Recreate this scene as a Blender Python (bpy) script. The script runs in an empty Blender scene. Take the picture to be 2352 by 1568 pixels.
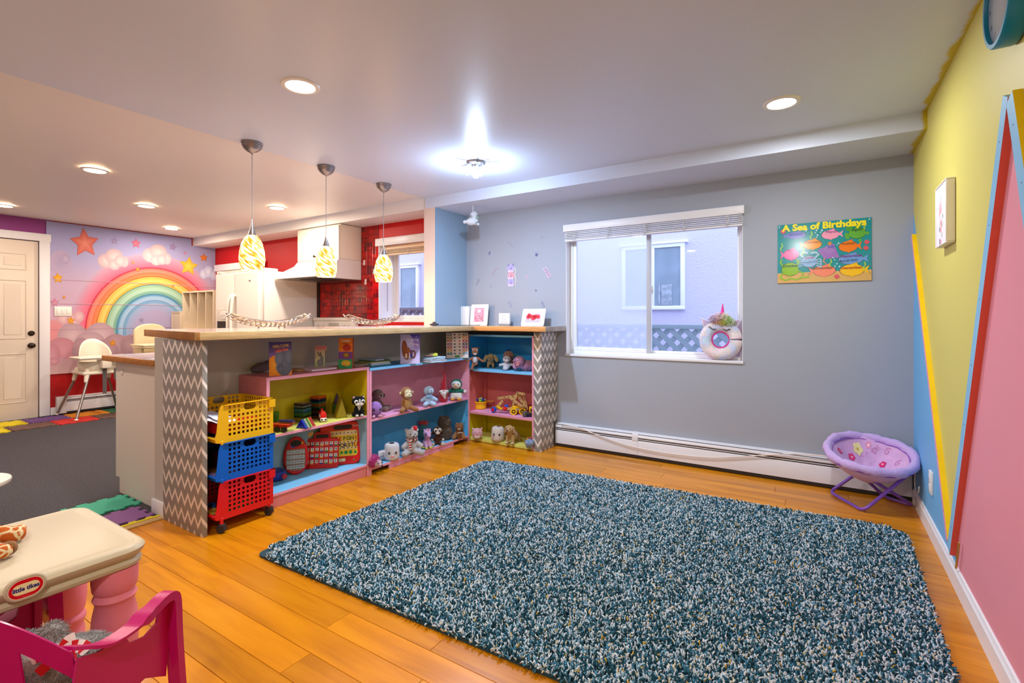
import bpy, bmesh, math, random
from mathutils import Vector, Matrix
from math import sin, cos, pi, radians as R, atan2, sqrt

# ---------------------------------------------------------------- camera
H, F, YAW, HY = 1.16, 1127.4, 0.5655, 729.8       # eye height, focal length (px of 2352), heading, horizon row
SC = bpy.context.scene
cam_d = bpy.data.cameras.new('camera'); cam = bpy.data.objects.new('camera', cam_d); SC.collection.objects.link(cam)
cam.location = (0, 0, H); cam.rotation_euler = (pi/2, 0, YAW)
cam_d.sensor_width = 36; cam_d.lens = F*36/2352; cam_d.shift_y = (HY-784)/2352; cam_d.clip_start = .02
SC.camera = cam
# ---------------------------------------------------------------- view, sky
SC.view_settings.view_transform = 'Standard'; SC.view_settings.look = 'None'
SC.view_settings.exposure = 0.42; SC.view_settings.gamma = 1; SC.view_settings.use_curve_mapping = False
W = bpy.data.worlds.new('sky'); SC.world = W; W.use_nodes = True
_n = W.node_tree.nodes['Background']; _n.inputs[0].default_value = (.68, .74, 1.0, 1); _n.inputs[1].default_value = 2.5
# ---------------------------------------------------------------- lights
def light(name, kind, loc, power, col, size=.1, rot=(0, 0, 0), spread=None, sizey=None):
    d = bpy.data.lights.new(name, kind); d.energy = power; d.color = col
    if kind == 'AREA':
        d.shape = 'DISK' if sizey is None else 'RECTANGLE'; d.size = size
        if sizey: d.size_y = sizey
        if spread: d.spread = spread
    else: d.shadow_soft_size = size
    o = bpy.data.objects.new(name, d); o.location = loc; o.rotation_euler = rot; SC.collection.objects.link(o); return o
def ray(u, v):
    r = (u-1176)/F
    return Vector((-sin(YAW)+r*cos(YAW), cos(YAW)+r*sin(YAW), (HY-v)/F))
EYE = Vector((0, 0, H))
def onZ(u, v, z): d = ray(u, v); return EYE+d*((z-H)/d.z)
def onX(u, v, x): d = ray(u, v); return EYE+d*(x/d.x)
def onY(u, v, y): d = ray(u, v); return EYE+d*(y/d.y)
CZ, SZ, XR, YB, YS, XL, YKT = 2.309, 2.209, .486, 4.02, 3.534, -7.78, 3.87
WARM = (1.0, .72, .46); WARM2 = (1.0, .78, .55); COOL = (.72, .84, 1.0)
CANS_MAIN = [onZ(690, 197, CZ), onZ(1795, 236, CZ), Vector((-1.9, -.4, CZ)), Vector((-.3, -.5, CZ))]  # last two are unseen fill lamps added behind the camera
CANS_LEFT = [onZ(218, 391, CZ), onZ(336, 473, CZ), onZ(636, 477, CZ), onZ(394, 525, CZ), onZ(8, 472, CZ), Vector((-4.6, .6, CZ))]  # last one is an unseen fill lamp added outside the view
for i, p in enumerate(CANS_MAIN): light('can_light', 'AREA', p-Vector((0, 0, .012)), (23, 12, 5, 20)[i], ((1, .93, .86), (.93, .96, 1), (.95, .97, 1), (.93, .96, 1))[i], .13)
for i, p in enumerate(CANS_LEFT): light('can_light', 'AREA', p-Vector((0, 0, .012)), (12, 14, 19, 16, 6, 24)[i], (1, .84, .7), .13)
BULB = onZ(1093, 372, CZ)
light('bulb_light', 'POINT', BULB-Vector((0, 0, .15)), 13, (.55, .74, 1.0), .02); light('bulb_light', 'AREA', BULB-Vector((0, 0, .121)), 20, (.55, .74, 1.0), .05)
# ---------------------------------------------------------------- helpers
def lin(c): return c/12.92 if c <= .04045 else ((c+.055)/1.055)**2.4
def hx(s):
    if not isinstance(s, str): return tuple(s)[:3]
    s = s.lstrip('#'); s = ''.join(c*2 for c in s) if len(s) == 3 else s; return tuple(lin(int(s[i:i+2], 16)/255) for i in (0, 2, 4))
_mats = {}
def mat(name, col='#808080', rough=.6, metal=0, bump=0, bs=60, var=0, vs=8, emis=0, alpha=None, spec=.4, trans=0, ior=1.45, sheen=0, coat=0, attr=None, col2=None, stretch=None, detail=3, bdist=.002):
    if name in _mats: return _mats[name]
    m = bpy.data.materials.new(name); m.use_nodes = True; _mats[name] = m
    nt = m.node_tree; N = nt.nodes; L = nt.links; b = N['Principled BSDF']
    c = hx(col)+(1,)
    b.inputs['Base Color'].default_value = c; b.inputs['Roughness'].default_value = rough; b.inputs['Metallic'].default_value = metal
    b.inputs['Specular IOR Level'].default_value = spec; b.inputs['IOR'].default_value = ior
    if trans: b.inputs['Transmission Weight'].default_value = trans
    if sheen: b.inputs['Sheen Weight'].default_value = sheen; b.inputs['Sheen Roughness'].default_value = .5
    if coat: b.inputs['Coat Weight'].default_value = coat; b.inputs['Coat Roughness'].default_value = .12
    if emis: b.inputs['Emission Color'].default_value = c; b.inputs['Emission Strength'].default_value = emis
    if alpha is not None: b.inputs['Alpha'].default_value = alpha
    tc = N.new('ShaderNodeTexCoord'); src = tc.outputs['Object']
    if stretch:
        mp = N.new('ShaderNodeMapping'); mp.inputs['Scale'].default_value = stretch; L.new(src, mp.inputs['Vector']); src = mp.outputs['Vector']
    if attr:
        a = N.new('ShaderNodeAttribute'); a.attribute_name = attr; L.new(a.outputs['Color'], b.inputs['Base Color'])
    elif var or col2:
        t = N.new('ShaderNodeTexNoise'); t.inputs['Scale'].default_value = vs; t.inputs['Detail'].default_value = detail; L.new(src, t.inputs['Vector'])
        mx = N.new('ShaderNodeMix'); mx.data_type = 'RGBA'
        c2 = hx(col2) if col2 else tuple(x*(1-var) for x in c[:3])
        mx.inputs['A'].default_value = c; mx.inputs['B'].default_value = tuple(c2)+(1,)
        rp = N.new('ShaderNodeMapRange'); rp.inputs['From Min'].default_value = .38; rp.inputs['From Max'].default_value = .62
        L.new(t.outputs['Fac'], rp.inputs['Value']); L.new(rp.outputs['Result'], mx.inputs['Factor']); L.new(mx.outputs['Result'], b.inputs['Base Color'])
    if bump:
        t = N.new('ShaderNodeTexNoise'); t.inputs['Scale'].default_value = bs; t.inputs['Detail'].default_value = 4; L.new(src, t.inputs['Vector'])
        bp = N.new('ShaderNodeBump'); bp.inputs['Strength'].default_value = bump; bp.inputs['Distance'].default_value = bdist
        L.new(t.outputs['Fac'], bp.inputs['Height']); L.new(bp.outputs['Normal'], b.inputs['Normal'])
    return m
def plush(col, col2=None, var=.22): return mat('plush_'+col.lstrip('#')+(col2 or '').lstrip('#'), col, .95, bump=.9, bs=170, var=var, vs=45, spec=.1, sheen=.35 if sum(hx(col)) > .25 else .04, col2=col2, bdist=.004)
def plas(col, rough=.35): return mat('plastic_'+col.lstrip('#')+('' if rough == .35 else str(int(rough*100))), col, rough, spec=.5)
def paint(col, rough=.45): return mat('paint_'+col.lstrip('#'), col, rough, bump=.25, bs=120, var=.05, vs=14)
BLACK = plas('#0c0c0e'); WHITEP = plas('#e8e6e2')
I4 = Matrix.Identity(4)
def TR(x, y, z): return Matrix.Translation((x, y, z))
def RZ(a): return Matrix.Rotation(a, 4, 'Z')
def RX(a): return Matrix.Rotation(a, 4, 'X')
def RY(a): return Matrix.Rotation(a, 4, 'Y')
class MB:
    def __init__(s, M=I4): s.v = []; s.f = []; s.mi = []; s.cur = 0; s.M = M
    def add(s, vs, fs, m=None):
        T = s.M @ m if m is not None else s.M; n = len(s.v)
        s.v += [tuple(T @ Vector(p)) for p in vs]; s.f += [[i+n for i in f] for f in fs]; s.mi += [s.cur]*len(fs); return s
    def box(s, x0, x1, y0, y1, z0, z1, m=None):
        x0, x1 = sorted((x0, x1)); y0, y1 = sorted((y0, y1)); z0, z1 = sorted((z0, z1))
        return s.add([(x0, y0, z0), (x1, y0, z0), (x1, y1, z0), (x0, y1, z0), (x0, y0, z1), (x1, y0, z1), (x1, y1, z1), (x0, y1, z1)],
                     [(0, 3, 2, 1), (4, 5, 6, 7), (0, 1, 5, 4), (1, 2, 6, 5), (2, 3, 7, 6), (3, 0, 4, 7)], m)
    def bm(s, fn, m=None):
        b = bmesh.new(); fn(b); b.verts.index_update(); s.add([v.co[:] for v in b.verts], [[v.index for v in f.verts] for f in b.faces], m); b.free(); return s
    def rbox(s, x0, x1, y0, y1, z0, z1, r=.004, seg=2, m=None):
        x0, x1 = sorted((x0, x1)); y0, y1 = sorted((y0, y1)); z0, z1 = sorted((z0, z1))
        def fn(b):
            bmesh.ops.create_cube(b, size=1)
            for v in b.verts: v.co = Vector(((x0+x1)/2+v.co.x*(x1-x0), (y0+y1)/2+v.co.y*(y1-y0), (z0+z1)/2+v.co.z*(z1-z0)))
            bmesh.ops.bevel(b, geom=list(b.edges), offset=min(r, .49*min(x1-x0, y1-y0, z1-z0)), segments=seg, profile=.5, affect='EDGES')
        return s.bm(fn, m)
    def ell(s, c, r, rot=None, n=16):
        if not hasattr(r, '__len__'): r = (r, r, r)
        k = max(6, n//2); vs = [(0, 0, -1)]; fs = []
        for j in range(1, k):
            a = -pi/2+pi*j/k
            for i in range(n): vs.append((cos(a)*cos(2*pi*i/n), cos(a)*sin(2*pi*i/n), sin(a)))
        vs.append((0, 0, 1)); top = len(vs)-1
        for i in range(n):
            fs.append((0, 1+(i+1) % n, 1+i)); b = 1+(k-2)*n; fs.append((top, b+i, b+(i+1) % n))
            for j in range(k-2): q = 1+j*n; fs.append((q+i, q+(i+1) % n, q+n+(i+1) % n, q+n+i))
        T = Matrix.Translation(c) @ (rot if rot is not None else I4) @ Matrix.Diagonal((r[0], r[1], r[2], 1))
        return s.add(vs, fs, T)
    def cyl(s, a, b, r0, r1=None, n=16, caps=True):
        return s.tube([a, b], [r0, r0 if r1 is None else r1], n, caps=caps)
    def tube(s, pts, r, n=8, closed=False, caps=True, flat=1):
        P = [Vector(p) for p in pts]; m = len(P)
        if not hasattr(r, '__len__'): r = [r]*m
        vs = []; fs = []; up = None
        for i in range(m):
            if closed: d = P[(i+1) % m]-P[i-1]
            else: d = P[min(i+1, m-1)]-P[max(i-1, 0)]
            d.normalize()
            if up is None: up = Vector((0, 0, 1)) if abs(d.z) < .9 else Vector((1, 0, 0))
            x = d.cross(up).normalized(); y = x.cross(d).normalized(); up = y
            for k in range(n): a = 2*pi*k/n; vs.append(tuple(P[i]+(x*cos(a)+y*sin(a)*flat)*r[i]))
        for i in range(m if closed else m-1):
            j = (i+1) % m
            for k in range(n): fs.append((i*n+k, i*n+(k+1) % n, j*n+(k+1) % n, j*n+k))
        if caps and not closed: fs.append(tuple(range(n))[::-1]); fs.append(tuple((m-1)*n+k for k in range(n)))
        fs = [f[::-1] for f in fs]
        return s.add(vs, fs)
    def cap(s, a, b, ra, rb=None, n=12):
        rb = ra if rb is None else rb; s.cyl(a, b, ra, rb, n); s.ell(a, ra, n=n); return s.ell(b, rb, n=n)
    def lathe(s, prof, n=24, m=None, sx=1, sy=1, cap=True):
        vs = []; fs = []
        for r, z in prof:
            for i in range(n): vs.append((r*cos(2*pi*i/n)*sx, r*sin(2*pi*i/n)*sy, z))
        for j in range(len(prof)-1):
            for i in range(n): fs.append((j*n+i, j*n+(i+1) % n, (j+1)*n+(i+1) % n, (j+1)*n+i))
        if cap: fs.append(tuple(range(n))[::-1]); fs.append(tuple((len(prof)-1)*n+i for i in range(n)))
        return s.add(vs, fs, m)
    def prism(s, poly, h, m=None, z0=0):
        n = len(poly); vs = [(x, y, z0) for x, y in poly]+[(x, y, z0+h) for x, y in poly]
        a = sum(poly[i][0]*poly[(i+1) % n][1]-poly[(i+1) % n][0]*poly[i][1] for i in range(n))
        fs = [tuple(range(n))[::-1], tuple(range(n, 2*n))]+[(i, (i+1) % n, n+(i+1) % n, n+i) for i in range(n)]
        if a < 0: fs = [f[::-1] for f in fs]
        return s.add(vs, fs, m)
    def build(s, name, mt, parent=None, smooth=40, bevel=0, bseg=2, sub=0, kind=None, label=None, solid=0):
        me = bpy.data.meshes.new(name); me.from_pydata(s.v, [], s.f); me.update()
        for k in (mt if isinstance(mt, (list, tuple)) else [mt]): me.materials.append(k)
        if any(s.mi): me.polygons.foreach_set('material_index', s.mi)
        if smooth:
            me.shade_smooth()
            if smooth < 180: me.set_sharp_from_angle(angle=R(smooth))
        o = bpy.data.objects.new(name, me); SC.collection.objects.link(o)
        if parent: o.parent = parent
        if kind: o['kind'] = kind
        if label: o['label'] = label
        if bevel: b = o.modifiers.new('b', 'BEVEL'); b.width = bevel; b.segments = bseg; b.limit_method = 'ANGLE'
        if sub: q = o.modifiers.new('s', 'SUBSURF'); q.levels = sub; q.render_levels = sub
        return o
def T(name, label, cat, loc=(0, 0, 0), rz=0, group=None, rot=None):
    o = bpy.data.objects.new(name, None); SC.collection.objects.link(o); o.empty_display_size = .05
    o.location = loc; o.rotation_euler = rot or (0, 0, rz); o['label'] = label; o['category'] = cat
    if group: o['group'] = group
    return o
def tag(o, label, cat, group=None, loc=None, rz=0):
    o['label'] = label; o['category'] = cat
    if group: o['group'] = group
    if loc is not None: o.location = loc; o.rotation_euler = (0, 0, rz)
    return o
def copy_tree(o, parent=None):
    c = o.copy(); SC.collection.objects.link(c); c.parent = parent
    for ch in list(o.children): copy_tree(ch, c)
    return c
_tex = {}
def blob(name, prims, mt, parent, vox=.006, smooth=6, fur=0, fs=.012, label=None, M=I4):
    """one continuous soft body grown from ellipsoids ('e', c, r[, rot]) and capsules ('c', a, b, ra, rb)"""
    b = MB(M)
    for p in prims:
        if p[0] == 'e': b.ell(p[1], p[2], p[3] if len(p) > 3 else None, n=16)
        else: b.cap(p[1], p[2], p[3], p[4] if len(p) > 4 else None)
    o = b.build(name, mt, parent, smooth=180, label=label)
    m = o.modifiers.new('r', 'REMESH'); m.mode = 'VOXEL'; m.voxel_size = vox; m.use_smooth_shade = True
    m = o.modifiers.new('s', 'SMOOTH'); m.factor = .5; m.iterations = smooth
    if fur:
        if fs not in _tex: t = bpy.data.textures.new('fur', 'CLOUDS'); t.noise_scale = fs; t.noise_depth = 3; _tex[fs] = t
        d = o.modifiers.new('d', 'DISPLACE'); d.texture = _tex[fs]; d.strength = fur; d.mid_level = .45
    return o
_txt = {}
def textmesh(s, bold=0):
    if 'M' in s: bold = 0
    k = (s, bold)
    if k not in _txt:
        cu = bpy.data.curves.new('t', 'FONT'); cu.body = s; cu.size = 1; cu.offset = bold; cu.resolution_u = 3; cu.align_x = 'CENTER'; cu.align_y = 'CENTER'
        o = bpy.data.objects.new('t', cu); SC.collection.objects.link(o)
        me = bpy.data.meshes.new_from_object(o); _txt[k] = ([v.co[:] for v in me.vertices], [list(p.vertices) for p in me.polygons])
        bpy.data.objects.remove(o); bpy.data.curves.remove(cu); bpy.data.meshes.remove(me)
    return _txt[k]
PRT = mat('printed_paper', attr='Col', rough=.55); PRG = mat('printed_gloss', attr='Col', rough=.14, coat=.6); PRF = mat('printed_fabric', attr='Col', rough=.9, bump=.3, bs=200)
class Print:
    """flat print built of thin coloured layers; O origin, X/Y the canvas axes in metres"""
    def __init__(s, O, X, Y, eps=3e-5, wrap=None): s.O = Vector(O); s.X = Vector(X); s.Y = Vector(Y); s.N = s.X.cross(s.Y).normalized(); s.v = []; s.f = []; s.c = []; s.l = 1; s.e = eps; s.wrap = wrap; s.clip = False
    def add(s, pts, fs, cols, keep=False):
        n = len(s.v)
        if s.clip: pts = [(min(1, max(0, x)), min(1, max(0, y))) for x, y in pts]
        if not keep: s.l += 1
        for (x, y) in pts: s.v.append(tuple(s.O+s.X*x+s.Y*y+s.N*(s.l*s.e)) if not s.wrap else s.wrap(x, y, s.l*s.e))
        s.f += [[i+n for i in f] for f in fs]
        if isinstance(cols, list): s.c += [hx(c) for c in cols]
        else: s.c += [hx(cols)]*len(pts)
        return s
    def poly(s, pts, col, keep=False): return s.add(pts, [list(range(len(pts)))], col, keep)
    def rect(s, x0, y0, x1, y1, col, top=None, keep=False): return s.add([(x0, y0), (x1, y0), (x1, y1), (x0, y1)], [[0, 1, 2, 3]], [col, col, top, top] if top else col, keep)
    def disc(s, cx, cy, rx, ry=None, col='#fff', edge=None, n=20, rot=0, keep=False, arc=(0, 2*pi)):
        ry = rx if ry is None else ry; P = [(cx, cy)]
        for i in range(n+1): a = arc[0]+(arc[1]-arc[0])*i/n; x, y = rx*cos(a), ry*sin(a); P.append((cx+x*cos(rot)-y*sin(rot), cy+x*sin(rot)+y*cos(rot)))
        return s.add(P, [[0, i+1, i+2] for i in range(n)], [col]+[edge or col]*(n+1), keep)
    def band(s, cx, cy, r0, r1, a0, a1, c0, c1, n=36, sy=1, keep=False):
        P = []; C = []
        for i in range(n+1):
            a = a0+(a1-a0)*i/n
            for r, c in ((r0, c0), (r1, c1)): P.append((cx+r*cos(a), cy+r*sin(a)*sy)); C.append(c)
        return s.add(P, [[2*i, 2*i+2, 2*i+3, 2*i+1] if a0 < a1 else [2*i, 2*i+1, 2*i+3, 2*i+2] for i in range(n)], C, keep)
    def star(s, cx, cy, r, col, rot=0, edge=None, k=5, ri=.48, sx=1, keep=False):
        P = [(cx, cy)]+[(cx+sx*(r if i % 2 == 0 else r*ri)*sin(rot+pi*i/k), cy+(r if i % 2 == 0 else r*ri)*cos(rot+pi*i/k)) for i in range(2*k)]
        return s.add(P, [[0, (i+1) % (2*k)+1, i+1] for i in range(2*k)], [col]+[edge or col]*(2*k), keep)
    def stroke(s, pts, w, col, keep=False):
        P = []; m = len(pts)
        for i in range(m):
            a = pts[max(0, i-1)]; b = pts[min(m-1, i+1)]; dx, dy = b[0]-a[0], b[1]-a[1]; l = sqrt(dx*dx+dy*dy) or 1
            P += [(pts[i][0]-dy/l*w/2, pts[i][1]+dx/l*w/2), (pts[i][0]+dy/l*w/2, pts[i][1]-dx/l*w/2)]
        return s.add(P, [[2*i, 2*i+1, 2*i+3, 2*i+2] for i in range(m-1)], col, keep)
    def text(s, t, x, y, size, col, bold=0, rot=0, sx=1, keep=False):
        vs, fs = textmesh(t, bold); P = []
        for a in vs: px, py = a[0]*size*sx, a[1]*size; P.append((x+px*cos(rot)-py*sin(rot), y+px*sin(rot)+py*cos(rot)))
        return s.add(P, fs, col, keep)
    def build(s, name, mt=None, parent=None):
        me = bpy.data.meshes.new(name); me.from_pydata(s.v, [], s.f); me.update(); me.materials.append(mt or PRT)
        at = me.color_attributes.new('Col', 'FLOAT_COLOR', 'POINT'); buf = []
        for c in s.c: buf += [c[0], c[1], c[2], 1]
        at.data.foreach_set('color', buf)
        o = bpy.data.objects.new(name, me); SC.collection.objects.link(o)
        if parent: o.parent = parent
        return o
# ================================================================ the room
WALLW = mat('ceiling_paint', '#e6e2e2', .42, bump=.12, bs=90, spec=.35)
GREY = mat('grey_wall_paint', '#9fa5b1', .6, bump=.15, bs=110)
PINKW = mat('cream_wall_paint', '#e0d0c8', .55, bump=.15, bs=110)
REDW = mat('red_wall_paint', '#c20c0e', .5, bump=.15, bs=110)
TRIM = mat('white_trim_paint', '#e4e4e9', .35)
def struct(name, b, mt, **k): return b.build(name, mt, kind='structure', **k)
def node_paint(name, base, regions, rough=.5, noise=0):
    """wall paint whose areas are bounded by straight edges in the (Y,Z) plane; regions = [(colour,[((y0,z0),(y1,z1)),...])]: left of every edge"""
    m = bpy.data.materials.new(name); m.use_nodes = True; nt = m.node_tree; N = nt.nodes; L = nt.links; b = N['Principled BSDF']
    b.inputs['Roughness'].default_value = rough; b.inputs['Specular IOR Level'].default_value = .35
    tc = N.new('ShaderNodeTexCoord'); sp = N.new('ShaderNodeSeparateXYZ'); L.new(tc.outputs['Object'], sp.inputs[0])
    def mth(op, a, c):
        n = N.new('ShaderNodeMath'); n.operation = op
        for i, x in enumerate((a, c)):
            if isinstance(x, (int, float)): n.inputs[i].default_value = x
            else: L.new(x, n.inputs[i])
        return n.outputs[0]
    cur = N.new('ShaderNodeRGB'); cur.outputs[0].default_value = hx(base)+(1,); cur = cur.outputs[0]
    for col, edges in regions:
        fac = None
        for (a, c) in edges:
            dy, dz = c[0]-a[0], c[1]-a[1]
            e = mth('SUBTRACT', mth('MULTIPLY', mth('SUBTRACT', sp.outputs[2], a[1]), dy), mth('MULTIPLY', mth('SUBTRACT', sp.outputs[1], a[0]), dz))
            g = mth('GREATER_THAN', e, 0.0); fac = g if fac is None else mth('MULTIPLY', fac, g)
        mx = N.new('ShaderNodeMix'); mx.data_type = 'RGBA'; L.new(fac, mx.inputs['Factor']); L.new(cur, mx.inputs['A']); mx.inputs['B'].default_value = hx(col)+(1,); cur = mx.outputs['Result']
    L.new(cur, b.inputs['Base Color'])
    t = N.new('ShaderNodeTexNoise'); t.inputs['Scale'].default_value = 110; L.new(tc.outputs['Object'], t.inputs['Vector'])
    bp = N.new('ShaderNodeBump'); bp.inputs['Strength'].default_value = .15; bp.inputs['Distance'].default_value = .002; L.new(t.outputs['Fac'], bp.inputs['Height']); L.new(bp.outputs['Normal'], b.inputs['Normal'])
    return m
# battens on the right wall: edge lines between the face and the side that looks at us
XF = XR-.022
def yz(p): return (p.y, p.z)
b1a, b1b = onX(2094, 538, XF), onX(2176, 1238, XF)
b2a, b2b = onX(2314.7, 223, XF), onX(2181, 1274, XF)
b3a, b3b = onX(2325, 207, XF), onX(2351, 383, XF)
b3c = b3a+(b3b-b3a)*5.2
right_paint = node_paint('right_wall_paint', '#d2c768', [('#6fb4e6', [(yz(b1a), yz(b1b))]), ('#e2909e', [(yz(b2b), yz(b2a)), (yz(b3a), yz(b3c)), ((0, b3a.z-.03), (-1, b3a.z-.03))])])
YR0 = -1.3                                    # rear wall, behind the camera
o = struct('wall_right', MB().box(XR, XR+.1, YR0, YB+.1, -.05, 2.6), right_paint)
# ceiling paint with the yellow smears along the right wall
CEIL = mat('ceiling_paint_main', '#ced7ea', .36, bump=.12, bs=90, spec=.35)
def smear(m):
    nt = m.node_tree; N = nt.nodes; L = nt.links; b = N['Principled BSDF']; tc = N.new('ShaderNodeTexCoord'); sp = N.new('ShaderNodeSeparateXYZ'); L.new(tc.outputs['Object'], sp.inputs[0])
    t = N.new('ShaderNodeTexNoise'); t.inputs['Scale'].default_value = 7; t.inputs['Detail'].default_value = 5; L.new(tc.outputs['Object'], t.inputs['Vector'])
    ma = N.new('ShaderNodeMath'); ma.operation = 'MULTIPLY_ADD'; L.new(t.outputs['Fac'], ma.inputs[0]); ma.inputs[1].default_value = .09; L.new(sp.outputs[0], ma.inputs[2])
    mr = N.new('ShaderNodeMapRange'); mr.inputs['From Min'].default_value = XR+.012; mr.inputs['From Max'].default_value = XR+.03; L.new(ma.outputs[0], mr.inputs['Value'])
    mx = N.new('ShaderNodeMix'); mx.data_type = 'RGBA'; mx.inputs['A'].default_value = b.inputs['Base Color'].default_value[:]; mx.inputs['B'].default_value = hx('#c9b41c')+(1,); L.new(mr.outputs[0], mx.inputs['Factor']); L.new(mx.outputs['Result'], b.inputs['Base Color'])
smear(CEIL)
XE = -3.25
struct('ceiling', MB().box(XE, XR, YR0, YS, CZ, CZ+.1), CEIL)
struct('ceiling_kitchen', MB().box(XL, XE, YR0, YS, CZ+.012, CZ+.1).box(XE-.004, XE, YR0, YS, CZ, CZ+.05), WALLW)
struct('trim_soffit', MB().box(XE+.02, XR, YS, YB+.1, SZ, CZ+.1), CEIL)
struct('trim_soffit_kitchen', MB().box(XL, XE+.02, YS+.02, YKT+.3, SZ, CZ+.1), WALLW)
# window openings
WX0, WX1, WZ0, WZ1 = -1.971, -.509, .833, 1.995
b = MB(); b.box(-3.3, WX0, YB, YB+.16, -.05, 2.3).box(WX1, XR+.1, YB, YB+.16, -.05, 2.3).box(WX0, WX1, YB, YB+.16, -.05, WZ0).box(WX0, WX1, YB, YB+.16, WZ1, 2.3)
struct('wall_back', b, GREY)
KX0, KX1, KZ0, KZ1 = -4.235, -3.42, 1.115, 1.975
b = MB(); b.box(XL-.1, KX0, YKT, YKT+.31, -.05, 2.3).box(KX1, -3.3, YKT, YKT+.31, -.05, 2.3).box(KX0, KX1, YKT, YKT+.31, -.05, KZ0).box(KX0, KX1, YKT, YKT+.31, KZ1, 2.3)
struct('wall_kitchen', b, REDW)
DY0, DY1, DZ = 1.13, 1.893, 2.06
b = MB(); b.box(XL-.1, XL, YR0, DY0, 0, 2.45).box(XL-.1, XL, DY1, YKT+.3, 0, 2.45).box(XL-.1, XL, DY0, DY1, DZ, 2.45)
PURP = mat('purple_wall_paint', '#8c3a86', .6, bump=.15, bs=110)
struct('wall_left', b, [node_paint('left_wall_paint', '#8c3a86', [('#a80a10', [((1.99, 5), (1.99, 0))])])])
struct('wall_rear', MB().box(XL-.1, XR+.1, YR0-.1, YR0, -.05, 2.5), PINKW)
# pier between kitchen and play room
PX0, PX1 = -3.245, -3.105
struct('trim_pier', MB().box(PX0, PX1-.003, YS, YB+.02, 1.05, SZ), mat('pier_cream_paint', '#e2c9bd', .55, bump=.15, bs=110))
struct('trim_pier_face', MB().box(PX1-.003, PX1, YS+.001, YB, 1.05, SZ), mat('pier_blue_grey_paint', '#8fa6bd', .6, bump=.15, bs=110))
struct('trim_wall_cheek', MB().box(PX1-.02, PX0+.02, YB-.12, YB+.3, SZ-2.2, SZ), WALLW)
# peninsula half wall
WXA, WXB = -3.37, -3.14
PEN = mat('half_wall_paint', '#b8b1a9', .6, bump=.15, bs=110)
struct('wall_half', MB().box(WXA, WXB, 1.33, YB, 0, 1.043), PEN)
b = MB(); b.rbox(WXA-.013, WXB+.005, 1.317, 1.33, 0, .085, .003); b.rbox(WXA-.013, WXA, 1.33, 1.36, 0, .085, .003)
struct('baseboard_half_wall', b, TRIM)
# floor --------------------------------------------------------------
struct('floor', MB().box(-3.25, XR+.1, YR0, .18, -.05, 0).box(-3.25, XR+.1, .18, YB+.1, -.05, -.0085), mat('floor_base', '#7a4a18', .6))
FLO = bpy.data.objects['floor']
def wood_floor():
    m = bpy.data.materials.new('laminate_wood'); m.use_nodes = True; nt = m.node_tree; N = nt.nodes; L = nt.links; b = N['Principled BSDF']
    b.inputs['Roughness'].default_value = .27; b.inputs['Specular IOR Level'].default_value = .5
    tc = N.new('ShaderNodeTexCoord'); oi = N.new('ShaderNodeObjectInfo')
    cm = N.new('ShaderNodeCombineXYZ'); mu = N.new('ShaderNodeMath'); mu.operation = 'MULTIPLY'; mu.inputs[1].default_value = 53
    L.new(oi.outputs['Random'], mu.inputs[0]); L.new(mu.outputs[0], cm.inputs[0]); L.new(mu.outputs[0], cm.inputs[1])
    ad = N.new('ShaderNodeVectorMath'); L.new(tc.outputs['Object'], ad.inputs[0]); L.new(cm.outputs[0], ad.inputs[1])
    mp = N.new('ShaderNodeMapping'); mp.inputs['Scale'].default_value = (.8, 9, 1); L.new(ad.outputs[0], mp.inputs[0])
    t = N.new('ShaderNodeTexNoise'); t.inputs['Scale'].default_value = 2.2; t.inputs['Detail'].default_value = 7; t.inputs['Distortion'].default_value = .6; L.new(mp.outputs[0], t.inputs['Vector'])
    cr = N.new('ShaderNodeValToRGB'); e = cr.color_ramp.elements; e[0].position = .2; e[0].color = hx('#a86206')+(1,); e[1].position = .8; e[1].color = hx('#dc9010')+(1,)
    q = e.new(.5); q.color = hx('#cf8006')+(1,); L.new(t.outputs['Fac'], cr.inputs[0])
    hs = N.new('ShaderNodeHueSaturation'); mr = N.new('ShaderNodeMapRange'); mr.inputs['To Min'].default_value = .86; mr.inputs['To Max'].default_value = 1.1; L.new(oi.outputs['Random'], mr.inputs[0])
    L.new(mr.outputs[0], hs.inputs['Value']); L.new(cr.outputs[0], hs.inputs['Color']); L.new(hs.outputs[0], b.inputs['Base Color'])
    return m
WF = wood_floor(); random.seed(4)
PLW = .115; y = 1.0615-PLW*8; row = 0; lens = {}
while y < YB:
    x = -3.22; w = min(PLW, YB-y); first = True
    while x < XR:
        ln = 1.21 if not first else (.32+(row*.413) % .9); first = False
        ln = min(ln, XR-x)
        if ln > .03:
            k = (round(ln, 3), round(w, 3))
            if k not in lens:
                g = .0007; q = MB().box(g, ln-g, g, w-g, -.0085, -.001).add([(g, g, -.001), (ln-g, g, -.001), (ln-g, w-g, -.001), (g, w-g, -.001), (g*2.2, g*2.2, 0), (ln-g*2.2, g*2.2, 0), (ln-g*2.2, w-g*2.2, 0), (g*2.2, w-g*2.2, 0)], [(4, 5, 6, 7), (0, 1, 5, 4), (1, 2, 6, 5), (2, 3, 7, 6), (3, 0, 4, 7)])
                o = q.build('plank', WF, FLO, smooth=0); lens[k] = o
            else: o = lens[k].copy(); SC.collection.objects.link(o)
            o.location = (x, y, 0)
        x += ln
    y += PLW; row += 1
struct('floor_carpet', MB().box(-6.97, -3.22, YR0, YKT, -.05, -.001).box(XL-.1, -6.97, YR0, YKT, -.05, -.008), mat('charcoal_carpet', '#57555a', .98, bump=1, bs=260, var=.35, vs=120, spec=.1, bdist=.006))
o = MB().rbox(-3.262, -3.21, YR0, 1.32, -.01, .008, .004).build('trim_threshold', mat('threshold_oak', '#c9a268', .45), kind='structure')
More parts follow.
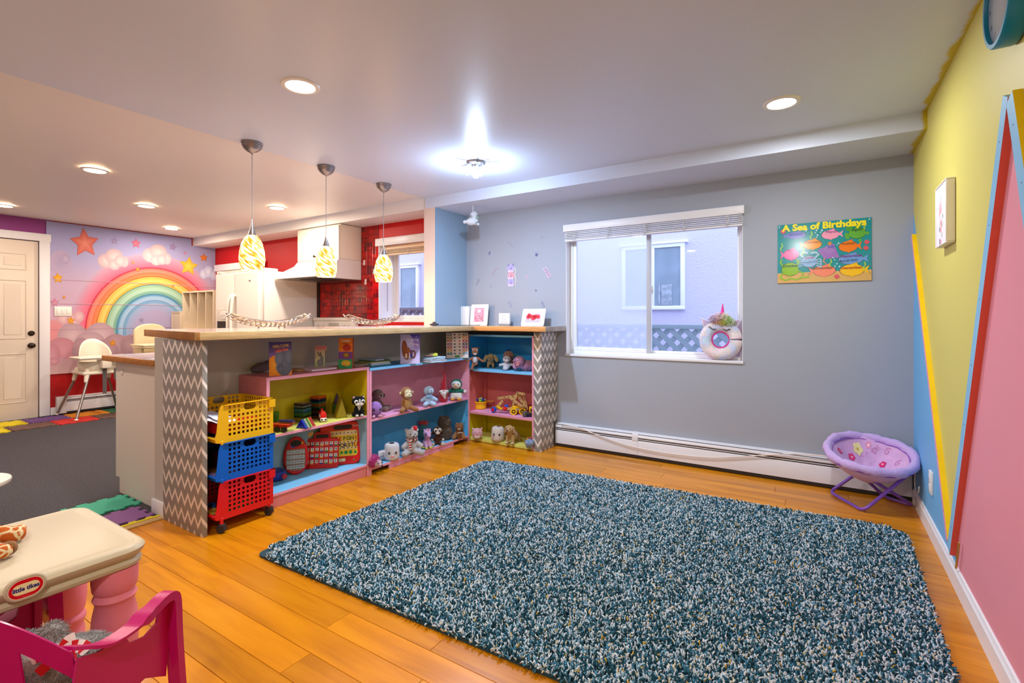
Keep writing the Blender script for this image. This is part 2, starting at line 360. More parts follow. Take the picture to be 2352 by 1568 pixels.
# ---------------------------------------------------------------- baseboards
def base_prof(h=.095, t=.014): return [(0, 0), (t, 0), (t, h*.78), (t*.62, h*.86), (t*.5, h*.97), (t*.2, h), (0, h)]
b = MB(); prof = base_prof(); b.prism(prof, YB-YR0-.06, Matrix(((-1, 0, 0, XR), (0, 0, 1, YR0), (0, 1, 0, 0), (0, 0, 0, 1))))
struct('baseboard_right', b, TRIM, smooth=30)
b = MB(); b.box(XL, XL+.013, 1.99, 2.2, 0, .09); struct('baseboard_left', b, TRIM)
# ---------------------------------------------------------------- battens
def batten(a, c, w, side, name, lab, colf, cols):
    """board 22 mm proud of the wall; a->c is the near face edge, w its width away from us (towards +Y/-Y by side)"""
    d = (c-a).normalized(); n = Vector((0, d.z, -d.y))*side
    P = [a, c, c+n*w, a+n*w]; vs = [p.copy() for p in P]+[Vector((XR+.001, p.y, p.z)) for p in P]
    t = T(name, lab, 'batten', ((a.x+XR)/2, a.y, a.z)); L0 = t.location
    m = MB(); m.add([v-L0 for v in vs], [(0, 1, 2, 3), (7, 6, 5, 4), (0, 3, 7, 4), (1, 5, 6, 2), (3, 2, 6, 7)]); m.cur = 1; m.add([v-L0 for v in vs], [(0, 4, 5, 1)])
    o = m.build('board', [colf, cols], t, smooth=0)
    b_ = MB()
    for k in range(7): p = a+(c-a)*((k+.5)/7)+n*w*.5-L0; b_.ell((p.x, p.y, p.z), (.0012, .003, .003), n=8)
    b_.build('nail_head', plas('#5b6a78'), t, kind='stuff')
    return t
pk = paint('#ef9fc0'); yl = paint('#efc80d'); bl = paint('#86c1e6'); rd = paint('#e65f48')
batten(b1a, b1b, .032, -1, 'wall_batten', 'slanting yellow batten with a pink face beside the blue corner', pk, yl)
batten(b2a, b2b, .055, -1, 'wall_batten', 'long slanting batten with light blue face and orange red side', bl, rd)
batten(b3a, b3c, .06, -1, 'wall_batten', 'batten with pale blue face and yellow side falling out of frame under the clock', bl, yl)
# ================================================================ windows, what stands outside, heaters, doors
def glass(name, tint=(.93, .97, 1), gl=.08):
    m = bpy.data.materials.new(name); m.use_nodes = True; nt = m.node_tree; N = nt.nodes; L = nt.links; N.remove(N['Principled BSDF'])
    t = N.new('ShaderNodeBsdfTransparent'); t.inputs[0].default_value = tint+(1,); g = N.new('ShaderNodeBsdfGlossy'); g.inputs['Roughness'].default_value = .02
    mx = N.new('ShaderNodeMixShader'); fr = N.new('ShaderNodeFresnel'); fr.inputs[0].default_value = 1.45
    ge = N.new('ShaderNodeNewGeometry'); sb = N.new('ShaderNodeMath'); sb.operation = 'SUBTRACT'; sb.inputs[0].default_value = 1; L.new(ge.outputs['Backfacing'], sb.inputs[1]); ml = N.new('ShaderNodeMath'); ml.operation = 'MULTIPLY'; L.new(fr.outputs[0], ml.inputs[0]); L.new(sb.outputs[0], ml.inputs[1]); L.new(ml.outputs[0], mx.inputs[0]); L.new(t.outputs[0], mx.inputs[1]); L.new(g.outputs[0], mx.inputs[2]); L.new(mx.outputs[0], N['Material Output'].inputs[0]); return m
def veil(name, col, f):
    m = bpy.data.materials.new(name); m.use_nodes = True; nt = m.node_tree; N = nt.nodes; L = nt.links; N.remove(N['Principled BSDF'])
    t = N.new('ShaderNodeBsdfTransparent'); d = N.new('ShaderNodeBsdfTranslucent'); d.inputs[0].default_value = hx(col)+(1,); mx = N.new('ShaderNodeMixShader'); mx.inputs[0].default_value = f
    L.new(t.outputs[0], mx.inputs[1]); L.new(d.outputs[0], mx.inputs[2]); L.new(mx.outputs[0], N['Material Output'].inputs[0]); return m
GL = glass('window_glass'); SCR = veil('insect_screen', '#ffffff', .42); VINYL = plas('#eceef0', .4)
def ring(b, x0, x1, z0, z1, w, y0, y1):
    b.rbox(x0, x1, y0, y1, z0, z0+w, .004).rbox(x0, x1, y0, y1, z1-w, z1, .004).rbox(x0, x0+w, y0, y1, z0+w+.0003, z1-w-.0003, .004).rbox(x1-w, x1, y0, y1, z0+w+.0003, z1-w-.0003, .004); return b
# main window
w1 = struct('window_1', ring(MB(), WX0, WX1, WZ0, WZ1, .03, YB+.075, YB+.135), VINYL)
MX = -1.236
ring(MB(), WX0+.03, MX+.012, WZ0+.03, WZ1-.03, .035, YB+.082, YB+.106).build('sash', VINYL, w1)
ring(MB(), MX-.012, WX1-.03, WZ0+.03, WZ1-.03, .022, YB+.108, YB+.13).build('sash', VINYL, w1)
MB().rbox(MX-.022, MX+.016, YB+.072, YB+.084, WZ0+.03, WZ1-.03, .003).build('meeting_stile', plas('#b9bcc6', .4), w1)
MB().box(WX0+.06, MX-.01, YB+.093, YB+.096, WZ0+.06, WZ1-.06).build('pane', GL, w1)
MB().box(MX+.005, WX1-.05, YB+.118, YB+.121, WZ0+.045, WZ1-.045).build('pane', GL, w1)
MB().box(WX0+.06, MX-.01, YB+.1195, YB+.1203, WZ0+.055, WZ1-.055).build('insect_screen', SCR, w1)
MB().rbox(MX+.016, MX+.026, YB+.098, YB+.108, 1.36, 1.43, .003).rbox(MX+.014, MX+.036, YB+.09, YB+.1, 1.385, 1.40, .003).build('latch', VINYL, w1)
b = MB().rbox(WX0+.0045, WX1-.0045, YB-.0, YB+.0745, WZ0+.0004, WZ0+.003, .001).rbox(WX0-.005, WX1+.005, YB-.012, YB-.0004, WZ0-.018, WZ0+.003, .004)
b.build('window_sill', TRIM, w1)
MB().box(WX0, WX0+.004, YB, YB+.08, WZ0, WZ1).build('jamb', TRIM, w1); MB().box(WX1-.004, WX1, YB, YB+.08, WZ0, WZ1).build('jamb', TRIM, w1)
def blind(x0, x1, z1, zv, z0, y, nm, lab, n, val, knots=5):
    t = T(nm, lab, 'blind', ((x0+x1)/2, y, z1)); L0 = t.location; M = TR(-L0.x, -L0.y, -L0.z)
    MB(M).rbox(x0-.015, x1+.012, y-.028, y-.016, zv, z1, .003).rbox(x0-.015, x0-.005, y-.02, y+.03, zv, z1, .002).rbox(x1+.002, x1+.012, y-.02, y+.03, zv, z1, .002).build('valance', val, t)
    sl = None; dz = (zv-z0)/(n+1)
    for k in range(n):
        z = zv-dz*(k+.6)+.006*0
        if sl is None: sl = MB().rbox(x0, x1, -.024, .022, -.0032, .0032, .0014, 1).build('slat', val, t)
        else: sl = sl.copy(); SC.collection.objects.link(sl)
        sl.location = (-L0.x, .004, z-L0.z); sl.rotation_euler = (R(random.uniform(-4, 4)), 0, 0)
    MB(M).rbox(x0, x1, y-.024, y+.026, z0, z0+.014, .004).build('bottom_rail', val, t)
    c = MB(M); random.seed(8)
    for k in range(knots):
        cx = x0+(x1-x0)*(.07+.86*k/max(1, knots-1))
        for q in range(5):
            P = [(cx+random.uniform(-.018, .018), y-.027+random.uniform(-.006, .002), zv-(zv-z0)*j/5+random.uniform(-.006, .006)) for j in range(6)]
            c.tube(P, .0013, 5)
    c.build('lift_cord', plas('#d8d6d8', .7), t, kind='stuff')
    return t
blind(WX0, WX1, 1.997, 1.934, 1.846, YB-.005, 'window_blind', 'white slatted blind drawn up at the top of the wide window', 5, TRIM)
# outside: neighbour house, fence, ground
OUTW = mat('stucco', '#c8c4e2', .9, bump=.8, bs=40, bdist=.01)
struct('wall_neighbour', MB().box(-9, 3, 6.6, 6.8, -1, 3.6), OUTW)
struct('ground_outside', MB().box(-9, 3, YB+.35, 6.6, -1, -.3), mat('alley_ground', '#8d8d92', .95, bump=.5, bs=20))
def far_window(x0, x1, z0, z1, lab, split=True):
    t = T('neighbour_window', lab, 'window', ((x0+x1)/2, 6.6, z0)); L0 = t.location; M = TR(*(-L0))
    ring(MB(M), x0, x1, z0, z1, .05, 6.55, 6.61).build('frame', VINYL, t)
    if split: MB(M).rbox((x0+x1)/2-.03, (x0+x1)/2+.03, 6.555, 6.6, z0+.04, z1-.04, .003).build('stile', VINYL, t)
    MB(M).box(x0-.03, x1+.04, 6.53, 6.6, z1, z1+.03).build('drip_cap', VINYL, t)
    MB(M).box(x0+.045, x1-.045, 6.57, 6.576, z0+.045, z1-.045).build('pane', mat('far_pane', '#93a6b6', .35, spec=.4, var=.2, vs=3), t)
    return t
fw = far_window(-2.36, -1.52, 1.27, 2.14, 'neighbour window in pale stucco seen through the wide window')
M = TR(*(-fw.location)); MB(M).box(-1.86, -1.83, 6.562, 6.569, 1.33, 1.62).rbox(-1.82, -1.68, 6.56, 6.569, 1.33, 1.6, .01).build('hanging_bag', mat('bag_cloth', '#a9b6c4', .8, var=.3, vs=20), fw)
far_window(-6.66, -6.17, 1.3, 2.12, 'neighbour window seen through the small kitchen window', False)
FWD = mat('fence_paint', '#8fa0ac', .8, bump=.4, bs=50)
def fence(x0, x1, z0, z1, y, lab):
    t = T('lattice_fence', lab, 'fence', ((x0+x1)/2, y, -.3)); L0 = t.location; M = TR(*(-L0))
    MB(M).rbox(x0, x1, y-.02, y+.025, z1-.045, z1, .004).build('top_rail', FWD, t)
    for xx in (x0, x1-.06): MB(M).rbox(xx, xx+.06, y+.012, y+.07, -.3, z1, .004).build('post', FWD, t)
    Hh = z1-.045-z0; p = .145
    for s in (1, -1):
        q = None; k = 0; x = x0-Hh
        while x < x1:
            xa, xb = x, x+Hh; za, zb = (0, Hh)
            a0, a1 = max(xa, x0), min(xb, x1-.001)
            if a1-a0 > .02:
                zz0, zz1 = a0-xa, a1-xa
                if s < 0: zz0, zz1 = Hh-zz0, Hh-zz1
                w = .027*1.414
                yy = y+(.006 if s > 0 else -.004)
                vs = [(a0-w, yy-.004, z0+zz0), (a0+w, yy-.004, z0+zz0), (a1+w, yy-.004, z0+zz1), (a1-w, yy-.004, z0+zz1)]
                vs += [(a, yy+.004, c) for a, _, c in vs]
                fs = [(0, 1, 2, 3), (7, 6, 5, 4), (0, 4, 5, 1), (1, 5, 6, 2), (2, 6, 7, 3), (3, 7, 4, 0)]
                if s < 0: fs = [f[::-1] for f in fs]
                MB(M).add(vs, fs).build('slat', FWD, t, smooth=0)
            x += p
    return t
fence(-4.4, -.1, .62, 1.09, 5.2, 'low grey lattice fence seen through the wide play room window')
fence(-6.6, -4.5, 1.0, 1.31, 5.2, 'grey lattice fence seen through the small kitchen window')
# kitchen window
w2 = struct('window_2', ring(MB(), KX0, KX1, KZ0, KZ1, .035, YKT+.22, YKT+.28), VINYL)
ring(MB(), KX0+.035, -3.62, KZ0+.035, KZ1-.035, .04, YKT+.225, YKT+.25).build('sash', VINYL, w2)
MB().box(KX0+.06, -3.5, YKT+.24, YKT+.243, KZ0+.06, KZ1-.06).build('pane', GL, w2)
MB().box(KX0, KX1, YKT+.001, YKT+.23, KZ0-.001, KZ0+.012).build('window_sill', TRIM, w2)
MB().box(KX0, KX0+.01, YKT-.004, YKT+.23, KZ0, KZ1).build('jamb', plas('#dfe4ec', .5), w2)
MB().rbox(KX0-.04, PX0, YKT-.02, YKT+.001, KZ1-.01, KZ1+.075, .004).build('head_trim', TRIM, w2)
MB().tube([(KX0+.03, YKT+.1, KZ1-.1), (KX0+.032, YKT+.1, KZ0+.12)], .003, 6).build('wand', plas('#787880'), w2)
blind(KX0+.03, KX1, KZ1-.005, KZ1-.05, KZ1-.115, YKT+.06, 'kitchen_blind', 'cream slatted blind drawn up in the small kitchen window', 4, plas('#e8cfae', .5), 3)
# window behind the fridge
w3 = struct('window_3', MB().rbox(-7.68, -6.48, YKT-.03, YKT, 1.0, 1.86, .004), plas('#ddd3c8', .6))
MB().rbox(-7.72, -6.44, YKT-.05, YKT-.03, 1.855, 1.95, .004).build('head_trim', TRIM, w3)
# baseboard heaters ------------------------------------------------
HTR = plas('#dadae0', .4); DARK = plas('#2a2422', .6)
def heater(lab, L_, M, joints=(), caps=(False, True)):
    """local: runs along +x for L_, stands proud towards -y from the wall at y=0"""
    t = T('baseboard_heater', lab, 'heater'); t.matrix_world = M
    MB().box(.004, L_-.004, -.048, -.001, .006, .2).build('dark_core', DARK, t)
    MB().prism([(-.0495, .03), (-.053, .03), (-.055, .14), (-.05, .148), (-.046, .148), (-.0495, .138)], L_, Matrix(((0, 0, 1, 0), (1, 0, 0, 0), (0, 1, 0, 0), (0, 0, 0, 1)))).build('front_panel', HTR, t)
    MB().rbox(0, L_, -.054, -.046, .156, .1615, .001).build('damper', HTR, t)
    MB().prism([(-.054, .171), (-.056, .178), (-.046, .2), (-.02, .209), (-.001, .21), (-.001, .2), (-.03, .195)], L_, Matrix(((0, 0, 1, 0), (1, 0, 0, 0), (0, 1, 0, 0), (0, 0, 0, 1)))).build('top_cap', HTR, t)
    for x in joints:
        MB().prism([(-.0562, .146), (-.0585, .178), (-.048, .202), (-.02, .212), (-.001, .212), (-.001, .146)], .05, Matrix(((0, 0, 1, x), (1, 0, 0, 0), (0, 1, 0, 0), (0, 0, 0, 1)))).box(x+.044, x+.047, -.0565, -.04, .03, .15).build('joint_cover', HTR, t)
    if caps[0]: MB().rbox(-.02, .07, -.064, -.001, .012, .214, .004).build('end_cap', HTR, t)
    if caps[1]: MB().rbox(L_-.2, L_-.002, -.062, -.001, .03, .212, .004).build('end_cap', HTR, t)
    return t
jx = onY(1452, 1000, YB-.05).x
heater('long white baseboard heater under the wide window', XR-.012+2.05, TR(-2.05, YB, 0), [jx+2.05], (False, True))
hl = onX(135, 935, XL+.05).y
heater('short white baseboard heater below the rainbow tapestry', YKT-hl-.03, Matrix(((0, -1, 0, XL), (1, 0, 0, hl), (0, 0, 1, 0), (0, 0, 0, 1))), (), (True, False))
# slack cord over the heater
P = [(100, 47), (240, 75), (380, 130), (560, 195), (720, 240), (1000, 290), (1300, 320), (1500, 318), (1740, 305), (1960, 293), (2200, 303), (2330, 322)]
pts = [onY(1260+x/3.5636, 960+y/3.5636, YB-.066) for x, y in P]
def spline(P, n=6):
    P = [Vector(p) for p in P]; out = []
    for i in range(len(P)-1):
        a, b_, c, d = P[max(i-1, 0)], P[i], P[i+1], P[min(i+2, len(P)-1)]
        for k in range(n):
            t = k/n; out.append(.5*((2*b_)+(c-a)*t+(2*a-5*b_+4*c-d)*t*t+(3*b_-a-3*c+d)*t**3))
    return out+[P[-1]]
tag(MB().tube(spline(pts), .0042, 6).build('electric_cord', plas('#e6dcd2', .5)), 'slack white cord hanging across the long baseboard heater', 'cord')
# door_1 -----------------------------------------------------------
DRM = mat('door_paint', '#dccfc0', .4)
d1 = struct('door_1', MB().rbox(XL-.045, XL-.006, DY0+.006, DY1-.006, -.006, DZ-.006, .003), DRM)
b = MB()
for y0, y1 in ((1.25, 1.45), (1.575, 1.765)):
    for z0, z1 in ((1.735, 1.875), (.945, 1.57), (.215, .73)):
        b.cur = 0; X0 = XL-.006
        f = .018; b.add([(X0+.0005, y0-f, z0-f), (X0+.0005, y1+f, z0-f), (X0+.0005, y1+f, z1+f), (X0+.0005, y0-f, z1+f), (X0-.007, y0, z0), (X0-.007, y1, z0), (X0-.007, y1, z1), (X0-.007, y0, z1)], [(0, 1, 5, 4), (1, 2, 6, 5), (2, 3, 7, 6), (3, 0, 4, 7)])
        b.rbox(X0-.01, X0+.0035, y0+.02, y1-.02, z0+.02, z1-.02, .006, 1)
        for q in (0,):
            b.rbox(X0-.002, X0+.0055, y0-f-.006, y1+f+.006, z0-f-.006, z0-f+.004, .002, 1).rbox(X0-.002, X0+.0055, y0-f-.006, y1+f+.006, z1+f-.004, z1+f+.006, .002, 1).rbox(X0-.002, X0+.0055, y0-f-.006, y0-f+.004, z0-f, z1+f, .002, 1).rbox(X0-.002, X0+.0055, y1+f-.004, y1+f+.006, z0-f, z1+f, .002, 1)
b.build('door_panel', DRM, d1, kind='stuff')
KN = mat('aged_bronze', '#3b2f2a', .3, metal=.9)
def knobx(y, z, prof, nm): MB().lathe(prof, 20, TR(XL-.006, y, z) @ RY(pi/2)).build(nm, KN, d1)
ky, kz = onX(72, 793, XL)[1:]; knobx(ky, kz, [(.032, 0), (.032, .006), (.012, .01), (.011, .03), (.024, .036), (.029, .05), (.024, .062), (.008, .067)], 'door_knob')
knobx(ky, onX(72, 765, XL).z, [(.03, 0), (.03, .01), (.02, .014), (.018, .02)], 'deadbolt')
b = MB().rbox(XL, XL+.02, DY1-.003, DY1+.092, 0, DZ+.09, .004).rbox(XL, XL+.02, DY0-.092, DY0+.003, 0, DZ+.09, .004).rbox(XL, XL+.024, DY0-.1, DY1+.1, DZ, DZ+.09, .004)
struct('trim_door', b, TRIM)
struct('wall_closing', MB().box(XL-.12, XL-.1, YR0, YKT+.3, -.05, 2.5), PINKW)
# rainbow tapestry ----------------------------------------------------
TX = XL+.008
def cv(u, v): p = onX(u, v, TX); return (p.y, p.z)
def cr(x, y): return cv(x/3.016, 470+y/3.016)        # from a 3.016x close-up of the corner
def ext(x, y, rx, ry): a = cr(x-rx, y); b_ = cr(x+rx, y); c = cr(x, y-ry); d = cr(x, y+ry); return ((a[0]+b_[0])/2, (c[1]+d[1])/2, abs(b_[0]-a[0])/2, abs(c[1]-d[1])/2)
tp = T('rainbow_tapestry', 'wall tapestry printed with a rainbow, clouds and puffy stars', 'tapestry', (TX, 2.9, .49))
def wrapf(x, y, l): return (.0015+l, x-2.9, y-.49)
pr = Print((0, 0, 0), (0, 1, 0), (0, 0, 1), wrap=wrapf, eps=6e-5)
ty0 = cv(106, 600)[0]; zb = .487
rows = [(zb, '#c7a0a8'), (.75, '#d2a3ae'), (1.0, '#c9a2b8'), (1.25, '#c4a5bd'), (1.6, '#bea7c2'), (1.9, '#a9a6cf'), (2.209, '#a3a5d6'), (2.309, '#a0a3d4')]
ys = [ty0+(3.534-ty0)*i/24 for i in range(25)]+[3.65, 3.76, 3.866]
for j in range(len(rows)-1):
    n = len(ys) if j < len(rows)-2 else 25
    pts = [(y, rows[j][0]) for y in ys[:n]]+[(y, rows[j+1][0]) for y in ys[:n]]
    def shade(c, y): return tuple(a*(1-.0)+0 for a in hx(c))
    pr.add(pts, [[i, i+1, n+i+1, n+i] for i in range(n-1)], [shade(rows[j][1], y) for y in ys[:n]]+[shade(rows[j+1][1], y) for y in ys[:n]], keep=True)
cx, cz = cr(1075, 870); ry = cx-cr(590, 870)[0]; rz = cr(1075, 438)[1]-cz; sy = rz/ry
def arch(f0, f1, c0, c1, a0=-.05*pi, a1=1.05*pi, keep=False): pr.band(cx, cz, ry*f0, ry*f1, a0, a1, c0, c1, 48, sy, keep)
arch(1.0, 1.22, '#e0607c', '#bda5bf'); 
arch(.86, 1.0, '#ef8a52', '#d94a58'); arch(.93, .985, '#f0907a', '#ea7468')
arch(.73, .86, '#d8a848', '#e8b85a'); arch(.77, .82, '#f2cb74', '#eec066')
arch(.58, .73, '#74a89a', '#9cc0a0'); arch(.63, .69, '#a8cdbb', '#a3cab0')
arch(.44, .58, '#7ba3cb', '#5c93b6'); arch(.49, .55, '#a5bfe0', '#8db7d6')
arch(.3, .44, '#a9a0c4', '#93abd2'); pr.disc(cx, cz, ry*.3, ry*.3*sy, '#a79fc2', '#a9a0c4', 40)
for f in (1.0, .86, .73, .58): arch(f-.006, f+.006, ('#b83350', '#c0593a', '#4e8a84', '#3f7ea8')[(1.0, .86, .73, .58).index(f)], ('#b83350', '#c0593a', '#4e8a84', '#3f7ea8')[(1.0, .86, .73, .58).index(f)])
def cloud(parts, c, e):
    for x, y, rx, ry_ in parts: q = ext(x, y, rx, ry_); pr.disc(q[0], q[1], q[2], q[3], c, e, 24)
cloud([(735, 390, 60, 50), (790, 360, 62, 55), (860, 395, 30, 38), (790, 415, 40, 38), (830, 390, 40, 40)], '#e3cfcf', '#c4abb6')
cloud([(1040, 350, 55, 50), (1095, 325, 60, 50), (1155, 375, 32, 40), (1080, 385, 38, 36), (1120, 380, 36, 36)], '#e2cdcd', '#c8aeb8')
cloud([(1410, 480, 26, 34), (1445, 465, 34, 40), (1478, 485, 24, 40)], '#dfe0f0', '#b9c0e4')
cloud([(420, 395, 75, 80)], '#a89bbf', '#b8a7c6'); cloud([(455, 375, 30, 34)], '#bcaecb', '#a699bd')
cloud([(375, 870, 60, 80), (440, 790, 45, 40), (510, 800, 50, 50), (545, 775, 38, 40)], '#dcbcc0', '#c79aa6')
cloud([(370, 875, 70, 75)], '#d98a90', '#cf8f98')
cloud([(500, 910, 105, 90), (690, 920, 110, 105), (620, 960, 110, 80)], '#cdb0b8', '#b0929f')
cloud([(420, 1010, 110, 90), (360, 1050, 60, 90)], '#c9939f', '#b87d8c')
cloud([(800, 980, 95, 85), (900, 975, 65, 75), (690, 1010, 130, 75), (560, 1010, 62, 90)], '#bd9ca6', '#a5838f')
q0 = cr(330, 1100); pr.rect(ty0, zb, 3.2, q0[1]+.05, '#c9a6ab', '#b78f9a')
cloud([(372, 1085, 40, 26)], '#cf9aa6', '#b57e8d'); cloud([(760, 1070, 150, 30)], '#b8969f', '#b08c97')
for x, y, r, c, e, ro in ((585, 265, 105, '#e6917f', '#c9665c', -.1), (1305, 425, 68, '#efd15e', '#d9ad2c', .1), (400, 508, 38, '#f0b53a', '#d8921c', -.1), (942, 268, 36, '#e08aa0', '#cc6a86', 0), (1410, 367, 30, '#e58a3c', '#cf6b22', 0), (792, 250, 28, '#a59bc4', '#9990bb', 0), (1197, 292, 30, '#9f92bd', '#9588b4', .2), (490, 803, 30, '#e5a73a', '#c98720', .1), (780, 957, 28, '#df9a3c', '#c17a20', 0), (952, 447, 17, '#eea03c', '#d97e2a', 0), (922, 400, 14, '#f0a06a', '#e08a50', 0), (443, 640, 14, '#e7a04c', '#d08030', 0), (378, 676, 32, '#cf8ba6', '#bd7c9a', 0), (1280, 335, 16, '#c48fb4', '#b884ac', 0), (1198, 563, 12, '#c79a60', '#b98a50', 0), (980, 798, 20, '#8f83ab', '#9a8fb6', 0)):
    q = ext(x, y, r, r); pr.star(q[0], q[1], q[3], c, ro, e, sx=q[2]/q[3], ri=.5)
for zc in (1.02, 1.33, 1.62):   # ironed folds: their crease shade drawn as darker strokes
    pr.stroke([(ty0, zc), (2.9, zc+.006), (3.86, zc)], .006, '#bfa3b6' if zc > 1.3 else '#b294a2')
pr.build('printed_cloth', PRF, tp)
# light switches beside the door
sp_ = onX(144, 714.5, XL); t = T('light_switch', 'white plate of three rocker switches beside the door', 'switch', (XL+.012, sp_.y, sp_.z))
hw = (onX(164, 714, XL).y-onX(124, 714, XL).y)/2
MB().rbox(0, .006, -hw, hw, -.058, .058, .003).build('plate', WHITEP, t)
for k in (-1, 0, 1): MB(TR(0, k*hw*.58, 0)).rbox(.004, .010, -.016, .016, -.034, .034, .003).build('rocker', WHITEP, t)
# ================================================================ ceiling fixtures
LAMPW = mat('lamp_warm_glow', '#ffe2b8', .5, emis=14); LAMPN = mat('lamp_neutral_glow', '#fff0dc', .5, emis=14)
def can(p, lab, m, grp):
    t = T('recessed_light', lab, 'ceiling light', p, group=grp)
    MB().lathe([(.066, -.002), (.07, -.007), (.088, -.006), (.092, 0), (.09, .0005), (.066, .0005)], 40, cap=False).build('trim_ring', WHITEP, t)
    MB().lathe([(.0665, -.0045), (.0665, -.001)], 40).build('diffuser', m, t)
for p, l in zip(CANS_MAIN, ('round recessed light in the main ceiling left of the bare bulb', 'round recessed light in the main ceiling nearest the yellow wall', 'recessed light behind the viewer on the kitchen side', 'recessed light behind the viewer near the yellow wall')):
    can(p, l, LAMPN, 'recessed lights in the play room ceiling')
for p, l in zip(CANS_LEFT, ('recessed kitchen light above the door end of the tapestry', 'recessed kitchen light in front of the rainbow, second from the door', 'recessed kitchen light nearest the range hood', 'small far recessed light near the kitchen soffit', 'recessed light at the left edge above the door', 'recessed light out of frame over the carpet')):
    can(p, l, LAMPW, 'recessed lights in the kitchen ceiling')
NICK = mat('brushed_nickel', '#9a9494', .32, metal=.85)
t = T('bare_bulb_fixture', 'lit bare bulb in a ceiling holder with splayed glass prongs', 'ceiling light', BULB)
MB().lathe([(.074, 0), (.074, -.004), (.066, -.016), (.05, -.022), (.03, -.024), (.026, -.036), (.02, -.04)], 32).build('canopy', NICK, t)
MB().lathe([(.017, -.04), (.024, -.046), (.026, -.06), (.026, -.098), (.022, -.11), (.012, -.116), (.002, -.117)], 24).build('bulb', mat('bulb_glow', '#cfe2ff', .5, emis=30), t)
for k in range(5):
    a = 2*pi*k/5+.5; P = [(cos(a)*r, sin(a)*r, z) for r, z in ((.05, -.018), (.062, -.03), (.072, -.05), (.086, -.072), (.096, -.078))]
    MB().tube(P, [.008, .009, .009, .008, .005], 8).build('prong', mat('clear_prong', '#e9f2ff', .1, trans=.6), t)
for nm, lab, u, v, a in (('wing', '', 0, 0, 0), ('wing', '', 0, 0, pi)):
    MB(RZ(a)).rbox(.07, .115, -.006, .006, -.006, -.002, .001).build('wing_clip', NICK, t)
# pendants
def amber():
    m = bpy.data.materials.new('amber_swirl_glass'); m.use_nodes = True; nt = m.node_tree; N = nt.nodes; L = nt.links; b = N['Principled BSDF']; b.inputs['Roughness'].default_value = .2
    tc = N.new('ShaderNodeTexCoord'); sp = N.new('ShaderNodeSeparateXYZ'); L.new(tc.outputs['Object'], sp.inputs[0])
    def mth(op, a, c):
        n = N.new('ShaderNodeMath'); n.operation = op
        for i, x in enumerate((a, c)):
            if isinstance(x, (int, float)): n.inputs[i].default_value = x
            else: L.new(x, n.inputs[i])
        return n.outputs[0]
    an = mth('ARCTAN2', sp.outputs[1], sp.outputs[0]); cb = N.new('ShaderNodeCombineXYZ')
    L.new(mth('ADD', mth('MULTIPLY', sp.outputs[2], 62), mth('MULTIPLY', an, 3.4)), cb.inputs[0]); L.new(mth('SUBTRACT', mth('MULTIPLY', an, .9), mth('MULTIPLY', sp.outputs[2], 7)), cb.inputs[1])
    t = N.new('ShaderNodeTexNoise'); t.inputs['Scale'].default_value = 1.15; t.inputs['Detail'].default_value = 3; t.inputs['Distortion'].default_value = .25; L.new(cb.outputs[0], t.inputs['Vector'])
    cr = N.new('ShaderNodeValToRGB'); e = cr.color_ramp.elements; e[0].position = .4; e[0].color = (.75, .2, .01, 1); e[1].position = .56; e[1].color = (1, .86, .5, 1); q = e.new(.48); q.color = (.98, .5, .07, 1)
    L.new(t.outputs['Fac'], cr.inputs[0]); L.new(cr.outputs[0], b.inputs['Base Color']); L.new(cr.outputs[0], b.inputs['Emission Color'])
    mr = N.new('ShaderNodeMapRange'); mr.inputs['From Min'].default_value = .4; mr.inputs['From Max'].default_value = .58; mr.inputs['To Min'].default_value = .7; mr.inputs['To Max'].default_value = 1.3; L.new(t.outputs['Fac'], mr.inputs[0]); L.new(mr.outputs[0], b.inputs['Emission Strength'])
    return m
AMB = amber(); p0 = None
def pendant(u, v, ub, vb, lab):
    global p0
    p = onZ(u, v, CZ+.0)
    if p0 is None:
        t = T('pendant_lamp', lab, 'pendant lamp', p, group='amber pendants over the bar')
        MB().lathe([(.064, 0), (.066, -.006), (.063, -.012), (.06, -.016), (.062, -.022), (.05, -.044), (.03, -.06), (.01, -.068), (.006, -.075)], 32).build('canopy', NICK, t)
        MB().tube([(0, 0, -.07), (.0, 0, -.53)], .0024, 6).build('cord', mat('cord_grey', '#8b8a90', .4), t)
        MB().lathe([(.004, -.5), (.006, -.53), (.012, -.56), (.024, -.6), (.029, -.612)], 24).build('socket_cap', NICK, t)
        prof = [(.029, -.608), (.045, -.625), (.062, -.66), (.074, -.71), (.0785, -.76), (.075, -.80), (.066, -.838), (.063, -.838), (.072, -.80), (.0755, -.76), (.071, -.71), (.059, -.66), (.042, -.627), (.026, -.61)]
        MB().lathe(prof, 40, cap=False).build('shade', AMB, t, smooth=180)
        MB().ell((0, 0, -.73), (.026, .026, .035)).cyl((0, 0, -.61), (0, 0, -.7), .014).build('bulb', mat('pendant_bulb', '#ffdca0', .5, emis=22), t)
        p0 = t
    else:
        t = copy_tree(p0); t.location = p; t['label'] = lab
    light('pendant_light', 'POINT', p-Vector((0, 0, .86)), 7, (1, .62, .3), .03)
    return t
pendant(579, 328, 0, 0, 'nearest amber glass pendant over the bar, the largest in view')
pendant(749, 382, 0, 0, 'middle amber glass pendant in front of the wall cabinet')
pendant(881, 423, 0, 0, 'farthest amber glass pendant in front of the kitchen window')
# ================================================================ kitchen
CREAM = mat('cream_cabinet_paint', '#e9ddc9', .4); APPL = mat('appliance_white', '#e4dbd2', .38, bump=.2, bs=400); APD = plas('#cfc3b5', .4)
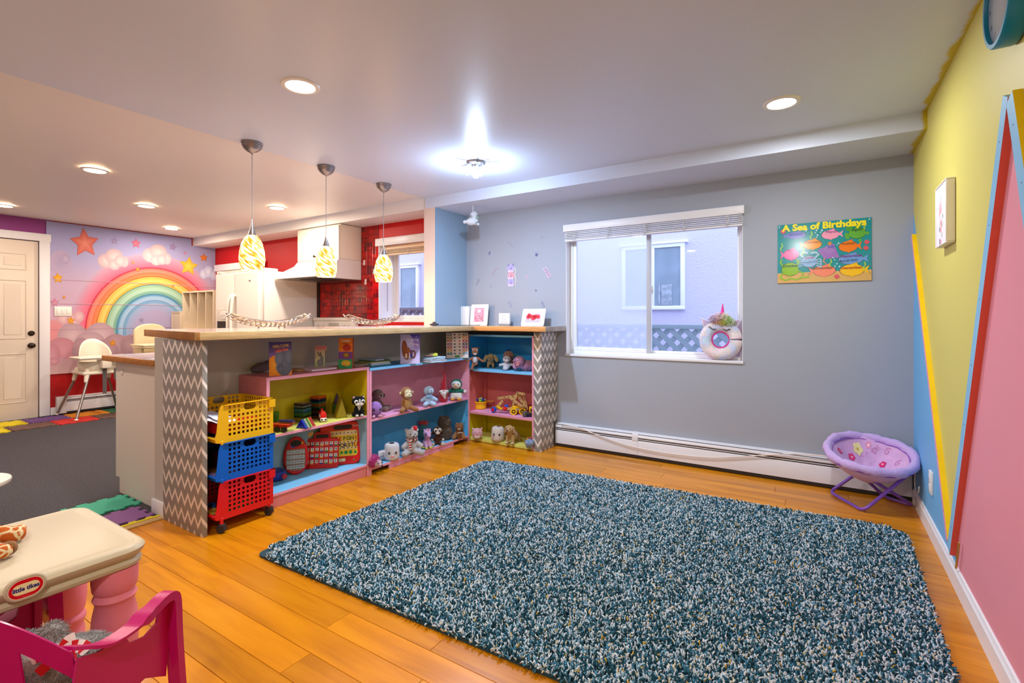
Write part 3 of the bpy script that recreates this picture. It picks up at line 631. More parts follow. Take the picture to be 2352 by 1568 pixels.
# fridge
fx1, fx0, fy0, fy1, fz = -5.31, -6.23, 3.1, 3.85, 1.715
t = T('refrigerator', 'white side by side refrigerator with ice dispenser and curved handles', 'refrigerator', (fx0, fy0, 0)); W_ = fx1-fx0; D_ = fy1-fy0
MB().rbox(.005, W_, .07, D_, .02, fz-.02, .008).build('body', APPL, t)
xm = onY(538, 700, fy0).x-fx0
for nm, a, c in (('freezer_door', 0, xm-.004), ('fridge_door', xm+.004, W_)):
    d = MB().rbox(a, c, 0, .062, .08, fz-.03, .014, 3).build(nm, APPL, t)
    s = 1 if nm[0] == 'f' and nm != 'freezer_door' else -1
    hx_ = xm+.03*s; P = [(hx_, -.004, 1.42), (hx_, -.035, 1.39), (hx_+.006*s, -.055, 1.2), (hx_+.006*s, -.058, .95), (hx_, -.05, .72), (hx_, -.004, .66)]
    MB().tube(spline(P, 5), .017, 10).build('door_handle', APPL, t if False else d)
    if s < 0:
        MB().rbox(.03, a+xm-.06, -.004, .02, .93, 1.27, .01).build('dispenser_panel', APD, d)
        e = MB(); e.box(.055, xm-.085, -.0055, .01, .95, 1.12); e.build('dispenser_recess', DARK, d)
        MB().ell(((xm-.03)/2, -.005, 1.19), (.085, .006, .055)).build('control_pad', APPL, d)
        b_ = MB()
        for k in range(4): b_.ell(((xm-.03)/2-.04+.027*k, -.0105, 1.185), (.006, .002, .004), n=8)
        b_.build('button', BLACK, d, kind='stuff')
MB().rbox(.03, .12, .0, .1, fz-.03, fz+.004, .006).build('hinge_cover', APPL, t); MB().rbox(W_-.17, W_-.01, -.0, .24, fz-.03, fz+.012, .008).build('hinge_cover', APPL, t)
MB().prism([(-.022, 0), (-.006, .012), (.022, 0), (.006, -.012)], .003, TR(W_-.17, -.001, 1.58) @ RX(pi/2)).build('badge', NICK, t)
MB().box(.01, W_-.01, .09, .12, 0, .08).build('kick_grille', DARK, t)
# hood cabinet
cx0, cx1, cy = -5.276, -4.525, 3.556
t = T('wall_cabinet', 'cream two door wall cabinet over the range hood', 'cabinet', (cx0, cy, 1.82)); W_ = cx1-cx0; Hc = SZ-.006-1.82
MB().rbox(0, W_, .02, YKT-cy-.001, 0, Hc, .002).build('body', CREAM, t)
for k in (0, 1):
    a = W_/2*k+.003; c = W_/2*(k+1)-.003
    d = MB().rbox(a, c, 0, .019, .003, Hc-.012, .004).build('door', CREAM, t)
    MB().rbox(a+.055, c-.055, -.004, .01, .06, Hc-.075, .003).rbox(a+.075, c-.075, -.009, .01, .08, Hc-.095, .005).build('raised_panel', CREAM, d)
    e = MB()
    for q in range(4): pass
    kx = W_/2+(.032 if k else -.032)
    MB(TR(kx, 0, .045) @ RX(pi/2)).lathe([(.005, 0), (.005, .012), (.014, .018), (.015, .024), (.009, .03)], 16).build('knob', KN, d)
# range hood
t = T('range_hood', 'white under cabinet range hood with sloped front and filter below', 'range hood', (cx0, 3.27, 1.598)); D_ = YKT-3.27
prof = [(0, 0), (0, .045), (.04, .06), (.24, .165), (.286, .221), (D_-.001, .221), (D_-.001, 0), (.3, .0), (.02, -.0)]
MB().prism(prof, W_, Matrix(((0, 0, 1, 0), (1, 0, 0, 0), (0, 1, 0, 0), (0, 0, 0, 1)))).build('hood_shell', APPL, t, bevel=.004)
MB().box(.03, W_-.03, .03, D_-.06, -.004, -.001).build('underside', mat('hood_steel', '#8f8a86', .35, metal=.8), t)
MB().box(.3, W_-.1, .12, .42, -.01, -.003).build('filter', mat('hood_filter', '#4b4745', .5, metal=.6, bump=1, bs=300), t)
MB().box(.18, .5, .262, .27, .188, .191).build('vent_line', DARK, t)
b_ = MB()
for k in range(3): b_.rbox(.55+.035*k, .57+.035*k, .258, .266, .19, .199, .002)
b_.build('switch', plas('#b9aea4'), t, kind='stuff')
# stove
t = T('kitchen_stove', 'white stove with a raised control panel behind the bar', 'stove', (-5.29, 3.22, 0)); W_ = .75
MB().rbox(0, W_, 0, .62, .02, .905, .006).build('body', APPL, t)
MB().rbox(.0, W_, .03, .62, .905, .918, .004).build('cooktop', BLACK, t)
MB().rbox(.0, W_, .56, .63, .91, 1.135, .02, 3).rbox(-.0, W_, .55, .635, 1.12, 1.165, .015, 3).build('control_panel', APPL, t)
MB().box(.3, .48, .555, .562, 1.0, 1.1).build('clock_panel', plas('#b9b0a6'), t)
for k in range(4): MB(TR((.09, .18, .57, .66)[k], .556, 1.075) @ RX(pi/2)).lathe([(.02, 0), (.018, .018), (.004, .02)], 16).build('knob', APPL, t)
# red mosaic tiles: parts of the kitchen wall
WK = bpy.data.objects['wall_kitchen']; random.seed(11)
TCOL = ['#c4100f', '#b00e10', '#d01a14', '#9c1214', '#861316', '#a81a14', '#c21d12', '#741318']
TM = [mat('tile_red_%s' % 'abcdefgh'[i], c, .13, var=.35, vs=30, coat=.3) for i, c in enumerate(TCOL)]
tcache = {}
def tile(x, z, w, h, mi):
    k = (round(w, 4), round(h, 4), mi)
    if k not in tcache: tcache[k] = MB().rbox(.001, w-.001, -.006, 0, .001, h-.001, .0015, 1).build('tile', TM[mi], WK, smooth=0); o = tcache[k]
    else: o = tcache[k].copy(); SC.collection.objects.link(o)
    o.location = (x, YKT-.0005, z); return o
MB().box(-5.275, KX0, YKT-.004, YKT, .93, 1.6).box(-4.52, KX0, YKT-.004, YKT, 1.6, 2.2).build('grout', mat('tile_grout', '#7a1614', .8), WK)
CWD = (KX0+5.27)/11; small = MB(); random.seed(5); ntile = 0
for i in range(11):
    for j in range(14):
        x = -5.27+i*CWD; z = .94+j*.09
        if z+.09 > 1.6 and i < 8: continue
        if z+.09 > 2.2: continue
        r = random.random()
        mi = random.choice([0, 0, 1, 2, 3, 4, 5, 6, 7])
        if r < .56: tile(x, z, CWD, .09, mi); ntile += 1
        elif r < .86:
            for a in (0, 1):
                for c in (0, 1): tile(x+a*CWD/2, z+c*.045, CWD/2, .045, random.randrange(8)); ntile += 1
        else:
            for a in range(4):
                for c in range(4): small.cur = random.randrange(8); small.rbox(x+a*CWD/4+.001, x+(a+1)*CWD/4-.001, YKT-.0062, YKT-.0005, z+c*.0225+.001, z+(c+1)*.0225-.001, .001, 1)
small.build('small_tile', TM, WK, smooth=0, kind='stuff')
MB().box(-5.3, -5.275, YKT-.02, YKT, .9, 1.6).build('tile_edge', DARK, WK)
for (u, v), l in (((837, 603), 'white plastic hook on red tiles, uppermost of three'), ((860, 624), 'white plastic hook on red tiles, rightmost by the window'), ((840, 647), 'white plastic hook on red tiles, lowest of three')):
    p = onY(u, v, YKT-.008); t = T('wall_hook', l, 'hook', p, group='white hooks on the red tiles')
    MB().rbox(-.014, .014, -.004, .0, -.03, .03, .004).build('hook_plate', WHITEP, t)
    MB().tube([(0, -.003, -.008), (0, -.012, -.022), (0, -.02, -.02), (0, -.022, -.01)], .004, 8).build('hook_prong', WHITEP, t)
# lower counter + base cabinet behind the bar
t = T('base_cabinet', 'plain white base cabinet behind the half wall', 'cabinet', (-4.018, 1.36, 0))
WC = mat('white_cabinet_side', '#d6cbc0', .5)
MB().prism([(0, .1), (.06, .1), (.06, 0), (.63, 0), (.63, .87), (0, .87)], 1.75, Matrix(((1, 0, 0, 0), (0, 0, 1, 0), (0, 1, 0, 0), (0, 0, 0, 1)))).build('body', WC, t, smooth=0)
MB().ell((.1, -.001, .8), (.02, .004, .02)).build('screw_cover', WC, t)
for k in range(3): d = MB().rbox(-.019, 0, .005+.58*k, .575+.58*k, .11, .86, .004).build('door', CREAM, t)
GRAN = mat('grey_laminate', '#a99ca6', .22, var=.2, vs=60)
t = T('kitchen_counter', 'lower kitchen counter top with a wooden edge below the bar', 'counter', (-4.14, 1.34, .872))
MB().rbox(0, .77, 0, 1.8, 0, .035, .004).build('slab', GRAN, t)
OAK = mat('oak_edge', '#b77a3a', .45, bump=.3, bs=40, stretch=(4, 4, 30), var=.3, vs=6)
MB().rbox(-.012, .77, -.016, -.001, -.003, .034, .004).rbox(-.012, -.001, -.0, 1.8, -.003, .034, .004).build('wood_edge', OAK, t)
# cubby shelf at the far left
CUB = mat('cubby_laminate', '#dccab0', .5)
t = T('cubby_organizer', 'beige laminate organizer with upright slots beside the refrigerator', 'organizer', (-7.47, 3.28, 0)); Wc = .83
b = MB().box(0, .018, 0, .34, 0, 1.52).box(Wc-.018, Wc, 0, .34, 0, 1.52).box(.018, Wc-.018, 0, .34, 1.502, 1.52).box(.018, Wc-.018, .33, .34, 0, 1.5).box(.018, Wc-.018, 0, .33, .98, .998).box(.018, Wc-.018, 0, .33, .1, .118)
b.build('case', CUB, t, smooth=0)
for k in range(1, 4): MB().box(Wc*k/4-.007, Wc*k/4+.007, .004, .33, .998, 1.502).build('divider', CUB, t, smooth=0)
t = T('low_cubby', 'lower beige cubby box stepping down toward the rainbow tapestry', 'organizer', (-7.74, 3.26, 0))
MB().box(0, .018, 0, .3, 0, 1.25).box(.24, .258, 0, .3, 0, 1.25).box(.018, .24, 0, .3, 1.232, 1.25).box(.018, .24, .004, .3, .6, 1.232).box(.018, .24, .29, .3, 0, .6).build('case', CUB, t, smooth=0)
# foam floor mats ---------------------------------------------------
def puzzle(w, d, teeth=3, a=.022):
    """interlocking outline"""
    def edge(x0, y0, x1, y1, s):
        L_ = sqrt((x1-x0)**2+(y1-y0)**2); ux, uy = (x1-x0)/L_, (y1-y0)/L_; nx, ny = uy*s, -ux*s; out = [(x0, y0)]
        for k in range(teeth):
            c = L_*(k+.5)/teeth; h = L_/teeth*.22
            for q, o_ in ((c-h, 0), (c-h*1.15, a), (c+h*1.15, a), (c+h, 0)): out.append((x0+ux*q+nx*o_, y0+uy*q+ny*o_))
        return out
    return edge(a, a, w-a, a, 1)+edge(w-a, a, w-a, d-a, -1)+edge(w-a, d-a, a, d-a, 1)+edge(a, d-a, a, a, -1)
FC = {k: mat('foam_'+k, c, .85, bump=.5, bs=120) for k, c in dict(green='#3fa085', purple='#84588f', yellow='#d8c41e', red='#c9302c', orange='#dd8a1e', violet='#6d4b86', leaf='#2f6d4a', brown='#6b5148').items()}
def foam(name_lab, x, y, w, d, c, z=0, h=.009):
    o = MB().prism(puzzle(w, d), h).build('foam_mat', FC[c], smooth=0); tag(o, name_lab, 'floor mat', 'foam puzzle mats', (x, y, z)); return o
foam('mint green foam puzzle mat at the foot of the white cabinet', -3.89, 1.01, .33, .345, 'green')
foam('purple foam puzzle mat beside the end of the half wall', -3.58, 1.0, .30, .31, 'purple')
o = MB().prism([(0, 0)]+[(x, y) for k in range(4) for x, y in ((0+.0, .04+.08*k), (-.014, .045+.08*k), (-.014, .075+.08*k), (0, .08+.08*k))]+[(0, .36), (.022, .36), (.022, 0)], .009).build('mat_border', FC['yellow'], smooth=0); tag(o, 'yellow toothed border strip of the purple foam mat', 'floor mat', 'foam puzzle mats', (-3.287, .97, 0))
S = .365; x0 = -6.985-2*S
for i, (r_, k, c, l) in enumerate(((1, 0, 'yellow', 'yellow foam puzzle mat nearest the viewer in front of the door'), (1, 1, 'brown', 'brown printed foam mat between yellow and red mats'), (1, 2, 'red', 'red foam puzzle mat at the high chair front foot'), (1, 3, 'brown', 'brown printed foam mat at carpet edge behind the white cabinet'),
        (0, 0, 'red', 'red foam puzzle mat against the door'), (0, 1, 'yellow', 'yellow foam puzzle mat at the door frame'), (0, 2, 'violet', 'violet foam puzzle mat under the high chair'), (0, 3, 'orange', 'orange foam puzzle mat beside the wall heater'), (0, 4, 'leaf', 'dark green foam puzzle mat by the wall heater'))):
    foam(l, x0+S*r_+.02*0, .98+S*k+(.15 if r_ else .0), S, S, c, -.008, .012)
# high chairs -------------------------------------------------------
ALU = mat('aluminium_tube', '#9a9490', .3, metal=.8)
t = T('high_chair', 'white plastic high chair with grey metal legs before the rainbow', 'high chair', (-7.38, 2.32, .0055)); HCW = plas('#efe6d4', .35)
for sx in (1, -1):
    for sy_ in (1, -1):
        l = MB().tube([(sx*.17, sy_*.13, .52), (sx*.31, sy_*.29, .02)], .0135, 12).build('leg', ALU, t)
        MB().ell((sx*.313, sy_*.293, .012), (.02, .02, .012)).build('foot_cap', HCW, l)
m = MB().rbox(-.19, .2, -.2, .2, .49, .53, .018, 3)
for sx in (1, -1):
    for sy_ in (1, -1): m.cap((sx*.16, sy_*.15, .54), (sx*.19, sy_*.17, .42), .028, .02)
m.build('seat_base', HCW, t)
def shell(rows):
    """loft closed loops"""
    b_ = MB(); n = len(rows[0]); vs = [p for r_ in rows for p in r_]; fs = []
    for j in range(len(rows)-1):
        for i in range(n): fs.append((j*n+i, j*n+(i+1) % n, (j+1)*n+(i+1) % n, (j+1)*n+i))
    return b_.add(vs, fs)
# bucket seat with arched back
rows = []
for j, (z, k) in enumerate(((.5, .8), (.56, .95), (.64, 1.0), (.7, 1.02))):
    rows.append([(.19*k*cos(a), .19*k*sin(a)*1.02, z+(0 if j < 3 else max(0, -cos(a))*.0)) for a in [2*pi*i/40 for i in range(40)]])
bk = MB()
for (o_) in (0,):
    vs = []; fs = []; n = 21; m_ = 9
    for j in range(m_):
        f = j/(m_-1)
        for i in range(n):
            s_ = -1+2*i/(n-1); hmax = .7+.2*sqrt(max(0, 1-s_**2*.98)); z = .52+(hmax-.52)*f
            x = -.17-.035*f+.13*abs(s_)**3; y = s_*(.16+.02*f*(1-f))
            vs.append((x, y, z))
    for j in range(m_-1):
        for i in range(n-1): fs.append((j*n+i, (j+1)*n+i, (j+1)*n+i+1, j*n+i+1))
    bk.add(vs, fs)
o = bk.build('backrest', HCW, t, smooth=180); q = o.modifiers.new('t', 'SOLIDIFY'); q.thickness = .012
o = shell(rows[:3]).build('seat_bucket', HCW, t, smooth=180); q = o.modifiers.new('t', 'SOLIDIFY'); q.thickness = .01
MB().rbox(-.02, .29, -.255, .255, .672, .69, .03, 4).rbox(-.03, .3, -.265, .265, .682, .704, .012, 3).rbox(.1, .28, -.05, .05, .56, .68, .02).build('tray', HCW, t)
MB().box(.2, .205, -.02, .02, .26, .62).box(.2, .205, .09, .12, .42, .55).build('safety_strap', plas('#5f5a5a', .8), t)
t = T('high_chair', 'cream padded high chair half hidden behind the bar end', 'high chair', (-7.2, 2.86, .005)); CR2 = plas('#e5d3ac', .4)
for sx in (1, -1):
    for sy_ in (1, -1): MB().tube([(sx*.14, sy_*.16, .72), (sx*.26, sy_*.25, .0)], .017, 10).build('leg', CR2, t)
MB().rbox(-.17, .18, -.19, .19, .6, .66, .02, 3).build('seat', CR2, t)
MB().prism([(-.17, 0)]+[(-.18*cos(a), .34+.1*sin(a)) for a in [pi*i/14 for i in range(15)]]+[(.17, 0)], .045, TR(-.2, 0, .64) @ Matrix(((0, 0, 1, 0), (1, 0, 0, 0), (0, 1, 0, 0), (0, 0, 0, 1)))).build('backrest', CR2, t, bevel=.012)
MB().rbox(-.05, .3, -.25, .25, .78, .82, .02, 3).rbox(-.06, .31, -.26, .26, .81, .83, .008).build('tray', CR2, t)
for q in (-.2, .17): MB().rbox(-.15, .1, q, q+.03, .66, .8, .014).build('armrest', CR2, t)
# ================================================================ bar top, chevron panels, bookcases
LAMT = mat('bar_laminate', '#c2b6b4', .16, var=.12, vs=50, coat=.4)
BZ0, BZ1 = 1.043, 1.085
t = T('bar_top', 'long L shaped bar top with a pale wooden edge on the half wall', 'bar top', (-3.2, 2.6, BZ0)); L0 = t.location
ya = 1.25; out = [(-2.70, 1.25), (-2.70, 3.60), (-1.965, 3.62), (-1.972, YB-.002), (PX1, YB-.002), (PX1, YS-.002), (PX0-.005, YS-.002), (PX0-.005, YKT-.002), (-3.45, YKT-.002), (-3.70, 3.2), (-3.70, 1.40)]
loc = [(x-L0.x, y-L0.y) for x, y in out]
inn = [(-2.715, 1.268), (-2.715, 3.615), (-1.98, 3.635), (-1.985, YB-.002)]+out[4:-1]+[(-3.685, 1.415)]
MB().prism([(x-L0.x, y-L0.y) for x, y in inn], BZ1-BZ0-.001, z0=.002).build('slab', LAMT, t, smooth=0)
def edge(a, c, mt, w=.018):
    a, c = Vector((a[0]-L0.x, a[1]-L0.y, 0)), Vector((c[0]-L0.x, c[1]-L0.y, 0)); d = (c-a); l = d.length; d.normalize()
    M = Matrix.Translation(a) @ RZ(atan2(d.y, d.x)); MB(M).rbox(0, l, 0, w, 0, BZ1-BZ0+.0015, .003).build('wood_edge', mt, t)
ED1 = mat('edge_maple', '#c9ab7c', .45, bump=.2, bs=30, var=.22, vs=5, stretch=(2, 2, 20)); ED2 = mat('edge_fresh_pine', '#d8995a', .45, bump=.2, bs=30, var=.25, vs=6, stretch=(1, 8, 20)); ED3 = mat('edge_weathered', '#b3a596', .5, bump=.3, bs=30, var=.3, vs=6)
edge(out[10], out[0], mat('edge_tan', '#a9733a', .5, var=.2, vs=8)); edge(out[0], out[1], ED1); edge(out[1], out[2], ED2); edge(out[2], out[3], ED3)
def chevron():
    m = bpy.data.materials.new('chevron_paper'); m.use_nodes = True; nt = m.node_tree; N = nt.nodes; L = nt.links; b = N['Principled BSDF']; b.inputs['Roughness'].default_value = .5
    tc = N.new('ShaderNodeTexCoord'); sp = N.new('ShaderNodeSeparateXYZ'); L.new(tc.outputs['Object'], sp.inputs[0])
    def M_(op, a, c=None, c2=None):
        n = N.new('ShaderNodeMath'); n.operation = op
        for i, x in enumerate((a, c, c2)):
            if x is None: continue
            if isinstance(x, (int, float)): n.inputs[i].default_value = x
            else: L.new(x, n.inputs[i])
        return n.outputs[0]
    h = M_('ADD', sp.outputs[0], sp.outputs[1]); P = .073; V = .092; A = .058
    z = M_('PINGPONG', h, P/2); z = M_('MULTIPLY', z, A/(P/2)); q = M_('ADD', sp.outputs[2], z); q = M_('DIVIDE', q, V); q = M_('FRACT', q); s = M_('LESS_THAN', q, .29)
    mx = N.new('ShaderNodeMix'); mx.data_type = 'RGBA'; mx.inputs['A'].default_value = hx('#8b8680')+(1,); mx.inputs['B'].default_value = hx('#e2d8d2')+(1,); L.new(s, mx.inputs['Factor']); L.new(mx.outputs['Result'], b.inputs['Base Color']); return m
CHEV = chevron()
t = T('chevron_screen', 'upright board wrapped in grey chevron paper at the near end of the bar', 'screen', (-3.213, 1.31, 0))
MB().rbox(.0, .447, 0, .026, .001, BZ0-.002, .0015).build('board', CHEV, t)
t = T('chevron_post', 'chevron papered post holding the far end of the bar at the window', 'post', (-2.135, 3.72, 0))
MB().prism([(0, 0), (.04, -.004), (.068, .0), (.068, YB-3.72-.058), (0, YB-3.72-.058)], .22, z0=.001).prism([(0, 0), (.04, -.004), (.073, .0), (.073, YB-3.72-.002), (0, YB-3.72-.002)], BZ0-.002-.2215, z0=.2215).build('wrapped_post', CHEV, t, smooth=0)
MB().prism([(-.001, -.003), (.04, -.008), (.073, -.003), (.073, .215), (-.001, .215)], .15, z0=.0012).build('lower_wrap', CHEV, t, smooth=0)
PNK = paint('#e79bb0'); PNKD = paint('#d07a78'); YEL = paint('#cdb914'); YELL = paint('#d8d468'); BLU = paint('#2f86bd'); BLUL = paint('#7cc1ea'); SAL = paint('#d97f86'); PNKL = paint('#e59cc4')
# bookcase 1 : along +Y, front at X=-2.823
XK, XKB = -2.823, -3.128
def quadbox(b, x0, x1, y0, y1, z0, z1): return b.box(x0, x1, y0, y1, z0, z1)
t = T('bookcase', 'pink bookcase with yellow upper and blue lower shelf nearest the baskets', 'bookcase', (XKB, 1.698, 0), group=None); W_ = 2.487-1.698; D_ = XK-XKB; th = .02
def board(nm, t, x0, x1, y0, y1, z0, z1, mt, front=None, r=.0015, ax='x'):
    """board with its front edge painted another colour"""
    o = MB().rbox(x0, x1, y0, y1, z0, z1, r, 1).build(nm, mt, t, smooth=0)
    if front:
        if ax == 'x': MB().rbox(x1-.0004, x1+.0012, y0, y1, z0, z1, .0005, 1).build('front_edge', front, o, smooth=0)
        else: MB().rbox(x0, x1, y0-.0012, y0+.0004, z0, z1, .0005, 1).build('front_edge', front, o, smooth=0)
    return o
def lining(nm, t, x0, x1, y0, y1, z0, z1, mt): return MB().box(x0, x1, y0, y1, z0, z1).build(nm, mt, t, smooth=0)
H1 = .8; S1 = .447; B1 = .088
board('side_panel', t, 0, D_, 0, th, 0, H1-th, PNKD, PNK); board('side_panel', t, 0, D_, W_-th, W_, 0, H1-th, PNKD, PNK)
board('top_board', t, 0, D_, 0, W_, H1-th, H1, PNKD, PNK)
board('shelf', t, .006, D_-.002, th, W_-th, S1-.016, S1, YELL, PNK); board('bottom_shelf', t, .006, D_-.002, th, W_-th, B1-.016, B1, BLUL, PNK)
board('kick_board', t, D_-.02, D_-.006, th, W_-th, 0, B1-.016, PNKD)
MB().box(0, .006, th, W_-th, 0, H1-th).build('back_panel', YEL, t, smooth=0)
for z0, z1, mt, c in ((S1, H1-th, YEL, ''), (B1, S1-.016, paint('#8fb4c6'), '')):
    MB().box(.006, .0075, th+.001, W_-th-.001, z0, z1).box(.0075, D_-.003, th, th+.0015, z0, z1).box(.0075, D_-.003, W_-th-.0015, W_-th, z0, z1).build('painted_lining', mt, t, smooth=0)
# bookcase 2
t = T('bookcase', 'middle bookcase with pink upper and blue lower shelf and sky blue top', 'bookcase', (XKB, 2.49, 0)); W_ = 3.70-2.49; H2 = .79; S2 = .408; B2 = .052
board('side_panel', t, 0, D_, 0, th, 0, H2-th, PNK, PNK); board('side_panel', t, 0, D_, W_-th, W_, 0, H2-th, PNK, PNK)
board('top_board', t, 0, D_+.003, 0, W_, H2-th, H2, BLU, BLUL)
board('shelf', t, .006, D_-.002, th, W_-th, S2-.016, S2, PNKL, PNK); board('bottom_shelf', t, .006, D_, th, W_-th, B2-.018, B2, BLUL, PNK)
MB().rbox(D_-.02, D_-.004, .2, .98, 0, B2-.02, .001).build('kick_board', PNKL, t, smooth=0)
MB().box(0, .006, th, W_-th, 0, H2-th).build('back_panel', SAL, t, smooth=0)
for z0, z1, mt in ((S2, H2-th, paint('#e59cb0')), (B2, S2-.016, paint('#5ab0de'))):
    MB().box(.006, .0075, th+.001, W_-th-.001, z0, z1).box(.0075, D_-.003, th, th+.0015, z0, z1).box(.0075, D_-.003, W_-th-.0015, W_-th, z0, z1).build('painted_lining', mt, t, smooth=0)
# bookcase 3 faces -Y
YK = 3.72
t = T('bookcase', 'corner bookcase with blue, red and yellow bays under the framed pictures', 'bookcase', (-2.86, YK, 0)); W_ = 2.86-2.137; D3 = YB-YK-.004; H3 = 1.03
board('side_panel', t, 0, .016, 0, D3, 0, H3-.03, PNK, PNK, ax='y'); board('side_panel', t, W_-.016, W_, 0, D3, 0, H3-.03, PNK, PNK, ax='y')
zs = [.03, .275, .677, 1.0]
board('top_board', t, .0, W_, .012, D3, .985, 1.003, BLUL, BLUL, ax='y')
board('shelf', t, .016, W_-.016, .002, D3, zs[2]-.02, zs[2], BLUL, BLUL, ax='y'); board('shelf', t, .016, W_-.016, .002, D3, zs[1]-.02, zs[1], PNKL, paint('#dc8f9c'), ax='y'); board('bottom_shelf', t, .016, W_-.016, .0, D3, .004, zs[0], YELL, YELL, ax='y')
for z0, z1, mt in ((zs[2], .985, paint('#2a8cc4')), (zs[1], zs[2]-.02, paint('#d06a66')), (zs[0], zs[1]-.02, YEL)):
    MB().box(.016, W_-.016, D3-.006, D3, z0, z1).box(.016, .018, .003, D3-.006, z0, z1).box(W_-.018, W_-.016, .003, D3-.006, z0, z1).build('painted_lining', mt, t, smooth=0)
    MB().box(.018, W_-.018, D3-.012, D3-.006, z1-.09*(z1-z0)/.4, z1).box(.018, .03, D3-.05, D3-.006, z0, z1).build('back_batten', mt, t, smooth=0)

# ================================================================ stacking baskets
def grid_wall(b, M, L_, Hh, x0, z0, cell, n, nz, handle=None, th=.0013, solid=.44, left=None):
    """perforated sheet in local (s,z); handle=(i0,i1,rows) leaves a plate with a slot"""
    def bar(a, c, e, f, k=1.0):
        if c-a > 1e-4 and f-e > 1e-4: b.box(a, c, -th*k, th*k, e, f, M)
    g = cell*solid/2; ztop = z0+cell*nz
    bar(0 if left is None else left, L_, 0, z0-g+.0); bar(left or 0, x0-g, z0-g, Hh); bar(x0+cell*n+g, L_, z0-g, Hh)
    bar(x0-g, x0+cell*n+g, ztop+g, Hh)
    for i in range(n+1):
        hz = ztop+g
        if handle and handle[0] < i < handle[1]: hz = ztop-cell*handle[2]+g
        bar(x0+cell*i-g, x0+cell*i+g, z0-g, hz, .85)
    for j in range(nz+1):
        z = z0+cell*j
        if handle and j > nz-handle[2]:
            bar(x0-g+.0002, x0+cell*handle[0]+g-.0002, z-g, z+g, .93); bar(x0+cell*handle[1]-g+.0002, x0+cell*n+g, z-g, z+g, .93)
        else: bar(x0-g, x0+cell*n+g, z-g, z+g, .93)
    if handle:
        a, c = x0+cell*handle[0]+g, x0+cell*handle[1]-g; e, f = ztop-cell*handle[2]+g, ztop+g; m = .0085
        k = (f-e)/2-m*.55; cz_ = (e+f)/2; n_ = 6; up = []; lo = []
        xs = [a]+[a+m+k-k*cos(pi/2*q/n_) for q in range(n_+1)]+[c-m-k+k*sin(pi/2*q/n_) for q in range(n_+1)]+[c]
        def hh(x):
            if x <= a+m+1e-6 or x >= c-m-1e-6: return 0
            if x < a+m+k: d = a+m+k-x; return sqrt(max(0, k*k-d*d))
            if x > c-m-k: d = x-(c-m-k); return sqrt(max(0, k*k-d*d))
            return k
        for q in range(len(xs)-1):
            x1, x2 = xs[q], xs[q+1]; h1, h2 = hh(x1), hh(x2)
            for s_ in (1, -1):
                o_ = f if s_ > 0 else e; P = [(x1, cz_+s_*h1), (x2, cz_+s_*h2), (x2, o_), (x1, o_)]
                if s_ < 0: P = P[::-1]
                b.add([(p[0], -th, p[1]) for p in P]+[(p[0], th, p[1]) for p in P], [(0, 1, 2, 3), (7, 6, 5, 4)], M)
BW, BL_, BHt = .335, .295, .205
def basket(label, col, z, wheels=False):
    t = T('stacking_basket', label, 'basket', (-2.735, 1.39, z), group='stack of three plastic toy baskets'); m = plas(col, .3)
    for x_ in (0, -BW):
        M = Matrix(((0, 1, 0, x_), (1, 0, 0, 0), (0, 0, 1, 0), (0, 0, 0, 1)))
        b = MB(); grid_wall(b, M, BL_, BHt, .034, .03, .0245, 10, 7, (3, 7, 1.6 if False else 2))
        b.prism([(.0, 0), (.012, 0), (.012, BHt), (.008, BHt), (-.004, BHt-.006), (-.012, BHt-.03), (-.024, .06), (-.034, .03), (-.026, .008)], .003, Matrix(((0, 0, 1, x_-.0015), (1, 0, 0, 0), (0, 1, 0, 0), (0, 0, 0, 1))))
        b.build('side_wall', m, t, smooth=0)
    M = Matrix(((-1, 0, 0, 0), (0, 1, 0, BL_), (0, 0, 1, 0), (0, 0, 0, 1))); b = MB(); grid_wall(b, M, BW, BHt, .03, .03, .0245, 11, 7); b.build('end_wall', m, t, smooth=0)
    MB().prism([(0, 0), (-.026, .006), (-.035, .03), (-.03, .034), (-.024, .012), (0, .004)], BW, Matrix(((0, 0, -1, 0), (1, 0, 0, 0), (0, 1, 0, 0), (0, 0, 0, 1)))).rbox(-BW, 0, -.04, -.03, .026, .034, .002, 1).build('front_lip', m, t, smooth=0)
    MB().box(-BW, 0, -.004, BL_, 0, .004).build('base', m, t, smooth=0)
    b = MB()
    b.box(-.002, .011, .012, BL_+.008, BHt-.003, BHt).box(-BW-.01, -BW+.002, .012, BL_, BHt-.003, BHt).box(-BW, .009, BL_-.003, BL_+.006, BHt-.003, BHt).box(.008, .011, BL_-.028, BL_+.008, BHt-.05, BHt).box(-.001, .009, BL_-.03, BL_-.028, BHt-.05, BHt).box(-.001, .009, BL_-.001, BL_+.004, BHt-.05, BHt)
    b.build('rim', m, t, smooth=0)
    for x_ in (-.002, -BW+.002): MB().cap((x_, .006, -.003), (x_, .006, .008), .0075).build('stacking_peg', m, t)
    if wheels:
        for x_, y_ in ((-.004, .005), (-.02, BL_-.012), (-BW+.02, .01), (-BW+.02, BL_-.02)):
            c = MB().cyl((x_, y_, 0), (x_, y_, -.022), .008, .01, 12).build('caster', m, t)
            MB(TR(x_, y_, 0) @ RZ(.5)).prism([(.022*cos(a), .022*sin(a)) for a in [2*pi*i/24 for i in range(24)]], .026, TR(0, -.013, -.046) @ Matrix(((1, 0, 0, 0), (0, 0, 1, 0), (0, 1, 0, 0), (0, 0, 0, 1)))).rbox(-.018, .02, -.015, .015, -.042, -.02, .006).build('caster_wheel', plas('#26242a', .5), c)
    return t
basket('red wheeled basket at the bottom of the basket stack', '#d1131b', .0705, True)
basket('blue basket in the middle of the basket stack', '#0a5cc4', .277)
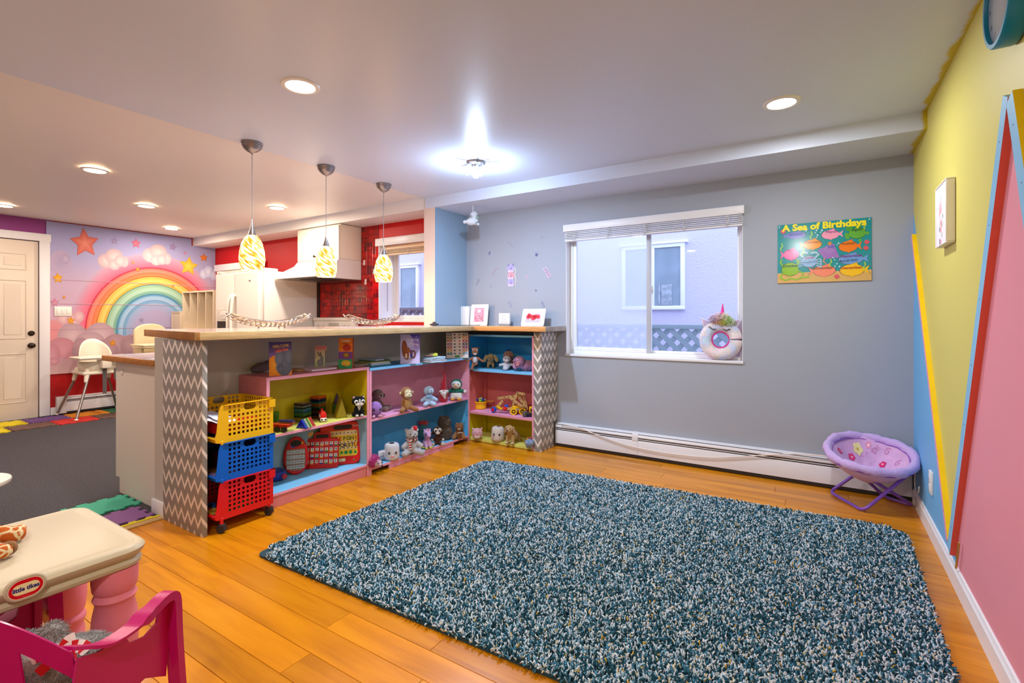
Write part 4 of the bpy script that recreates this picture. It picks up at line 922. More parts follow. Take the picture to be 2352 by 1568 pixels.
basket('yellow basket at the top of the basket stack', '#e9b408', .4835)
# what lies in the baskets
random.seed(21)
t = T('paper_cutout', 'white scalloped paper cut out lying in the yellow basket', 'paper', (-2.9, 1.43, .60)); pts = []
for k in range(9):
    for q in range(6): a = 2*pi*(k+q/6)/9; r_ = .1+.014*sin(pi*q/6); pts.append((r_*cos(a)*1.25, r_*sin(a)*.75))
pc_ = MB(RX(R(-14)) @ RY(R(10))); pc_.prism(pts, .002).prism([(x*.9+.03, y*.9+.01) for x, y in pts], .002, TR(0, .02, .012)).build('paper_sheet', plas('#e9e6ee', .8), t)
b = MB(RX(R(-14)) @ RY(R(10)))
for k in range(26): x, y = random.uniform(-.09, .1), random.uniform(-.05, .06); a = random.uniform(0, pi); b.box(-.006, .006, -.0009, .0009, .0145, .0149, TR(x, y, 0) @ RZ(a))
b.build('ink_dash', BLACK, t, kind='stuff')
def lump(nm, lab, cat, loc, col, seed, sx, sy_, sz):
    t = T(nm, lab, cat, loc); random.seed(seed); return t
t = T('toy_bin', 'shallow red bin with black base inside the yellow basket', 'bin', (-2.9, 1.5, .489))
MB().rbox(-.13, .13, -.1, .15, .03, .09, .01).build('bin_body', plas('#c41016'), t); MB().rbox(-.125, .125, -.095, .145, 0, .035, .006).build('bin_base', BLACK, t)
t = T('paper_scrap', 'crumpled pale paper scrap at the front lip of the yellow basket', 'paper', (-2.84, 1.375, .49)); MB(RZ(.3)).prism([(-.07, 0), (0, -.012), (.06, .01), (.05, .03), (-.03, .035)], .012).build('scrap', plas('#d7c3a0', .8), t)
def block(nm, lab, col, loc, sz, rz=0, cat='toy block', grp=None):
    o = MB().rbox(-sz[0]/2, sz[0]/2, -sz[1]/2, sz[1]/2, 0, sz[2], .003).build(nm, plas(col), None); tag(o, lab, cat, grp, loc, rz); return o
block('card_box', 'dark maroon box standing inside the blue basket', '#3c1014', (-2.93, 1.5, .282), (.2, .12, .12), 0, 'box')
block('card_box', 'flat wooden tray inside the blue basket', '#8a5a2a', (-2.86, 1.44, .282), (.18, .1, .03), .2, 'tray')
block('card_box', 'small lilac box at the front of the blue basket', '#9a86b8', (-2.8, 1.385, .285), (.05, .03, .03), .4, 'box')
for k, (c, x, y, l) in enumerate((('#d8a018', -2.83, 1.40, 'yellow'), ('#2e8a3a', -2.79, 1.50, 'green'), ('#1d4f9e', -2.9, 1.41, 'blue'), ('#c98a4a', -2.93, 1.52, 'tan'), ('#2f9c5a', -2.80, 1.57, 'teal green'))):
    t = T('toy_ring', l+' toy ring lying in the red basket', 'toy', (x, y, .083)); MB(RX(.3*(k % 3))).tube([(.032*cos(a), .032*sin(a), .012) for a in [2*pi*i/20 for i in range(20)]], .011, 8, closed=True).build('ring', plas(c), t)
# ================================================================ rug
def rug():
    A, B, C, D = (-2.34, 1.352), (-2.28, 3.243), (.372, 3.372), (.345, 1.43)
    t = T('shag_rug', 'large teal and white shaggy rug on the wood floor', 'rug', (-1, 2.3, .0005)); L0 = t.location
    def rr(P, r, z, n=5):
        out = []; m = len(P)
        for i in range(m):
            a, b_, c = Vector(P[i-1]), Vector(P[i]), Vector(P[(i+1) % m]); d1 = (a-b_).normalized(); d2 = (c-b_).normalized()
            for k in range(n+1): f = k/n; p = b_+d1*r*(1-f)**2+d2*r*f**2; out.append((p.x-L0.x, p.y-L0.y, z))
        return out
    P = [A, D, C, B]; lo = rr(P, .05, .001); hi = rr(P, .05, .011); n = len(lo)
    o = MB().add(lo+hi, [tuple(range(n))[::-1], tuple(range(n, 2*n))]+[(i, (i+1) % n, n+(i+1) % n, n+i) for i in range(n)]).build('rug_base', mat('rug_base', '#2c4650', .95), t, smooth=0)
    # emitter: gridded top, slightly wavy
    vs = []; fs = []; nx, ny = 40, 30
    for j in range(ny+1):
        for i in range(nx+1):
            u, v = i/nx, j/ny; p = (Vector(A)*(1-u)+Vector(D)*u)*(1-v)+(Vector(B)*(1-u)+Vector(C)*u)*v
            e = min(u, 1-u)*2.7; e2 = min(v, 1-v)*1.95; w_ = .004*sin(p.x*3.1+p.y*2)*min(1, e*8)*min(1, e2*8)
            # rounded corners
            vs.append((p.x-L0.x, p.y-L0.y, .008+.002+w_))
    for j in range(ny):
        for i in range(nx):
            if (i in (0, nx-1)) and (j in (0, ny-1)): continue
            q = j*(nx+1)+i; fs.append((q, q+1, q+nx+2, q+nx+1))
    # tuft mesh
    def tuft(bend, nm):
        pts = [(0, 0, -.002), (.0005*bend, 0, .006), (.0035*bend, .001, .013), (.0085*bend, .002, .0185)]; b_ = MB().tube(pts, [.0018, .0026, .0030, .0016], 5)
        m = bpy.data.meshes.new(nm); m.from_pydata(b_.v, [], b_.f); m.shade_smooth(); return m
    m = bpy.data.materials.new('rug_yarn'); m.use_nodes = True; nt = m.node_tree; N = nt.nodes; L = nt.links; bs = N['Principled BSDF']; bs.inputs['Roughness'].default_value = .85; bs.inputs['Specular IOR Level'].default_value = .2
    at = N.new('ShaderNodeAttribute'); at.attribute_type = 'INSTANCER'; at.attribute_name = 'rnd'; cr = N.new('ShaderNodeValToRGB'); cr.color_ramp.interpolation = 'CONSTANT'; e = cr.color_ramp.elements
    stops = [(0, '#1a4250'), (.22, '#2a5a6c'), (.40, '#12323c'), (.50, '#44809e'), (.60, '#c2ced8'), (.78, '#d6d9dc'), (.90, '#88aec2'), (.965, '#c9a044'), (.98, '#d9c9a8')]
    e[0].position = 0; e[0].color = hx(stops[0][1])+(1,); e[1].position = stops[1][0]; e[1].color = hx(stops[1][1])+(1,)
    for p, c in stops[2:]: q = e.new(p); q.color = hx(c)+(1,)
    L.new(at.outputs['Fac'], cr.inputs[0]); L.new(cr.outputs[0], bs.inputs['Base Color'])
    tm = tuft(1, 'tuft'); tm.materials.append(m); to = bpy.data.objects.new('pile_tuft', tm)
    me = bpy.data.meshes.new('pile'); me.from_pydata(vs, [], fs); me.materials.append(m); po = bpy.data.objects.new('pile', me); SC.collection.objects.link(po); po.parent = t; po['kind'] = 'stuff'
    g = bpy.data.node_groups.new('rug_pile', 'GeometryNodeTree'); g.interface.new_socket('Geometry', in_out='INPUT', socket_type='NodeSocketGeometry'); g.interface.new_socket('Geometry', in_out='OUTPUT', socket_type='NodeSocketGeometry')
    n = g.nodes; l = g.links; gi = n.new('NodeGroupInput'); go = n.new('NodeGroupOutput'); ds = n.new('GeometryNodeDistributePointsOnFaces'); ds.inputs['Density'].default_value = 30000
    rv = n.new('FunctionNodeRandomValue'); rv.data_type = 'FLOAT'; rv.inputs['ID'].default_value = 0
    st = n.new('GeometryNodeStoreNamedAttribute'); st.data_type = 'FLOAT'; st.domain = 'POINT'; st.inputs['Name'].default_value = 'rnd'
    ii = n.new('GeometryNodeInstanceOnPoints'); mi = n.new('GeometryNodeMeshLine'); oi = n.new('GeometryNodeObjectInfo'); oi.inputs['Object'].default_value = to
    rr_ = n.new('FunctionNodeRandomValue'); rr_.data_type = 'FLOAT_VECTOR'; rr_.inputs[0].default_value = (-.95, -.95, 0); rr_.inputs[1].default_value = (.95, .95, 6.283); rr_.inputs['Seed'].default_value = 3
    rs = n.new('FunctionNodeRandomValue'); rs.data_type = 'FLOAT'; rs.inputs[2].default_value = .75; rs.inputs[3].default_value = 1.2; rs.inputs['Seed'].default_value = 5
    l.new(gi.outputs[0], ds.inputs['Mesh']); l.new(ds.outputs['Points'], st.inputs['Geometry']); l.new(rv.outputs[1], st.inputs['Value']); l.new(st.outputs[0], ii.inputs['Points']); l.new(oi.outputs['Geometry'], ii.inputs['Instance']); l.new(rr_.outputs[0], ii.inputs['Rotation']); l.new(rs.outputs[1], ii.inputs['Scale']); l.new(ii.outputs[0], go.inputs[0])
    n.remove(mi); md = po.modifiers.new('pile', 'NODES'); md.node_group = g
    return t
rug()
# ================================================================ activity table
CRM = plas('#bfae90', .42); LEGP = mat('pink_plastic_leg', '#e9818f', .42, bump=.15, bs=350)
def rrect(x0, x1, y0, y1, r, z, n=8):
    out = []
    for cx_, cy_, a0 in ((x1-r, y1-r, 0), (x0+r, y1-r, pi/2), (x0+r, y0+r, pi), (x1-r, y0+r, 3*pi/2)):
        for k in range(n+1): a = a0+pi/2*k/n; out.append((cx_+r*cos(a), cy_+r*sin(a), z))
    return out
def loft(b, loops, caps=True):
    n = len(loops[0]); vs = [p for l in loops for p in l]; fs = []
    for j in range(len(loops)-1):
        for i in range(n): fs.append((j*n+i, j*n+(i+1) % n, (j+1)*n+(i+1) % n, (j+1)*n+i))
    if caps: fs.append(tuple(range(n))[::-1]); k = (len(loops)-1)*n; fs.append(tuple(k+i for i in range(n)))
    return b.add(vs, fs)
TX0, TX1, TY0, TY1, TZ = -2.215, -1.69, -.14, .655, .50
t = T('activity_table', 'cream plastic kids table with turned pink legs', 'table', ((TX0+TX1)/2, (TY0+TY1)/2, 0)); L0 = t.location
hx2, hy2 = (TX1-TX0)/2, (TY1-TY0)/2
prof = [(-.03, .436), (-.010, .436), (-.004, .441), (-.002, .450), (-.006, .457), (-.010, .461), (-.004, .466), (.004, .476), (.006, .486), (.0, .494), (-.006, .4985), (-.012, .5), (-.02, .4995), (-.026, .4965), (-.030, .4965), (-.036, .499)]
loft(MB(), [rrect(-hx2-o, hx2+o, -hy2-o, hy2+o, .06+o, z, 10) for o, z in prof]).build('table_top', CRM, t, smooth=35)
lp = [(.045, .001), (.05, .01), (.052, .06), (.05, .11), (.046, .128), (.05, .136), (.054, .146), (.053, .156), (.047, .164), (.052, .18), (.056, .22), (.0565, .26), (.053, .30), (.046, .335), (.049, .342), (.053, .35), (.049, .36), (.047, .366), (.053, .376), (.0555, .40), (.056, .436)]
for sx in (1, -1):
    for sy_ in (1, -1): MB().lathe([(r, z) for r, z in lp], 32, TR(sx*(hx2-.06), sy_*(hy2-.065), 0)).build('leg', LEGP, t)
# badge on the long side
pb = onX(57, 1347, TX1); by, bz = pb.y, pb.z; hw = (onX(98, 1340, TX1).y-onX(17, 1355, TX1).y)/2*1.0
def pill(w, h, n=10): return [((w-h)*(1 if c else -1)+h*cos(a), h*sin(a)) for c, a0 in ((1, -pi/2), (0, pi/2)) for a in [a0+pi*k/n for k in range(n+1)]]
Mx = Matrix(((0, 0, 1, TX1-L0.x), (1, 0, 0, by-L0.y), (0, 1, 0, bz), (0, 0, 0, 1)))
MB(Mx).prism(pill(hw*1.25, .031), .012, z0=-.002).build('badge_boss', CRM, t, bevel=.004)
pr = Print((TX1-L0.x+.0102, by-L0.y, bz), (0, 1, 0), (0, 0, 1), eps=6e-5)
pr.poly(pill(hw*1.03, .0235), '#f0e2c4').poly(pill(hw*.99, .0222), '#d3141c').poly(pill(hw*.80, .0132), '#f3e2a8').text('little tikes', 0, 0, .0145, '#27347c', .045, sx=.86).build('badge_print', PRG, t)
# ================================================================ magenta chairs
MAG = plas('#b5075f', .3)
def kid_chair(label, loc, rz):
    """forward is +y; back at y=0"""
    t = T('plastic_chair', label, 'chair', loc, rz, group='magenta plastic kids chairs'); w = .19; D_ = .27; SZt = .26
    def S(a, z): # point on the curved back
        f = (z-SZt)/.27; x = a*(w-.005*f); y = .045*abs(a)**2.2-.035*f; return Vector((x, y, z))
    def patch(b, fn, na, nz, th=.004):
        vs = []; fs = []; off = []
        for s in (0, 1):
            for j in range(nz+1):
                for i in range(na+1):
                    p = fn(i/na, j/nz); vs.append((p.x, p.y-th*s, p.z))
        n1 = (na+1)*(nz+1)
        for j in range(nz):
            for i in range(na): q = j*(na+1)+i; fs += [(q, q+na+1, q+na+2, q+1), (n1+q, n1+q+1, n1+q+na+2, n1+q+na+1)]
        for i in range(na): q = nz*(na+1)+i; fs += [(i, i+1, n1+i+1, n1+i), (q, n1+q, n1+q+1, q+1)]
        for j in range(nz): q = j*(na+1); r = q+na; fs += [(q, n1+q, n1+q+na+1, q+na+1), (r, r+na+1, n1+r+na+1, n1+r)]
        b.add(vs, fs)
    zt = lambda a: .545-.115*abs(a)**2.1
    b = MB()
    patch(b, lambda u, v: S(-1+2*u, zt(-1+2*u)-.052*(1-v)-.012*(1-v)*abs(-1+2*u)), 24, 3)
    for a0, a1 in ((-.55, -.32), (-.16, .16), (.32, .55)):
        patch(b, lambda u, v, a0=a0, a1=a1: S(a0+(a1-a0)*u, SZt-.005+(zt(a0+(a1-a0)*u)-.03-SZt+.005)*v), 4, 8)
    b.build('backrest', MAG, t, smooth=50)
    b = MB(); loft(b, [[(x*(1+.02*k), y+D_/2, z) for x, y, z in rrect(-w+.008, w-.008, -D_/2-.01, D_/2, .045, SZt+o)] for k, o in ((0, -.022), (1, -.018), (1, 0), (-1, .002), (-4, -.006))]); b.build('seat', MAG, t, smooth=50)
    for s in (1, -1):
        # arm: flat ribbon sweeping from the back to the front, turning down into the front leg
        path = [(s*.168, .024, .438), (s*(w-.004), .045, .428), (s*(w+.003), .062, .418), (s*(w+.008), .095, .405), (s*(w+.012), .15, .402), (s*(w+.014), .21, .41), (s*(w+.014), D_-.02, .418), (s*(w+.014), D_+.008, .412), (s*(w+.014), D_+.018, .385), (s*(w+.016), D_+.02, .30), (s*(w+.02), D_+.028, .15), (s*(w+.026), D_+.036, .003)]
        P = spline(path, 4); vs = []; fs = []; m = len(P); wd = .021
        for i, p in enumerate(P):
            d = (P[min(i+1, m-1)]-P[max(i-1, 0)]).normalized(); nrm = Vector((0, d.z, -d.y)).normalized(); sxv = Vector((1, 0, 0))
            k = .0035; ww = wd*(1 if i < 22 else 1.0); dep = .006 if i < 18 else .006+.016*min(1, (i-18)/6)
            for q in ((-ww, -k), (ww, -k), (ww, k+dep*0), (-ww, k)): vs.append(tuple(p+sxv*q[0]*(1 if i < 20 else .8)+nrm*(q[1]*(1 if i < 18 else 3.2))))
        for i in range(m-1):
            for q in range(4): fs.append((4*i+q, 4*i+(q+1) % 4, 4*i+4+(q+1) % 4, 4*i+4+q))
        fs += [(0, 3, 2, 1), (4*m-4, 4*m-3, 4*m-2, 4*m-1)]; MB().add(vs, fs).build('armrest', MAG, t, smooth=50)
        # side web between seat, arm and front leg
        x = s*(w+.006); b = MB()
        web = [(.0, .215), (.0, .30), (.02, .42), (.07, .40), (.14, .392), (.155, .365), (.2, .352), (.238, .362), (.25, .405), (D_+.012, .405), (D_+.015, .32), (D_+.0, .2), (D_-.03, .22), (D_-.07, .245), (.06, .235), (.02, .2)]
        vs = [(x, y, z) for y, z in web]; b.prism(web, .005, Matrix(((0, 0, 1, x-.0025), (1, 0, 0, 0), (0, 1, 0, 0), (0, 0, 0, 1)))); b.build('side_web', MAG, t, smooth=0)
        b = MB(); b.add([(s*(w-.01), -.01, .255), (s*(w+.006), -.01, .255), (s*(w+.006), .03, .255), (s*(w-.01), .012, .255), (s*(w+.018), -.06, .003), (s*(w+.03), -.06, .003), (s*(w+.03), -.03, .003), (s*(w+.018), -.035, .003)], [(0, 1, 2, 3), (4, 7, 6, 5), (0, 4, 5, 1), (1, 5, 6, 2), (2, 6, 7, 3), (3, 7, 4, 0)]); b.build('leg', MAG, t, smooth=0)
    return t
kid_chair('magenta plastic kids chair holding a grey teddy at the cream table', (-1.533, .282, 0), .5)
kid_chair('magenta plastic kids chair pushed under the far side of the cream table', (-2.27, .31, 0), -pi/2)
# white stool at the left edge
o = T('round_stool', 'white round stool on the grey carpet at the left edge', 'stool', (-3.755, .60, 0)); MB().lathe([(.0, .28), (.185, .28), (.197, .286), (.2, .297), (.197, .304), (.0, .305)], 48, cap=False).build('seat', WHITEP, o)
for k in range(4): a = pi/4+k*pi/2; MB().tube([(.12*cos(a), .12*sin(a), .28), (.16*cos(a), .16*sin(a), 0)], .013, 10).build('leg', WHITEP, o)
# ================================================================ folding saucer chair
PUR = plas('#7a4bb4', .28); LAV = mat('lavender_cloth', '#c3a6dc', .85, bump=.6, bs=60, sheen=.2, bdist=.006); CLO = mat('lilac_print_cloth', '#d3a8d4', .85, bump=.5, bs=30, sheen=.2, bdist=.01, var=.1, vs=12)
fc = Vector((.243, 3.772, 0)); t = T('saucer_chair', 'small folding saucer chair with lilac flowered seat in the corner', 'chair', fc)
tilt = RZ(.15) @ RX(R(16)); RC = Vector((0, 0, .318)); MT = TR(*RC) @ tilt; rad = .222
random.seed(3)
vs = []; fs = []; nr, na = 16, 56
for j in range(nr+1):
    f = 1-j/nr
    for i in range(na):
        a = 2*pi*i/na; r = rad*.93*f; z = -.155*(1-f*f)**1.0+.006*sin(a*9+f*4)*f*(1-f)*3+.004*sin(a*5)*f
        vs.append((r*cos(a), r*sin(a), z))
for j in range(nr):
    for i in range(na): fs.append((j*na+i, (j+1)*na+i, (j+1)*na+(i+1) % na, j*na+(i+1) % na))
fs = [f[::-1] for f in fs]
o = MB(MT).add(vs, fs).build('seat_cloth', CLO, t, smooth=180); q = o.modifiers.new('t', 'SOLIDIFY'); q.thickness = .004; q.offset = 1
def rimpt(a, dr=0, dz=0): return ((rad+dr)*cos(a), (rad+dr)*sin(a), .006*sin(3*a+1)+dz)
b = MB(MT); b.tube([rimpt(a) for a in [2*pi*i/64 for i in range(64)]], [.024+.003*sin(i*1.1)+.002*sin(i*2.7) for i in range(64)], 12, closed=True, flat=1.15); b.build('padded_rim', LAV, t, smooth=180)
MB(MT).tube([rimpt(a, -.026, -.006+.003*sin(a*13)) for a in [2*pi*i/96 for i in range(96)]], .0035, 6, closed=True).build('piping', mat('purple_piping', '#8a57b8', .8), t)
b = MB(MT).tube([rimpt(a, .012, -.012) for a in [2*pi*i/64 for i in range(64)]], .0085, 8, closed=True); b.build('rim_frame', PUR, t)
# outer skirt of the bag
vs = []; fs = []
for j in range(7):
    f = j/6
    for i in range(na): a = 2*pi*i/na; r = (rad+.012)*(1-.62*f**1.6); vs.append((r*cos(a), r*sin(a), -.01-.145*f**1.1))
for j in range(6):
    for i in range(na): fs.append((j*na+i, j*na+(i+1) % na, (j+1)*na+(i+1) % na, (j+1)*na+i))
MB(MT).add(vs, [f[::-1] for f in fs]).build('outer_bag', LAV, t, smooth=180)
def w2(p): return Vector(p)-fc
A_, B_, D2, C2 = Vector((.035, 3.86, .012)), Vector((.2, 3.585, .012)), Vector((.468, 3.84, .012)), Vector((.33, 3.945, .012))
def on_rim(dx, dy): p = (MT @ Vector((dx, dy, -.02))); return p+fc
R1, R2 = on_rim(.17, .15), on_rim(.20, -.10); R3, R4 = on_rim(-.19, .08), on_rim(-.10, -.19)
def ubar(P, nm='leg_frame'):
    pts = []; P = [Vector(p) for p in P]
    for i, p in enumerate(P):
        if i in (0, len(P)-1): pts.append(p); continue
        a = (P[i-1]-p).normalized(); c = (P[i+1]-p).normalized(); r = .045
        for k in range(7): f = k/6; pts.append(p+a*r*(1-f)**2+c*r*f**2)
    MB().tube([w2(p) for p in pts], .0095, 10).build(nm, PUR, t)
ubar([R1, A_, B_, R2]); ubar([R3, C2, D2, R4])
MB().tube([w2(R2), w2(R2+(B_-R2)*.28)], .0075, 10).build('strut', plas('#a9a4b0', .3), t)
MB(TR(*w2(R2))).rbox(-.014, .014, -.012, .012, -.014, .016, .004).build('joint', plas('#33303a', .4), t)
q = w2(R4+(D2-R4)*.08); MB(TR(*q) @ RY(.4)).rbox(-.008, .008, -.004, .004, -.02, .012, .003).build('latch', plas('#8fb4d8', .3), t)
q = w2(R3+(C2-R3)*.55); MB(TR(*q) @ RZ(.2) @ RX(.5)).box(-.032, .032, -.001, .001, -.022, .02).build('care_label', plas('#c7b4c0', .8), t)
# printed flowers on the cloth
def bowl(x, y, l):
    rr_ = sqrt(x*x+y*y); f = min(1, rr_/(rad*.93)); a = atan2(y, x); z = -.155*(1-f*f)+.006*sin(a*9+f*4)*f*(1-f)*3+.004*sin(a*5)*f
    return tuple(MT @ Vector((x, y, z+.009+l)))
pr = Print((0, 0, 0), (1, 0, 0), (0, 1, 0), wrap=bowl, eps=5e-5)
for x, y, s, c, m_ in ((-.03, .15, .026, '#e8dc9c', '#c9a83c'), (-.07, .10, .018, '#d83a78', '#f3d0dc'), (.085, .06, .017, '#d8306e', '#f0c0d0'), (-.09, -.02, .018, '#e2d79a', '#b9982c'), (-.14, .08, .014, '#cf3f6c', '#f0c8d4'), (.03, .17, .014, '#e69ab4', '#fff')):
    for k in range(5): a = 2*pi*k/5; pr.disc(x+s*.62*cos(a), y+s*.62*sin(a), s*.5, None, c, n=12, keep=k > 0)
    pr.disc(x, y, s*.3, None, m_, n=10)
for x, y in ((.06, .14), (.12, .12), (.15, .02), (.11, -.03)):
    pr.stroke([(x+.018*cos(k*.7)*(1-k/14), y+.018*sin(k*.7)*(1-k/14)) for k in range(12)], .0025, '#c2679a')
for k in range(4): pr.stroke([(-.02+.03*k, .115+.01*k), (-.015+.03*k, .135+.01*k), (-.005+.03*k, .118+.01*k)], .003, '#c987b4')
pr.build('flower_print', PRF, t)
# ================================================================ right wall things
XW = XR-.034; pa, pb_ = onX(2148, 435, XW), onX(2172, 408, XW); z0p = onX(2148, 571, XW).z
t = T('canvas_picture', 'white framed unicorn print hanging on the yellow wall', 'picture', (XW, (pa.y+pb_.y)/2, (pa.z+z0p)/2)); hy_, hz_ = abs(pa.y-pb_.y)/2, (pa.z-z0p)/2
WHF = mat('white_frame', '#efe9e6', .45)
ring(MB(RZ(pi/2)), -hy_, hy_, -hz_, hz_, .006, -.033, -.0).build('frame', WHF, t); MB().box(.004, .03, -hy_+.006, hy_-.006, -hz_+.006, hz_-.006).build('canvas', WHF, t)
pr = Print((.0038, 0, 0), (0, -1, 0), (0, 0, 1)); s_ = hz_
pr.rect(-hy_+.008, -hz_+.008, hy_-.008, hz_-.008, '#e6dfe4'); pr.disc(.0, .0, hy_*.55, s_*.55, '#d8e2dc', '#e6dfe4', 24); pr.disc(-.02, .12*s_, hy_*.3, s_*.3, '#e8a0a8', '#efc0c4'); pr.disc(-.01, -.25*s_, hy_*.34, s_*.3, '#f0b8c0', '#e8dfe0')
for k in range(9): pr.disc(.03*sin(k*2.1)-.01, -.62*s_+.05*cos(k*1.7), .012, .014, ('#e0889a', '#a9b8a0', '#8f9098')[k % 3], n=8)
pr.stroke([(.03, -.1*s_), (.035, -.02*s_), (.04, -.16*s_)], .005, '#58605c').stroke([(-.02, .4*s_), (-.012, .62*s_)], .008, '#d8b8c0'); pr.build('print', PRT, t)
pcx = onX(2292, 104, XR-.05); rcl = .145
t = T('wall_clock', 'round wall clock with a blue rim high on the yellow wall', 'clock', (XR, pcx.y, pcx.z+rcl)); MM = RY(-pi/2)
MB(MM).lathe([(rcl-.002, .004), (rcl, .01), (rcl, .05), (rcl-.004, .055), (rcl-.016, .055), (rcl-.018, .046), (rcl-.018, .008)], 56, cap=False).build('rim', plas('#1183a8', .3), t)
MB(MM).lathe([(rcl-.017, .004), (rcl-.017, .044)], 56).build('dial', plas('#b9b4b4', .25), t)
pr = Print((-.0445, 0, 0), (0, -1, 0), (0, 0, 1))
pr.disc(0, 0, rcl-.02, None, '#c2bcbc', '#a8a4a6', 40)
for k in range(12): a = 2*pi*k/12; pr.text(str(k or 12), .105*sin(a), .105*cos(a), .024, '#4d4a52', .01)
pr.stroke([(0, 0), (-.03, .05)], .007, '#2a2a30').stroke([(0, 0), (.06, -.04)], .005, '#2a2a30').disc(0, 0, .008, None, '#2a2a30'); pr.build('dial_print', PRG, t)
MB(MM).lathe([(.0, .053), (.06, .052), (rcl-.02, .047)], 48, cap=False).build('glass_cover', GL, t)
po = onX(2136, 1107, XR-.01); t = T('wall_outlet', 'white outlet plate on the blue part of the right wall', 'outlet', (XR, po.y, po.z)); MB().rbox(-.011, 0, -.036, .036, -.06, .06, .003).build('plate', WHITEP, t)
for s in (1, -1): MB().rbox(-.014, -.005, -.017, .017, s*.026-.016, s*.026+.016, .004).build('socket', WHITEP, t)
p1 = [(2085, 1066), (2096, 1070), (2101, 1082), (2101, 1110), (2104, 1128), (2109, 1131), (2111, 1118)]
tag(MB().tube(spline([onX(u, v, XR-.024) for u, v in p1[:3]]+[onX(u, v, XR-.020) for u, v in p1[3:]]), .0035, 6).build('phone_cord', plas('#e6dcd2', .5)), 'short white cable end hanging in the corner behind the saucer chair', 'cord')
q = onX(2196, 1240, XR-.012); t = T('thin_rod', 'thin brass coloured rod behind the foot of the blue and red batten', 'rod', (q.x, q.y, .1)); pt = onX(2203, 1215, XR-.012); MB().tube([(0, 0, .0), (0, pt.y-q.y, .13)], .004, 8).build('rod', mat('brass_rod', '#c9a552', .35, metal=.6), t)
# ================================================================ toys on the shelves; each toy is modelled 1 unit tall facing -y and scaled
EYEB = plas('#0a0a0c', .08); EYEW = plas('#f2efe8', .3); NOSE = plas('#241a18', .3)
def E(x, y, z, a, b=None, c=None, rot=None): return ('e', (x, y, z), (a, b or a, c or b or a), rot)
def C(x, y, z, X, Y, Z, r, q=None): return ('c', (x, y, z), (X, Y, Z), r, q)
def S(*ps):
    out = []
    for p in ps:
        out.append(p)
        if p[0] == 'e': out.append(('e', (-p[1][0],)+p[1][1:], p[2], None if len(p) < 4 or p[3] is None else Matrix.Diagonal((-1, 1, 1, 1)) @ p[3] @ Matrix.Diagonal((-1, 1, 1, 1))))
        else: out.append(('c', (-p[1][0],)+p[1][1:], (-p[2][0],)+p[2][1:], p[3], p[4]))
    return out
def face(p, turn=0): return atan2(-p[1], -p[0])+pi/2+turn
def toy(name, label, u, v, z, hp, turn=0, grp=None, cat='plush toy', depth=0, lean=0):
    p = onZ(u, v, z); fc_ = -sin(YAW)*p.x+cos(YAW)*p.y; h = hp*fc_/F
    if depth: d = Vector((p.x, p.y, 0)).normalized()*depth; p += d; h *= (fc_+depth)/fc_
    t = T(name, label, cat, (p.x, p.y, z+.001), face(p, turn), grp); t.scale = (h, h, h)
    if lean: t.rotation_euler = (lean, 0, t.rotation_euler[2])
    return t
def B(t, nm, col, prims, vox=.028, fur=0, sm=5, label=None, m=None, fs=.08): return blob(nm, prims, m or plush(*(col if isinstance(col, tuple) else (col,))), t, vox, sm, fur, fs, label)
def ball(t, nm, c, r, m, rot=None, n=16): return MB().ell(c, r, rot, n).build(nm, m, t, smooth=180)
def eyes(t, x, y, z, r, ring=None, rw=1.6, cx=0):
    for s in (1, -1):
        if ring: ball(t, 'eye_patch', (cx+s*x, y+r*.35, z), (r*rw, r*.8, r*rw), plas(ring, .6))
        e = ball(t, 'eye', (cx+s*x, y, z), (r, r*.7, r), EYEB); ball(e, 'eye_glint', (cx+s*x-r*.3, y-r*.62, z+r*.35), r*.25, EYEW, n=8)
def smile(t, cx, y, z, w, h, m=None, th=.012, curve=.3):
    P = [(cx+w*sin(a), y+curve*w*(1-cos(a))*1.2, z+h*(1-cos(a))) for a in [-1.1+2.2*k/10 for k in range(11)]]
    MB().tube(P, th, 6).build('mouth', m or NOSE, t)
def furry(name, t, ells, n, ln, wd, mt, seed=1, curl=0):
    """shaggy pile: thin tapering locks rooted on ellipsoids"""
    rnd = random.Random(seed); b = MB(); tot = sum(e[1][0]*e[1][1]+e[1][1]*e[1][2]+e[1][0]*e[1][2] for e in ells)
    for c, r in ells:
        k = int(n*(r[0]*r[1]+r[1]*r[2]+r[0]*r[2])/tot)
        for i in range(k):
            z = rnd.uniform(-.75, 1); a = rnd.uniform(0, 2*pi); q = sqrt(1-z*z); nrm = Vector((q*cos(a), q*sin(a), z)); p = Vector((c[0]+nrm.x*r[0], c[1]+nrm.y*r[1], c[2]+nrm.z*r[2]))
            d = (Vector((nrm.x/r[0], nrm.y/r[1], nrm.z/r[2])).normalized()+Vector((rnd.uniform(-.6, .6), rnd.uniform(-.6, .6), rnd.uniform(-.9, .2)))).normalized()
            s = d.cross(Vector((rnd.uniform(-1, 1), rnd.uniform(-1, 1), rnd.uniform(-1, 1)))).normalized()*wd; s2 = d.cross(s).normalized()*wd; L_ = ln*rnd.uniform(.6, 1.2); m_ = p+d*L_*.55; e = p+d*L_+Vector((0, 0, -curl*L_))
            n0 = len(b.v); b.v += [tuple(p-s), tuple(p+s), tuple(p+s2), tuple(m_-s*.8), tuple(m_+s*.8), tuple(m_+s2*.8), tuple(e)]
            b.f += [[n0+x for x in f] for f in ((0, 1, 4, 3), (1, 2, 5, 4), (2, 0, 3, 5), (3, 4, 6), (4, 5, 6), (5, 3, 6))]; b.mi += [0]*6
    return b.build(name, mt, t, smooth=180, kind='stuff')
Z1, Z1B, Z2, Z2B, Z3 = .447, .088, .408, .052, (.03, .275, .677)
